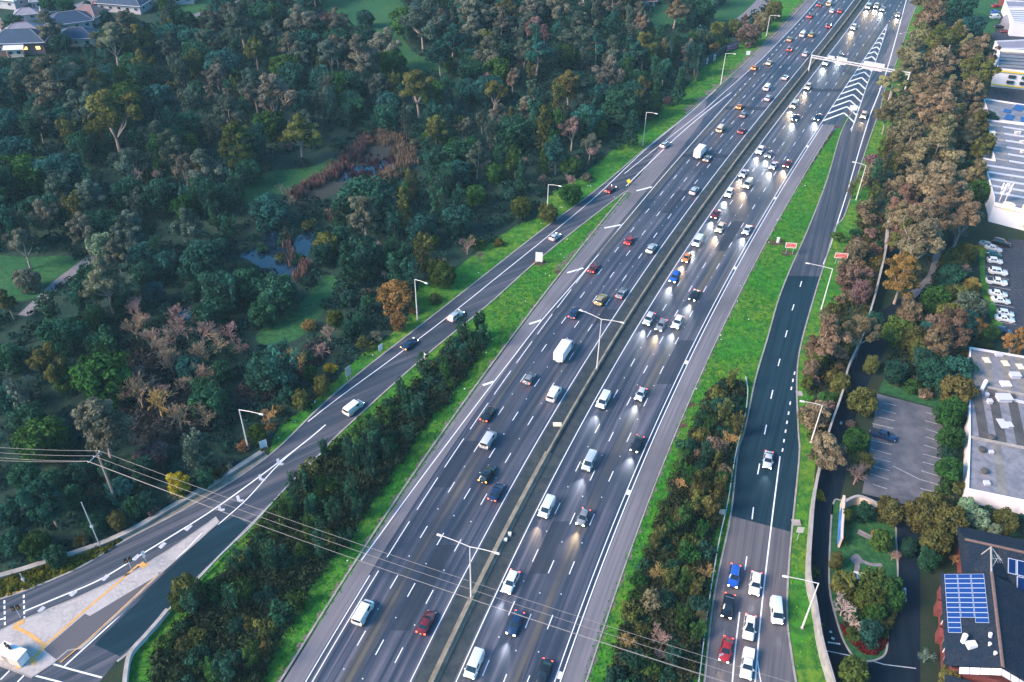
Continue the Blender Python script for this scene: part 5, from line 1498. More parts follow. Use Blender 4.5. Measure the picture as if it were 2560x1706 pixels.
link('door', MB().box((0, -6.05, 1.4), (3.4, .1, 2.8)).mesh('shed_door', M['brick']), rt)
rt = empty('red_tank', G(2507, 12), 0, 'round red tank on the far grassy yard', 'tank')
link('drum', MB().lathe([(2.2, 0), (2.2, 2.4), (1.2, 3.0), (.2, 3.1)], (0, 0, 0), 18).mesh('drum', M['brick'], True), rt)

# ---- tiled brick building with the solar roof, at the near corner
def lift(px, z): return G(px[0], px[1], z)
rt = empty('tiled_hall', (0, 0, 0), 0, 'dark tiled brick hall with a large blue solar array on its roof', 'building')
ze, zr = 5.0, 8.2
A, B_ = lift((2351, 1436), ze), lift((2369, 1676), ze)
Cc, D = lift((2479, 1432), zr), lift((2507, 1668), zr)
ax = (D - Cc); ax.z = 0
hw = ((A - Cc) - ax * ((A - Cc).dot(ax) / ax.length_squared))
hw.z = 0
E_, F_ = Cc + (-hw), D + (-hw)
E_.z = F_.z = ze
B2 = Vector((D.x + hw.x, D.y + hw.y, ze))
A2 = Vector((Cc.x + hw.x, Cc.y + hw.y, ze))
th = Vector((0, 0, -.22))
mb = MB().add([A2, B2, D, Cc, E_, F_], [(0, 1, 2, 3), (3, 2, 5, 4)]).add([A2 + th, B2 + th, D + th, Cc + th, E_ + th, F_ + th], [(3, 2, 1, 0), (4, 5, 2, 3), ])
mb.add([A2, B2, B2 + th, A2 + th], [(0, 3, 2, 1)]).add([B2, D, D + th, B2 + th], [(0, 3, 2, 1)]).add([D, F_, F_ + th, D + th], [(0, 3, 2, 1)])
roof = link('roof', mb.mesh('hall_roof', M['tileroof']), rt)
link('ridge', MB().tube([Cc + Vector((0, 0, .06)), D + Vector((0, 0, .06))], .28, 6).mesh('ridge', M['ridge']), roof)
ins = lambda p, c, k: p + (c - p).normalized() * k
cen = (A2 + B2 + E_ + F_) / 4
base = [A2.lerp(E_, .06), B2.lerp(F_, .06), B2.lerp(F_, .94), A2.lerp(E_, .94)]
base = [Vector((p.x, p.y, 0)) for p in base]
pk = [(base[1] + base[2]) / 2, (base[0] + base[3]) / 2]
mb = MB().prism([(p.x, p.y) for p in base], 0, ze - .2, top=False)
mb.add([base[1] + Vector((0, 0, ze - .2)), base[2] + Vector((0, 0, ze - .2)), pk[0] + Vector((0, 0, zr - .35))], [(0, 1, 2), (2, 1, 0)])
link('wall', mb.mesh('hall_wall', M['brick']), rt)
# roof plane helper: s along the ridge 0..1 from far, t from ridge down 0..1
nrm = (B2 - A2).cross(Cc - A2).normalized()
if nrm.z < 0: nrm = -nrm
def RP(s, t, o=.0): return Cc.lerp(D, s).lerp(A2.lerp(B2, s), t) + nrm * o
def slab(s0, s1, t0, t1, o0, o1):
    a = [RP(s0, t0, o0), RP(s1, t0, o0), RP(s1, t1, o0), RP(s0, t1, o0)]
    b = [RP(s0, t0, o1), RP(s1, t0, o1), RP(s1, t1, o1), RP(s0, t1, o1)]
    return a + b, [(3, 2, 1, 0), (4, 5, 6, 7), (0, 1, 5, 4), (1, 2, 6, 5), (2, 3, 7, 6), (3, 0, 4, 7)]
cols_t = [(.15, .40), (.41, .66), (.67, .92)]
for ci, (t0, t1) in enumerate(cols_t):
    nrow = (10, 9, 12)[ci]
    for r_ in range(nrow):
        s0 = .02 + r_ * .0545
        v, f = slab(s0, s0 + .0525, t0, t1, .10, .14)
        fr = link('solar_panel', MB().add(v, f).mesh('panel_frame', M['panelframe']), roof)
        v, f = slab(s0 + .0035, s0 + .049, t0 + .007, t1 - .007, .143, .152)
        link('cells', MB().add(v, f).mesh('cells', M['panel']), fr)
for s, t, r0, h0 in ((.76, .66, .42, 1.7), (.70, .16, .3, .7)):
    c = RP(s, t)
    link('flue', MB().tube([c, c + Vector((-.15, .1, h0))], r0, 10).mesh('flue', M['whitewall'], True), roof)
c = RP(.80, .52)
link('vent_hood', MB().box((c.x, c.y, c.z + .35), (1.5, 1.2, .9), .1, taper=.8).mesh('vent_hood', M['whitewall']), roof)
for s, t in ((.79, .20), (.88, .12)):
    c = RP(s, t)
    link('pipe_cap', MB().lathe([(.16, 0), (.16, .4), (.28, .42), (.28, .6), (.05, .66)], (c.x, c.y, c.z), 10).mesh('pipe_cap', M['whitewall']), roof)
# eaves boxes and gables along the brick side
side = (base[1] - base[0])
sd = side.normalized()
on = Vector((sd.y, -sd.x, 0))
if on.dot(cen - base[0]) > 0: on = -on
for k in (.14, .30, .46, .60, .76):
    c = base[0] + side * k + on * .15
    link('bracket', MB().box((c.x, c.y, ze - .75), (.7, .4, .5), math.atan2(sd.y, sd.x)).mesh('bracket', M['whitewall']), rt)
for k in (.24, .54):
    c = base[0] + side * k + on * .2
    link('porch_gable', MB().box((c.x, c.y, 1.1), (1.8, 1.0, 2.2), math.atan2(sd.y, sd.x)).add([c - sd * 1.1 - on * .6 + Vector((0, 0, 2.2)), c + sd * 1.1 - on * .6 + Vector((0, 0, 2.2)), c + sd * 1.1 + on * .6 + Vector((0, 0, 2.2)), c - sd * 1.1 + on * .6 + Vector((0, 0, 2.2)), c - on * .6 + Vector((0, 0, 3.1)), c + on * .6 + Vector((0, 0, 3.1))],
         [(0, 3, 5, 4), (1, 4, 5, 2), (3, 2, 5), (0, 4, 1)]).mesh('porch_gable', M['brick']), rt)
for k in (.38, .68, .86):
    c = base[0] + side * k + on * .04
    f = link('window', MB().box((c.x, c.y, 2.2), (1.8, .12, 1.6), math.atan2(sd.y, sd.x)).mesh('window_frame', M['whitewall']), rt)
    c = c + on * .08
    link('pane', MB().box((c.x, c.y, 2.2), (1.5, .06, 1.3), math.atan2(sd.y, sd.x)).mesh('pane', M['winglass']), f)
# white panelled awning under the near gable edge, lower roof below it
out_ = ax.normalized()
def awn(p, q, n):
    for i in range(n):
        a, b = p.lerp(q, (i + .04) / n), p.lerp(q, (i + .96) / n)
        a, b = a + Vector((0, 0, -.35)) + out_ * .05, b + Vector((0, 0, -.35)) + out_ * .05
        c, d_ = b + out_ * .9 + Vector((0, 0, -.4)), a + out_ * .9 + Vector((0, 0, -.4))
        dn_ = Vector((0, 0, -.08))
        link('awning_panel', MB().add([a, b, c, d_, a + dn_, b + dn_, c + dn_, d_ + dn_], [(3, 2, 1, 0), (4, 5, 6, 7), (0, 1, 5, 4), (1, 2, 6, 5), (2, 3, 7, 6), (3, 0, 4, 7)]).mesh('awning_panel', M['whitewall']), rt)
awn(B2.lerp(D, .25), D, 4)
awn(D, F_, 5)
l0_, l1_ = B2 + out_ * 1.2, F_ + out_ * 1.2
l0_, l1_ = Vector((l0_.x, l0_.y, 4.3)), Vector((l1_.x, l1_.y, 4.3))
l2_, l3_ = l1_ + out_ * 9 + Vector((0, 0, -1.2)), l0_ + out_ * 9 + Vector((0, 0, -1.2))
dn_ = Vector((0, 0, -.2))
link('lower_roof', MB().add([l0_, l1_, l2_, l3_, l0_ + dn_, l1_ + dn_, l2_ + dn_, l3_ + dn_], [(3, 2, 1, 0), (4, 5, 6, 7), (0, 1, 5, 4), (1, 2, 6, 5), (2, 3, 7, 6), (3, 0, 4, 7)]).mesh('lower_roof', M['tileroof']), rt)
link('lower_wall', MB().prism([(p.x, p.y) for p in (l0_.lerp(l2_, .04), l1_.lerp(l3_, .04), l2_.lerp(l0_, .04), l3_.lerp(l1_, .04))], 0, 2.9, top=False).mesh('lower_wall', M['brick']), rt)
# rear wing with hip
w0, w1 = lift((2412, 1349), 7.6), lift((2640, 1400), 7.6)
dv = (w1 - w0); dv.z = 0
dv.normalize()
nv = Vector((-dv.y, dv.x, 0))
wing = empty('tiled_wing', (0, 0, 0), 0, 'dark tiled rear wing with ridge and small solar array behind the brick hall', 'building')
L_ = 34
p = [w0 - nv * 7.5, w0 + dv * L_ - nv * 7.5, w0 + dv * L_ + nv * 6, w0 + nv * 6]
p = [Vector((q.x, q.y, 4.6)) for q in p]
r0, r1 = w0.copy(), w0 + dv * L_
wr = link('roof', MB().add(p + [r0, r1], [(0, 1, 5, 4), (2, 3, 4, 5), (3, 0, 4), (1, 2, 5), (3, 2, 1, 0)]).mesh('wing_roof', M['tileroof']), wing)
link('ridge', MB().tube([r0 + Vector((0, 0, .06)), r1 + Vector((0, 0, .06))], .26, 6).mesh('ridge', M['ridge']), wr)
q0 = [a.lerp((p[0] + p[2]) / 2, .06) for a in p]
link('wall', MB().prism([(q.x, q.y) for q in q0], 0, 4.5, top=False).mesh('wing_wall', M['brick']), wing)
# connecting hip roof between wing and hall
apx = lift((2478, 1368), 7.9)
h0, h1 = lift((2408, 1420), 4.7), lift((2540, 1455), 4.7)
link('hip_roof', MB().add([apx, h0, Cc + Vector((0, 0, -.1)), h1, Vector((h0.x, h0.y, 4.4)), Vector((Cc.x, Cc.y, 4.4)), Vector((h1.x, h1.y, 4.4))], [(0, 1, 2), (0, 2, 3), (1, 4, 5, 2), (2, 5, 6, 3)]).mesh('hip_roof', M['tileroof']), wing)
link('hip_cap', MB().tube([apx, h0], .14, 4).tube([apx, h1], .14, 4).tube([apx, Cc], .2, 4).mesh('hip_cap', M['concrete']), wing)
nw_ = (p[1] - p[0]).cross(r0 - p[0]).normalized()
if nw_.z < 0: nw_ = -nw_
def WP(s, t, o): return r0.lerp(r1, s).lerp(p[0].lerp(p[1], s), t) + nw_ * o
for i in range(4):
    for j in range(2):
        if i == 0 and j == 1: continue
        s0, t0 = .205 + i * .042, .20 + j * .36
        a = [WP(s0, t0, .1), WP(s0 + .040, t0, .1), WP(s0 + .040, t0 + .34, .1), WP(s0, t0 + .34, .1)]
        b = [v + nw_ * .05 for v in a]
        fr = link('solar_panel', MB().add(a + b, [(3, 2, 1, 0), (4, 5, 6, 7), (0, 1, 5, 4), (1, 2, 6, 5), (2, 3, 7, 6), (3, 0, 4, 7)]).mesh('panel_frame', M['panelframe']), wr)
        a = [WP(s0 + .004, t0 + .015, .153), WP(s0 + .036, t0 + .015, .153), WP(s0 + .036, t0 + .325, .153), WP(s0 + .004, t0 + .325, .153)]
        link('cells', MB().add(a, [(0, 1, 2, 3), (3, 2, 1, 0)]).mesh('cells', M['panel']), fr)
am = lift((2480, 1420), 7.6)
rt = empty('tv_antenna', am, 0, 'rooftop television antenna on the tiled hip', 'antenna')
link('mast', MB().tube([(0, 0, 0), (0, 0, 2.6)], .03, 5).mesh('mast', M['steel']), rt)
link('boom', MB().tube([(-.9, 0, 2.5), (.9, 0, 2.4)], .025, 4).mesh('boom', M['steel']), rt)
for k in range(4): link('element', MB().tube([(-.6 + k * .4, -.9, 2.45), (-.6 + k * .4, .9, 2.45)], .02, 4).mesh('element', M['steel']), rt)

print('WING', [tuple(round(v) for v in P(WP(s, t, .1))) for s, t in ((0, 0), (.34, .18), (.55, .18), (.34, .9), (1, 0), (0, 1), (1, 1))], [tuple(round(v) for v in P(q)) for q in (A2, B2, D, Cc, E_, F_)])
# ---------------------------------------------------------------- trees
def leaf_arrays(puffs, leaf, aspect=.62, up=-.25, jit=.65):
    """puffs: (x, y, z, rx, rz, n, tint). Returns quad corners (n,4,3) and a tint per quad."""
    Q, T = [], []
    for x, y, z, rx, rz, n, ti in puffs:
        n = int(n)
        d = RNG.normal(size=(n * 2, 3))
        d /= np.linalg.norm(d, axis=1)[:, None]
        d = d[d[:, 2] > up][:n]
        n = len(d)
        r = RNG.uniform(.62, 1.05, n) ** .6
        pos = np.array([x, y, z]) + d * r[:, None] * np.array([rx, rx, rz])
        nr = d + RNG.normal(size=(n, 3)) * jit
        nr /= np.linalg.norm(nr, axis=1)[:, None] + 1e-9
        a = np.cross(nr, RNG.normal(size=(n, 3)))
        a /= np.linalg.norm(a, axis=1)[:, None] + 1e-9
        b = np.cross(nr, a)
        s = leaf * RNG.uniform(.55, 1.3, n)[:, None]
        a, b = a * s, b * s * aspect
        Q.append(np.stack([pos - a - b * .4, pos + b * -1.0 + a * .2, pos + a + b * .3, pos + b - a * .2], 1))
        T.append(np.clip(ti + RNG.normal(0, .13, n), 0, 1))
    return np.concatenate(Q), np.concatenate(T)

def leaf_mesh(name, Q, T, mat=None):
    n = len(Q)
    me = bpy.data.meshes.new(name)
    me.vertices.add(n * 4)
    me.vertices.foreach_set('co', Q.astype(np.float32).ravel())
    me.loops.add(n * 4)
    me.loops.foreach_set('vertex_index', np.arange(n * 4, dtype=np.int32))
    me.polygons.add(n)
    me.polygons.foreach_set('loop_start', np.arange(0, n * 4, 4, dtype=np.int32))
    at = me.attributes.new('tint', 'FLOAT', 'FACE')
    at.data.foreach_set('value', T.astype(np.float32))
    me.materials.append(mat or M['leaf'])
    me.update()
    return me

U = random.uniform
def gum_proto(i):
    """10 m wide, 14 m tall: limbs fork low and carry separate rounded clumps"""
    puffs, mb = [], MB()
    ht = U(4.0, 5.6)
    lean = Vector((U(-.6, .6), U(-.6, .6), 0))
    fork = Vector((0, 0, ht)) + lean
    mb.tube([(0, 0, -.2), Vector((0, 0, ht * .5)) + lean * .3, fork], [.42, .34, .27], 7)
    nl = random.randint(5, 7)
    a0 = U(0, 6.28)
    for k in range(nl):
        a = a0 + k * 2 * math.pi / nl + U(-.3, .3)
        rr = U(1.8, 3.9) if k else .5
        tip = Vector((math.cos(a) * rr, math.sin(a) * rr, U(9.0, 12.2) - rr * .35)) + lean
        if k == 0: tip.z = 12.6
        midp = fork.lerp(tip, .5) + Vector((math.cos(a) * .5, math.sin(a) * .5, -.2))
        mb.tube([fork, midp, tip], [.20, .13, .06], 5)
        nc = random.randint(6, 9)
        base_t = U(.25, .8)
        for c in range(nc):
            o = Vector((U(-1.7, 1.7), U(-1.7, 1.7), U(-2.6, 1.2)))
            e = tip + o
            mb.tube([midp.lerp(tip, .5), midp.lerp(e, .7), e], [.08, .055, .03], 4)
            r = U(.75, 1.4)
            puffs.append((e.x, e.y, e.z + .2, r, r * U(.6, .95), 125 * r * r, np.clip(base_t + U(-.35, .35), 0, 1)))
    if i % 3 != 1:
        for k in range(9):
            a = k * .7 + U(-.3, .3)
            rr = U(2.2, 3.8)
            r = U(.9, 1.5)
            puffs.append((math.cos(a) * rr + lean.x, math.sin(a) * rr + lean.y, U(5.0, 8.0), r, r * .9, 100 * r * r, U(.05, .6)))
    Q, T = leaf_arrays(puffs, .31)
    return mb.mesh('gum_trunk', M['bark'], True), leaf_mesh('gum_crown', Q, T)

def evergreen_proto(i):
    """9 m wide, 9 m tall: dense rounded mass of small clumps down to the ground"""
    puffs, mb = [], MB()
    mb.tube([(0, 0, -.2), (U(-.2, .2), U(-.2, .2), 3), (U(-.4, .4), U(-.4, .4), 6.5)], [.32, .24, .1], 6)
    n = 34
    sk = (U(.8, 1.15), U(.8, 1.15))
    for k in range(n):
        t = (k + .5) / n
        z = 1.2 + 6.6 * t
        prof = math.sin(math.pi * min(1, .18 + .82 * (1 - t) ** .75)) if t > .5 else .8 + .2 * t * 2
        R_ = 3.6 * max(.25, prof) * U(.75, 1.08)
        a = k * 2.39996 + U(-.3, .3)
        r = U(.95, 1.75)
        puffs.append((math.cos(a) * R_ * sk[0], math.sin(a) * R_ * sk[1], z + U(-.4, .5), r, r * U(.7, 1.0), 62 * r * r, U(.1, .9)))
    puffs.append((0, 0, 8.0, 1.7, 1.1, 160, .6))
    Q, T = leaf_arrays(puffs, .36, up=-.5)
    return mb.mesh('evergreen_trunk', M['darkbark'], True), leaf_mesh('evergreen_crown', Q, T)

def shrub_proto(i):
    puffs, mb = [], MB()
    for k in range(5):
        a = k * 1.26 + U(-.3, .3)
        mb.tube([(0, 0, -.1), (math.cos(a) * .6, math.sin(a) * .6, 1.0), (math.cos(a) * 1.3, math.sin(a) * 1.3, 2.1)], [.08, .06, .03], 4)
    for k in range(12):
        a = k * 2.39996
        rr = 1.75 * math.sqrt((k + .5) / 12)
        r = U(.55, 1.05)
        puffs.append((math.cos(a) * rr, math.sin(a) * rr, U(.7, 2.3) * (1.15 - rr * .25), r, r * U(.75, 1.1), 95 * r * r, U(.05, .95)))
    Q, T = leaf_arrays(puffs, .27, up=-.6)
    return mb.mesh('shrub_stem', M['darkbark'], True), leaf_mesh('shrub_crown', Q, T)

def wattle_proto(i):
    """5 m wide, 8.5 m tall: upright feathery crown of narrow sprays on several stems"""
    puffs, mb = [], MB()
    ns = random.randint(3, 5)
    for k in range(ns):
        a = k * 2 * math.pi / ns + U(-.4, .4)
        rr = U(.5, 1.5)
        tp = Vector((math.cos(a) * rr, math.sin(a) * rr, U(6.2, 8.2)))
        mb.tube([(0, 0, -.2), tp * .45 + Vector((0, 0, -.3)), tp], [.13, .09, .04], 5)
        t0 = U(.1, .9)
        for c in range(11):
            f = .28 + .78 * c / 10
            o = tp * f + Vector((U(-.95, .95), U(-.95, .95), U(-.3, .3))) * (1.25 - f * .6)
            r = U(.30, .52)
            puffs.append((o.x, o.y, o.z, r, r * U(1.5, 2.4), 60 * r, np.clip(t0 + U(-.3, .3), 0, 1)))
    Q, T = leaf_arrays(puffs, .27, aspect=.5, up=-.8)
    return mb.mesh('wattle_trunk', M['darkbark'], True), leaf_mesh('wattle_crown', Q, T)

def conifer_proto(i):
    puffs, mb = [], MB()
    mb.tube([(0, 0, -.2), (0, 0, 6), (0, 0, 12)], [.26, .16, .04], 6)
    for k in range(13):
        z = 1.5 + k * .85
        R_ = 2.7 * (1 - (z - 1.0) / 12.2) ** .8
        nb = 6 if k < 8 else 4
        for b in range(nb):
            a = b * 2 * math.pi / nb + k * .7 + U(-.25, .25)
            rr = R_ * U(.7, 1.1)
            ti = U(.1, .9)
            for f in (.45, .8, 1.05):
                puffs.append((math.cos(a) * rr * f, math.sin(a) * rr * f, z + f * .5, .42 + .1 * (1 - f), .3, 15, ti))
    puffs.append((0, 0, 12.3, .3, .7, 25, .6))
    Q, T = leaf_arrays(puffs, .27, up=-.9)
    return mb.mesh('conifer_trunk', M['darkbark'], True), leaf_mesh('conifer_crown', Q, T)

def bare_proto(i):
    """8 m wide, 8 m tall: leafless fan of fine branches"""
    tr, br = MB(), MB()
    def grow(p, d, l, r, lev):
        q = p + d * l
        m = p.lerp(q, .5) + Vector((U(-.06, .06), U(-.06, .06), U(-.02, .06))) * l
        (tr if lev == 0 else br).tube([p, m, q], [r, r * .85, r * .68], 5 if lev < 2 else 3, cap=False)
        if lev >= 5: return
        n = 4 if lev < 2 else (3 if lev < 4 else 2)
        for k in range(n):
            a = U(0, 6.28)
            sp = U(.35, .75)
            s = d.orthogonal().normalized()
            s.rotate(Matrix.Rotation(a, 3, d))
            nd = (d * math.cos(sp) + s * math.sin(sp) + Vector((0, 0, .12))).normalized()
            grow(p.lerp(q, U(.55, 1.0)) if k else q, nd, l * U(.62, .88), max(.040, r * .62), lev + 1)
    grow(Vector((0, 0, -.1)), Vector((U(-.08, .08), U(-.08, .08), 1)).normalized(), 1.9, .2, 0)
    return tr.mesh('bare_trunk', M['twig'], True), br.mesh('bare_branches', M['twig'])

PROTO = dict(G=[gum_proto(i) for i in range(9)], E=[evergreen_proto(i) for i in range(7)], S=[shrub_proto(i) for i in range(7)],
             W=[wattle_proto(i) for i in range(6)], C=[conifer_proto(i) for i in range(4)], B=[bare_proto(i) for i in range(5)])
NOM = dict(G=(10.0, 13.6, .72), E=(9.0, 9.0, .5), S=(4.6, 3.0, .5), W=(4.6, 8.6, .55), C=(6.0, 12.6, .45), B=(7.0, 7.2, .55))
NAMES = dict(G=('gum_tree', 'gum tree', 'tree'), E=('evergreen_tree', 'rounded evergreen', 'tree'), S=('leafy_shrub', 'shrub', 'shrub'), W=('wattle_tree', 'feathery wattle', 'tree'), C=('conifer_tree', 'pointed conifer', 'tree'), B=('bare_tree', 'bare branched tree', 'tree'))
TCOL = dict(be=((.158, .146, .104), 'beige'), br=((.215, .168, .098), 'brown'), ol=((.118, .116, .034), 'olive'), gg=((.085, .112, .086), 'grey green'), dk=((.028, .084, .052), 'dark green'), tl=((.027, .092, .076), 'dark teal'),
            gr=((.042, .098, .024), 'green'), ye=((.42, .30, .02), 'yellow'), pk=((.20, .122, .108), 'pinkish'), mt=((.20, .29, .18), 'pale mint'), gd=((.26, .155, .055), 'golden'), rd=((.205, .140, .090), 'reddish'),
            wh=((.46, .35, .31), 'whitish'), lg=((.075, .10, .022), 'light green'))
REG = {1: (0, 0), 2: (850, 0), 3: (1700, 0), 4: (0, 570), 5: (850, 570), 6: (1700, 570), 7: (0, 1136), 8: (850, 1136), 9: (1700, 1136)}
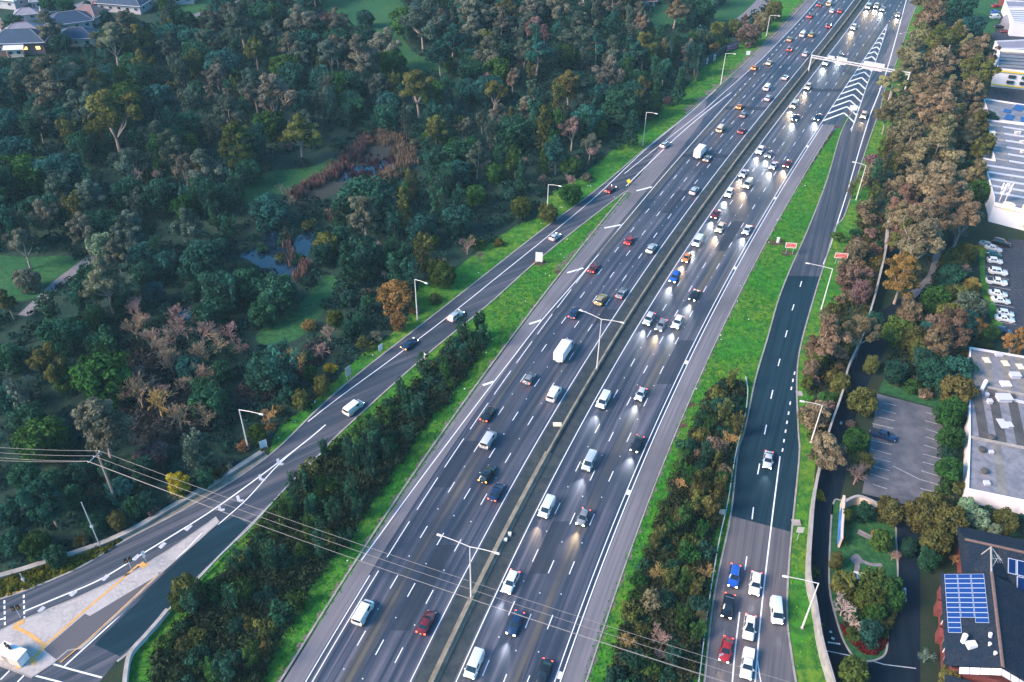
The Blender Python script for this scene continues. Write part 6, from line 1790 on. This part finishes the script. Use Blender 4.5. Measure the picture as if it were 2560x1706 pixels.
HEROES = {
 1: "355 530 340 G br;745 770 390 G ol;245 820 170 G gg;970 410 150 G ol;760 520 160 E tl;870 170 240 G br;760 270 230 G br;900 260 200 E dk;1070 930 220 G gg;1480 500 150 G br;1460 640 120 G br;1570 660 110 G br;1350 690 100 G gg;1740 320 160 G ol;1870 640 320 G br;1620 960 280 G ol;1840 860 220 E gr;2040 900 240 G ol;2040 360 160 G gg;2030 130 220 G br;1640 130 220 G gg;1430 130 180 G gg;1400 270 160 G gg;1570 270 150 G gg;1250 1140 190 G br;1380 1190 110 B br;1080 660 190 E tl;600 620 190 G br;380 1250 200 G gg;280 1450 190 G br;600 1330 230 G gg;1260 1420 180 E gr;1500 1350 220 E tl;2300 310 160 G br;2280 140 170 G br;1950 1330 190 B br;330 160 190 G br;120 1050 260 E tl;560 1000 220 E dk;1230 430 160 G gg;1300 860 200 E tl;1700 1180 200 E dk;2080 700 180 E tl;1700 530 130 G gg;1130 150 150 E tl;2190 560 160 E tl;1160 300 150 G gg;1240 650 60 B wh;950 1170 120 B wh;1060 1200 110 B wh;420 300 150 E dk;100 180 170 E dk;350 40 160 E dk;450 60 140 E dk;600 40 60 E tl;720 110 80 E tl",
 2: "560 130 280 G gg;720 160 150 G gg;780 240 120 G gg;910 60 240 G br;910 150 150 G gg;1100 130 170 G br;130 350 270 G br;300 290 210 G br;530 580 270 G ol;630 660 120 G ol;260 560 140 G gg;345 580 70 G gg;1320 60 170 G br;1330 170 130 G pk;1400 220 90 G pk;1610 190 250 G gg;1510 30 190 G br;2080 310 190 G ol;2060 150 110 G br;1985 100 50 B wh;2300 40 190 G br;1550 390 170 E gr;1570 560 200 G ol;1050 630 160 G ol;1090 770 120 G br;970 810 80 G gg;860 860 120 G br;1030 880 60 G ol;1280 720 140 G br;1400 800 150 G ol;1170 840 100 C ol;1330 600 110 G gg;1590 880 150 G pk;1390 910 140 C ol;1450 1010 110 C gr;770 1010 160 E gr;1650 690 80 G gg;1530 760 100 G gg;2320 600 120 C dk;2160 680 130 C dk;1710 980 130 G br;1580 1140 150 E gr;1690 1210 90 S br;1060 1190 140 E gr;660 1260 110 E br;930 1340 160 E gr;1245 1420 150 E lg;1580 1330 150 E gr;1420 1460 130 E ol;440 1440 160 C ol;1390 1120 100 C gr;1240 1220 120 C dk;1400 1220 110 B pk;1570 1230 110 B pk;1230 430 90 S pk;1105 410 50 S pk;740 430 90 E gr;1300 340 130 E lg;1180 370 130 E ol;900 400 140 E tl;1260 1100 80 B pk;1720 940 90 B pk;1620 1080 60 B pk;1990 900 130 C dk;1780 890 120 E gr;2240 690 90 S pk;2060 380 60 B pk;1960 390 140 E tl;2210 360 90 E tl;1850 370 100 B pk;480 1290 70 S br;510 980 90 S br;600 960 120 E gr;330 720 200 E tl;80 700 160 E tl;170 130 130 E tl;2060 580 110 G ol;2210 330 110 G br;1180 520 100 G pk;1010 540 70 G pk;2140 760 110 E dk;1100 1050 120 E dk;900 1000 110 E gr;730 1170 110 E dk",
 3: "1720 100 220 G br;1750 260 220 G ol;1790 400 190 G br;1600 420 160 G br;1720 600 270 G br;1800 640 240 G rd;1480 550 170 G br;1560 330 140 G br;1430 760 160 G br;1820 780 310 G br;1790 880 260 G br;1600 930 230 G br;1760 1000 310 G br;1620 1070 240 G br;1580 1220 230 G rd;1800 1240 350 G br;1850 1360 280 G br;1560 1360 210 G rd;1700 1480 320 G br;1520 1480 190 G br;1950 1480 250 G br;2080 340 240 G br;2060 480 220 G ol;2000 600 190 G br;1700 20 190 G br;1640 210 130 G br;1310 1240 120 S rd;1280 1400 130 S br;1290 1490 130 S rd;1330 1090 130 S pk;1920 60 200 E tl;1990 200 180 E tl;1900 480 110 E tl;1960 320 160 E dk;2000 1180 190 E dk;2050 1310 150 E gr;2090 830 160 E dk;470 240 150 E pk;240 320 90 S gd;80 330 110 G pk;370 190 110 E ol;260 200 110 E ol;640 80 130 E ol;560 150 120 E br;440 170 60 C rd;150 260 120 E ol;40 420 90 B gd;130 420 60 S pk;1430 660 120 S br;1510 700 130 G br;1560 800 170 G br;1900 700 130 G br;2030 700 120 E pk",
 4: "680 120 190 E mt;700 350 300 G br;790 170 160 G br;320 900 240 G ol;140 100 200 G br;180 360 180 E br;40 490 130 G ol;1500 430 300 E dk;1450 600 260 E dk;1680 400 260 E dk;1900 450 300 E dk;1800 580 200 E dk;1330 430 120 E dk;905 650 250 B rd;1180 740 230 B pk;1400 830 250 B rd;940 1110 330 B rd;1080 1180 300 B gd;1000 1060 200 B rd;2020 880 220 B gd;2240 720 190 B rd;2200 830 170 B pk;2115 660 120 S gd;2255 955 100 S ye;1510 990 170 E dk;1760 1020 190 E dk;1430 1190 250 E dk;1390 1110 180 E dk;1830 1280 150 B gd;1760 1410 130 E lg;1850 1360 90 S gd;1660 1490 110 S gd;670 800 170 E dk;450 1030 210 E gr;200 1300 250 E dk;350 1400 200 E tl;2120 1000 110 E lg;2200 1080 130 E ol;2060 1180 130 E ol;1960 1150 110 E dk;1900 1250 100 S ol;1300 970 190 E tl;1150 240 190 E tl;1000 190 220 E tl;980 320 180 E dk;820 500 150 E dk;650 620 160 E dk;1050 450 170 E tl;1500 150 160 E tl;1650 290 130 E dk;2230 120 180 E ol;2200 190 160 E dk;2330 60 150 E dk;80 900 220 E dk;90 1150 200 E tl;700 1330 170 B tl;850 950 90 B pk;1500 700 130 B pk;1640 800 150 B pk;2290 620 110 E lg",
 5: "380 470 230 E gd;500 560 90 S gd;400 640 120 E gd;690 320 190 E lg;650 480 100 S ol;560 90 100 G ol;870 110 150 B pk;960 190 100 B pk;380 260 90 S pk;300 320 90 B pk;700 240 100 B pk;50 270 180 C dk;240 110 90 B pk;640 100 90 E gr;300 230 110 E dk;360 130 120 E dk;190 520 110 E dk;60 480 110 E dk;130 640 110 E dk;240 740 110 S br;170 790 140 S ol;1090 100 80 S ol;60 690 110 E dk;440 160 120 E dk;520 220 90 E dk;180 440 90 S rd",
 6: "1640 80 370 G br;1560 40 220 G ol;1540 300 270 G gd;1200 160 160 E br;1150 330 170 E rd;1240 440 150 E pk;1030 710 290 G rd;1260 700 220 G rd;930 830 150 E br;1500 720 220 E lg;1590 760 200 E ol;1570 580 170 E br;1850 670 280 G rd;1790 760 200 G rd;2020 690 140 E gd;1980 410 140 E gd;1960 180 150 E lg;1950 300 180 B pk;1740 490 190 E gr;1980 540 220 E gg;1920 860 110 E ol;1310 940 110 E ol;1100 1070 150 E ol;1250 1190 200 E ol;920 1290 210 E br;1000 1510 240 G br;1200 1460 180 E gr;1170 1340 80 S pk;1900 1130 250 E ol;1850 1270 200 E gr;1850 1440 170 E gr;2290 760 150 G gd;1650 830 170 E ol;1900 20 140 B pk;1090 60 110 S lg;1130 220 100 S br;1000 600 110 S br;900 960 110 E br;960 900 120 E ol;1680 900 170 E dk;1800 930 150 E dk;1680 1130 110 S rd;1600 1030 60 S rd;2120 720 130 E gr;1780 330 80 B pk;1330 640 130 E dk;870 1060 90 E ol;2090 790 110 S ol",
 7: "1220 210 170 E ye;1280 930 230 E ol;1330 900 110 S br;1230 1000 150 E lg;180 150 220 E dk;350 200 200 E dk;560 130 190 E dk;820 250 200 E tl;500 300 180 E dk;250 620 180 E gr;380 700 150 E dk;100 600 190 E dk;60 420 180 E tl;760 110 170 E dk;980 110 180 E dk;1000 330 150 E dk;800 460 120 E ol;560 580 120 S ol;1040 380 110 S pk;1180 290 90 S br;1400 160 130 E dk;1500 130 110 S ol;1540 60 130 S br;920 360 150 E dk;640 480 150 E dk",
 9: "1220 120 220 B pk;955 280 95 S ye;915 800 100 S lg;1640 420 230 E ol;1830 470 240 E ol;1740 600 220 E ol;1720 360 200 E ol;1960 380 140 E mt;2040 450 150 E mt;2150 530 100 E mt;2220 470 180 E ol;1840 110 180 E gr;1430 390 180 E ol;1380 590 150 E lg;1460 690 110 B pk;1330 900 240 E lg;1420 960 230 E gr;1290 1000 200 E lg;1120 880 170 E ol;1070 730 100 E ol;1190 1500 230 E lg;1300 1210 160 E dk;1330 1080 150 E gr;1125 1040 200 B wh;1180 1130 160 B wh;1140 430 90 E lg;1120 590 80 S lg;1260 400 130 E dk;1340 560 90 S gd;1700 720 150 E dk;1880 720 100 B gd;1690 1380 140 B gg;1850 1520 160 E ol;1250 60 150 E ol;700 100 10 S ol;2330 450 60 E dk;1060 900 80 S ol;960 1170 60 S ol;1560 640 110 E dk",
}
trees = []      # kind, x, y, width, height, colour key
def add_px(px, py, wpx, kind, col):
    nw, nh, cf = NOM[kind]
    w = wpx * mpp(px, py) * 1.0
    for _ in range(3):
        h = w * nh / nw if kind not in 'GE' else (w * .95 + 4.2 if kind == 'G' else w * .72 + 1.6)
        p = G(px, py, h * cf)
        w = wpx * mpp(px, py) * (1 - h * cf / H)
    trees.append([kind, p.x, p.y, w, h, col])
for r, s in HEROES.items():
    ox, oy = REG[r]
    for e in s.split(';'):
        a_, b_, w_, k_, c_ = e.split()
        if float(w_) < 20: continue
        add_px(ox + float(a_) * .3655, oy + float(b_) * .3655, float(w_) * .3655, k_, c_)
for e_ in ((712, 598, 40, 'S', 'dk'), (655, 618, 34, 'S', 'dk'), (745, 645, 38, 'S', 'dk'), (700, 642, 30, 'S', 'ol'), (770, 560, 44, 'S', 'ol')): add_px(*e_)
for t in trees:
    if t[5] == 'br' and P((t[1], t[2], 0))[0] < 1500: t[5] = 'be'
NH = len(trees)

# ---- scatter between them
SLOPE_L = [(1210, 832), (1217, 860), (1130, 985), (1040, 1090), (960, 1215), (880, 1335), (790, 1450), (700, 1600), (640, 1730), (380, 1730), (385, 1660), (415, 1605), (460, 1550), (530, 1465), (650, 1328), (720, 1232), (810, 1140), (880, 1085), (960, 1020), (1060, 940), (1140, 850)]
SLOPE_R = [(1815, 946), (1856, 950), (1858, 985), (1846, 1060), (1826, 1140), (1806, 1262), (1788, 1340), (1770, 1440), (1752, 1560), (1735, 1690), (1725, 1760), (1510, 1760), (1540, 1620), (1590, 1470), (1640, 1320), (1690, 1180), (1730, 1080), (1770, 990)]
EDGE_R = [(2300, -60), (2360, -60), (2400, 60), (2440, 200), (2450, 400), (2420, 540), (2415, 600), (2390, 560), (2330, 640), (2270, 735), (2225, 720), (2225, 560), (2235, 470), (2200, 440), (2240, 300), (2285, 180), (2310, 40)]
STRIP_R = [(2150, 520), (2210, 540), (2200, 640), (2180, 735), (2165, 790), (2140, 865), (2105, 935), (2085, 1010), (2055, 1090), (2035, 1150), (2028, 1120), (2022, 1000), (2030, 900), (2060, 810), (2100, 720), (2120, 640)]
PARK_R = [(2300, 760), (2370, 640), (2405, 640), (2412, 700), (2425, 800), (2420, 860), (2400, 930), (2380, 1000), (2290, 985), (2220, 960), (2200, 930), (2250, 850)]
SIDE_R = [(2355, 985), (2410, 960), (2400, 1060), (2392, 1180), (2400, 1250), (2350, 1260), (2364, 1140)]
FRONT_R = [(2300, 1290), (2420, 1265), (2560, 1330), (2620, 1380), (2420, 1370), (2330, 1380)]
ISLB = [(2150, 1470), (2230, 1450), (2235, 1530), (2210, 1610), (2150, 1630), (2110, 1570), (2095, 1500)]
HOUSES_X = [(-80, -80), (395, -80), (390, 40), (330, 70), (250, 70), (235, 120), (140, 130), (120, 150), (-80, 150)]
BAREZ = [(290, 770), (470, 800), (620, 830), (600, 930), (470, 900), (300, 880)]
EXC = [BAREZ] + list(LAWNS.values()) + PONDS + [HOUSES_X] + [BROWN[0], BROWN[2]]
ROADS = [[(p[0], p[1]) for p in RL_L] + [(p[0], p[1]) for p in RL_R]]
def free(x, y, w, k):
    for t in trees:
        d = (t[3] * k + w * .5)
        if abs(t[1] - x) < d and (t[1] - x) ** 2 + (t[2] - y) ** 2 < (d * .62) ** 2: return False
    return True
def scatter(poly, kind, cols, n, w0, w1, exc=True, k=.5, tries=9000):
    xs = [p[0] for p in poly]
    ys = [p[1] for p in poly]
    gp = gpts(poly)
    x0, x1 = min(p.x for p in gp), max(p.x for p in gp)
    y0, y1 = min(p.y for p in gp), max(p.y for p in gp)
    nw, nh, cf = NOM[kind]
    got = 0
    for _ in range(tries):
        if got >= n: break
        x, y = U(x0, x1), U(y0, y1)
        w = U(w0, w1)
        h = w * nh / nw if kind not in 'GE' else (w * .95 + 4.2 if kind == 'G' else w * .72 + 1.6)
        a_ = P((x, y, 0))
        b_ = P((x, y, h * .8))
        if not inpoly(a_[0], a_[1], poly): continue
        if not (-70 < b_[0] < 2630 and -70 < b_[1] < 1770): continue
        if exc and any(inpoly(q[0], q[1], e) for e in EXC for q in (a_, b_, ((a_[0] + b_[0]) / 2, (a_[1] + b_[1]) / 2))): continue
        if not free(x, y, w, k): continue
        trees.append([kind, x, y, w, h, random.choice(cols)])
        got += 1
    return got
scatter(BAREZ, 'B', ['rd', 'pk', 'rd'], 9, 5.5, 8.5, False, .3)
scatter(BROWN[0], 'B', ['rd', 'gd', 'pk'], 8, 5.0, 9.0, False, .3)
scatter(WOODS, 'E', ['dk', 'tl', 'tl', 'dk', 'dk', 'gr'], 108, 8.5, 14.5, k=.36, tries=16000)
scatter(WOODS, 'W', ['dk', 'tl', 'dk', 'ol', 'gr', 'tl', 'gg'], 200, 4.4, 7.2, k=.27, tries=20000)
scatter(WOODS, 'G', ['gg', 'gg', 'tl', 'ol', 'gg', 'be'], 70, 7.0, 11.5, k=.32, tries=14000)
scatter(WOODS, 'S', ['dk', 'ol', 'tl', 'gr', 'dk', 'pk'], 60, 4.0, 7.0, k=.3, tries=16000)
scatter(SLOPE_L, 'W', ['dk', 'dk', 'dk', 'gr'], 40, 2.8, 4.2, False, .3)
scatter(SLOPE_R, 'W', ['ol', 'dk', 'ol', 'gr'], 26, 2.4, 3.8, False, .3)
scatter(SLOPE_L, 'S', ['dk', 'dk', 'ol', 'gr', 'dk', 'gr'], 50, 3.0, 5.2, False, .42)
scatter(SLOPE_R, 'S', ['ol', 'dk', 'ol', 'dk', 'gr', 'br', 'dk'], 44, 2.8, 4.8, False, .42)
scatter(SLOPE_R, 'B', ['pk', 'pk', 'gd'], 9, 3.0, 5.0, False, .25)
scatter(EDGE_R, 'G', ['br', 'ol', 'ol', 'br'], 18, 7, 10, False, .4)
scatter(EDGE_R, 'S', ['br', 'dk', 'ol'], 8, 3.5, 6, False, .3)
GAP_R = [(2120, 500), (2190, 420), (2230, 330), (2260, 360), (2240, 560), (2225, 720), (2205, 600), (2190, 540)]
scatter(GAP_R, 'W', ['br', 'rd', 'ol', 'dk', 'br'], 22, 3.2, 5.0, False, .32)
scatter(STRIP_R, 'S', ['br', 'ol', 'rd', 'gr', 'pk', 'dk'], 34, 2.6, 4.8, False, .42)
scatter(PARK_R, 'E', ['dk', 'ol', 'tl'], 12, 5, 8, False, .42)
scatter(PARK_R, 'S', ['dk', 'ol', 'gr', 'br'], 10, 2.8, 4.8, False, .4)
scatter(SIDE_R, 'S', ['gr', 'ol', 'dk'], 9, 2.8, 4.4, False, .35)
scatter(FRONT_R, 'S', ['ol', 'gr', 'dk'], 7, 2.6, 4.2, False, .35)
scatter(ISLB, 'S', ['gr', 'lg', 'dk', 'ol'], 10, 2.0, 3.6, False, .35)

for nm_, p_ in (('the pond', (700, 640)), ('the brown reed bed', (880, 410)), ('the upper clearing', (1010, 100)), ('the meadow lawn', (690, 450)), ('the western lawn', (80, 690)), ('the footbridge path', (160, 700)), ('the hollow lawn', (750, 770)),
                ('the lit window house', (60, 125)), ('the dark twin roofed house', (190, 85)), ('the navy roofed house', (320, 20)), ('the yellow bush', (440, 1215)), ('the wedge shrub tip', (1205, 845)),
                ('the marked car park', (2270, 1110)), ('the row of parked white cars', (2495, 720)), ('the roof antennas', (2515, 490)), ('the solar panel roof', (2400, 1550)), ('the grey warehouse corner', (2425, 1240)),
                ('the far workshop', (2520, 160)), ('the local road bend', (2330, 690)), ('the white drain by the shrub bank', (1565, 1232)), ('the start of the service rail', (1863, 948)), ('the bottom edge of the shrub bank', (1600, 1706)),
                ('the foot of the curved barrier', (330, 1640)), ('the top edge above the clearing', (1000, -20)), ('the top edge at the park road', (1750, 10)), ('the side edge below the houses', (0, 300)), ('the side edge at mid woods', (0, 520)), ('the side edge above the cables', (0, 1050)), ('the creek pool', (455, 790)),
                ('the golden bare tree', (740, 890)), ('the corner warehouse far wall', (2470, 330))):
    LAND[nm_] = G(*p_)
marks = list(LAND.items())
mp_ = np.array([[p.x, p.y] for _, p in marks])
ORDN = ORD + ['twenty first', 'twenty second', 'twenty third', 'twenty fourth', 'twenty fifth', 'twenty sixth', 'twenty seventh', 'twenty eighth', 'twenty ninth', 'thirtieth']
def look(t):
    kind, x, y, w, h, col = t
    lim = dict(G=(9, 12.5), E=(7, 10.5), S=(3.6, 4.8), C=(4, 6), W=(4.2, 5.4), B=(4.5, 8))[kind]
    size = 'small' if w < lim[0] else ('mid sized' if w < lim[1] else 'large')
    return f"{size} {TCOL[col][1]} {NAMES[kind][1]}"
by = {}
for i, t in enumerate(trees): by.setdefault(look(t), []).append(i)
labels = {}
for lk, ids in by.items():
    xy = np.array([[trees[i][1], trees[i][2]] for i in ids])
    D = np.hypot(xy[:, None, 0] - mp_[None, :, 0], xy[:, None, 1] - mp_[None, :, 1])
    rank = D.argsort(0).argsort(0)
    for r, i in enumerate(ids):
        sc = rank[r] * 1000 + D[r]
        j = int(sc.argmin())
        labels[i] = f"{lk}, {nth(int(rank[r, j])) if rank[r, j] == 0 else ORDN[min(int(rank[r, j]), len(ORDN) - 1)]} nearest to {marks[j][0]}" if rank[r, j] else f"{lk} nearest to {marks[j][0]}"
GRP = dict(G='gum trees', E='rounded evergreens', S='shrubs', C='conifers', W='wattles', B='bare trees')
for i, (kind, x, y, w, h, col) in enumerate(trees):
    nm, _, cat = NAMES[kind]
    tr, cr = random.choice(PROTO[kind])
    rt = empty(nm, (x, y, 0), U(0, 6.28), labels[i], cat, GRP[kind])
    nw, nh, cf = NOM[kind]
    rt.scale = (w / nw, w / nw, h / nh)
    o = link('trunk', tr, rt)
    c_ = link('crown', cr, rt)
    v = U(.82, 1.18)
    if kind == 'B' and col != 'wh': v *= 1.5
    rgb = [a_ * v * U(.94, 1.06) for a_ in TCOL[col][0]]
    c_.color = (*rgb, 1)
    o.color = (*[min(.6, a_ * 1.2) for a_ in rgb], 1)

# ---- undergrowth nobody could count: one low leafy mass on the woodland floor
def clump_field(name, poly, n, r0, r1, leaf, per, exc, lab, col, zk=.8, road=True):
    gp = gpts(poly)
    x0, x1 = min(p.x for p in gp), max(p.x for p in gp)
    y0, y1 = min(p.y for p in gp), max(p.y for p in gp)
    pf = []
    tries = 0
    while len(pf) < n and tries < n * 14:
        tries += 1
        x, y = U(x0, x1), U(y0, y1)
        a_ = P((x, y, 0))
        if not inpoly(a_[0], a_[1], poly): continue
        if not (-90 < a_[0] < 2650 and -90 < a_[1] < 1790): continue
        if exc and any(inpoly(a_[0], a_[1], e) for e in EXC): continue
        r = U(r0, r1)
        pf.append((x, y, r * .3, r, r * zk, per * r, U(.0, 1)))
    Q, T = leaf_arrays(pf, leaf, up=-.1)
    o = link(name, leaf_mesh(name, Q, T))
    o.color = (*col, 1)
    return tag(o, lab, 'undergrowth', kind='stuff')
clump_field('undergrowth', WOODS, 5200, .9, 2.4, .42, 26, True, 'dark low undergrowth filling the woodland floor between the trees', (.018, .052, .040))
for s_ in (SLOPE_L, SLOPE_R, EDGE_R, PARK_R):
    struct('shrub_bed', MB().sheet(gpts(s_), 0.04), M['floor'])
clump_field('undergrowth', BAREZ, 220, .6, 1.4, .3, 26, False, 'low green undergrowth between the reddish bare trees', (.020, .050, .034))
for b_, n_ in ((BROWN[0], 420), (BROWN[1], 200)):
    clump_field('bare_thicket', b_, n_, .7, 1.6, .3, 26, False, 'purplish leafless thicket on the dry ground' if n_ == 420 else 'purplish leafless thicket beside the lower ramp', (.050, .046, .046))
clump_field('undergrowth', SLOPE_L, 1700, .6, 1.6, .3, 32, False, 'dark leafy ground cover on the bank between ramp and motorway', (.030, .044, .022))
clump_field('undergrowth', SLOPE_R, 1300, .6, 1.4, .28, 34, False, 'mixed ground cover on the bank beside the service road', (.048, .050, .024))
clump_field('undergrowth', EDGE_R, 500, .8, 1.8, .36, 30, False, 'brown scrub under the trees beyond the noise wall', (.055, .050, .026))
clump_field('undergrowth', STRIP_R, 420, .5, 1.1, .28, 36, False, 'scrubby ground cover along the noise wall', (.070, .062, .024))
clump_field('undergrowth', PARK_R, 340, .6, 1.3, .3, 30, False, 'dark ground cover between car park and yard', (.030, .045, .022))
clump_field('undergrowth', ISLB, 130, .4, .9, .24, 40, False, 'dark ground cover under the island trees', (.020, .042, .022))
clump_field('weeds', [(-60, 1466), (91, 1416), (215, 1374), (300, 1349), (311, 1353), (201, 1416), (73, 1470), (-60, 1515)], 260, .25, .7, .2, 60, False, 'yellow green weeds on the strip under the retaining wall', (.13, .13, .014))
clump_field('red_ground_cover', [(2106, 1570), (2118, 1590), (2135, 1612), (2160, 1632), (2190, 1632), (2214, 1600), (2204, 1590), (2180, 1615), (2150, 1605), (2125, 1572), (2112, 1560)], 260, .3, .7, .2, 70, False, 'red ground cover ringing the tip of the planted island', (.13, .024, .014))
def reeds(pts, n, w, col, lab, h0=1.2, h1=2.6):
    pts = spl(gpts(pts), 8)
    Q, T = [], []
    for _ in range(n):
        p = random.choice(pts) + Vector((random.gauss(0, w), random.gauss(0, w), 0))
        t0 = U(0, 1)
        for k in range(14):
            b = p + Vector((U(-.5, .5), U(-.5, .5), 0))
            tp = b + Vector((U(-.5, .5), U(-.5, .5), U(h0, h1)))
            s = Vector((U(-1, 1), U(-1, 1), 0)).normalized() * .11
            Q.append([b - s, b + s, tp + s * .6, tp - s * .6])
            T.append(t0)
    Q = np.array([[tuple(v) for v in q] for q in Q])
    o = link('reeds', leaf_mesh('reeds', Q, np.array(T)))
    o.color = (*col, 1)
    return tag(o, lab, 'reeds', kind='stuff')
reeds([(735, 490), (760, 478), (800, 455), (840, 435), (870, 405), (885, 385), (905, 368), (930, 345)], 320, 1.3, (.17, .105, .088), 'pinkish reeds along the lawn side of the reed bed')
reeds([(945, 345), (965, 352), (985, 352), (1000, 362), (1010, 380), (1025, 390), (1015, 410), (980, 440), (955, 465)], 260, 1.6, (.20, .125, .10), 'pinkish reeds round the head of the reed bed')
reeds([(830, 552), (845, 535), (865, 510), (885, 492), (905, 470)], 150, .9, (.24, .14, .12), 'tall pink reeds on the bank above the pond')
reeds([(668, 556), (690, 545), (705, 540), (740, 690), (760, 680), (775, 665)], 90, .8, (.17, .10, .09), 'short reeds at the edges of the pond')
reeds([(870, 380), (900, 400), (940, 410), (985, 400), (930, 430), (880, 445)], 160, 2.0, (.06, .032, .046), 'purple brown low reeds in the reed bed', .4, 1.0)
# ---- grass tufts on the verges
def tufts(poly, n, col, lab, hmax=.22):
    gp = gpts(poly)
    x0, x1 = min(p.x for p in gp), max(p.x for p in gp)
    y0, y1 = min(p.y for p in gp), max(p.y for p in gp)
    W = np.column_stack([RNG.uniform(x0, x1, n * 8), RNG.uniform(y0, y1, n * 8)])
    gx = [(p.x, p.y) for p in gp]
    keep = []
    for x, y in W:
        if len(keep) >= n: break
        if inpoly(x, y, gx): keep.append((x, y))
    K = np.array(keep)
    n = len(K)
    b = np.column_stack([K, np.full(n, .02)])
    ang = RNG.uniform(0, 6.28, n)
    s = np.column_stack([np.cos(ang), np.sin(ang), np.zeros(n)]) * RNG.uniform(.10, .26, n)[:, None]
    tp = b + np.column_stack([RNG.normal(0, .16, n), RNG.normal(0, .16, n), RNG.uniform(.15, hmax, n)])
    Q = np.stack([b - s, b + s, tp + s * .5, tp - s * .5], 1)
    patch = .5 + .5 * np.sin(K[:, 0] * .21 + 1.3 * np.sin(K[:, 1] * .13)) * np.cos(K[:, 1] * .17)
    T = np.clip(.35 + .5 * patch + RNG.normal(0, .16, n), 0, 1)
    o = link('grass', leaf_mesh('grass', Q, T))
    o.color = (*col, 1)
    return tag(o, lab, 'grass', kind='stuff')
tufts(WEDGE_R, 14000, (.050, .205, .014), 'bright green rough grass on the wedge beside the service road')
tufts(WEDGE_L, 12000, (.044, .190, .014), 'bright green rough grass on the wedge beside the exit ramp')
tufts(VERGE_L, 9000, (.048, .200, .014), 'bright green rough grass along the wooded verge')
tufts(VERGE_R, 9000, (.075, .225, .012), 'bright green rough grass strip along the noise wall')
# scraps of litter on the verges

print('COUNTS', {k: sum(1 for t in trees if t[0] == k) for k in 'GESCBW'}, len(set(labels.values())), len(labels), max(len(l.split()) for l in labels.values()))
# ---------------------------------------------------------------- camera, sky, sun
sc = bpy.context.scene
cd = bpy.data.cameras.new('camera')
cam = bpy.data.objects.new('camera', cd)
C.objects.link(cam)
cd.sensor_fit = 'HORIZONTAL'
cd.sensor_width = 36.0
cd.lens = 36.0 * F / 2560.0
cd.clip_start = 1.0
cd.clip_end = 9000
cam.matrix_world = Matrix.Translation((0, 0, H)) @ Matrix.Rotation(math.pi / 2 - PITCH, 4, 'X') @ Matrix.Rotation(ROLL, 4, 'Z')
sc.camera = cam
SUN_AZ, SUN_EL = R(248), R(34)      # azimuth clockwise from +Y
w = bpy.data.worlds.new('World')
sc.world = w
w.use_nodes = True
nt = w.node_tree
nt.nodes.clear()
out = nt.nodes.new('ShaderNodeOutputWorld')
bg = nt.nodes.new('ShaderNodeBackground')
sky = nt.nodes.new('ShaderNodeTexSky')
sky.sky_type = 'NISHITA'
sky.sun_disc = False
sky.sun_elevation = SUN_EL
sky.sun_rotation = SUN_AZ
sky.air_density = 1.6
sky.dust_density = 1.2
sky.ozone_density = 3.0
bg.inputs['Strength'].default_value = 0.086
tint = nt.nodes.new('ShaderNodeMix')
tint.data_type = 'RGBA'
tint.blend_type = 'MULTIPLY'
tint.inputs['Factor'].default_value = 1.0
tint.inputs['B'].default_value = (.41, 1.0, 1.32, 1)
nt.links.new(sky.outputs[0], tint.inputs['A'])
nt.links.new(tint.outputs['Result'], bg.inputs['Color'])
nt.links.new(bg.outputs[0], out.inputs['Surface'])
sd_ = bpy.data.lights.new('sun', 'SUN')
sd_.energy = 3.05
sd_.angle = R(24)
sd_.color = (1.0, .77, .60)
so = bpy.data.objects.new('sun', sd_)
C.objects.link(so)
dirv = Vector((math.sin(SUN_AZ) * math.cos(SUN_EL), math.cos(SUN_AZ) * math.cos(SUN_EL), math.sin(SUN_EL)))
so.rotation_euler = dirv.to_track_quat('Z', 'Y').to_euler()
so.location = (0, 0, 300)
sc.view_settings.view_transform = 'Standard'
sc.view_settings.look = 'None'
sc.view_settings.gamma = 1.0
sc.view_settings.exposure = 1.42
sc.cycles.use_denoising = True
sc.cycles.max_bounces = 5
sc.cycles.diffuse_bounces = 3
sc.cycles.glossy_bounces = 2
sc.cycles.transmission_bounces = 2
sc.cycles.sample_clamp_indirect = 4.0
sc.cycles.caustics_reflective = False
sc.cycles.caustics_refractive = False

# thin evening air
hz = MB().box((0, 230, 72), (1500, 1300, 150)).build('haze', [])
hm = bpy.data.materials.new('haze_air')
nt, N_, L_n = nodes(hm)
o_ = N_.new('ShaderNodeOutputMaterial')
pv = N_.new('ShaderNodeVolumePrincipled')
pv.inputs['Color'].default_value = (.55, .85, 1.0, 1)
pv.inputs['Density'].default_value = 0.00012
L_n.new(pv.outputs[0], o_.inputs['Volume'])
hz.data.materials.append(hm)
hz['kind'] = 'stuff'
hz['label'] = 'thin bluish evening air over the whole scene'
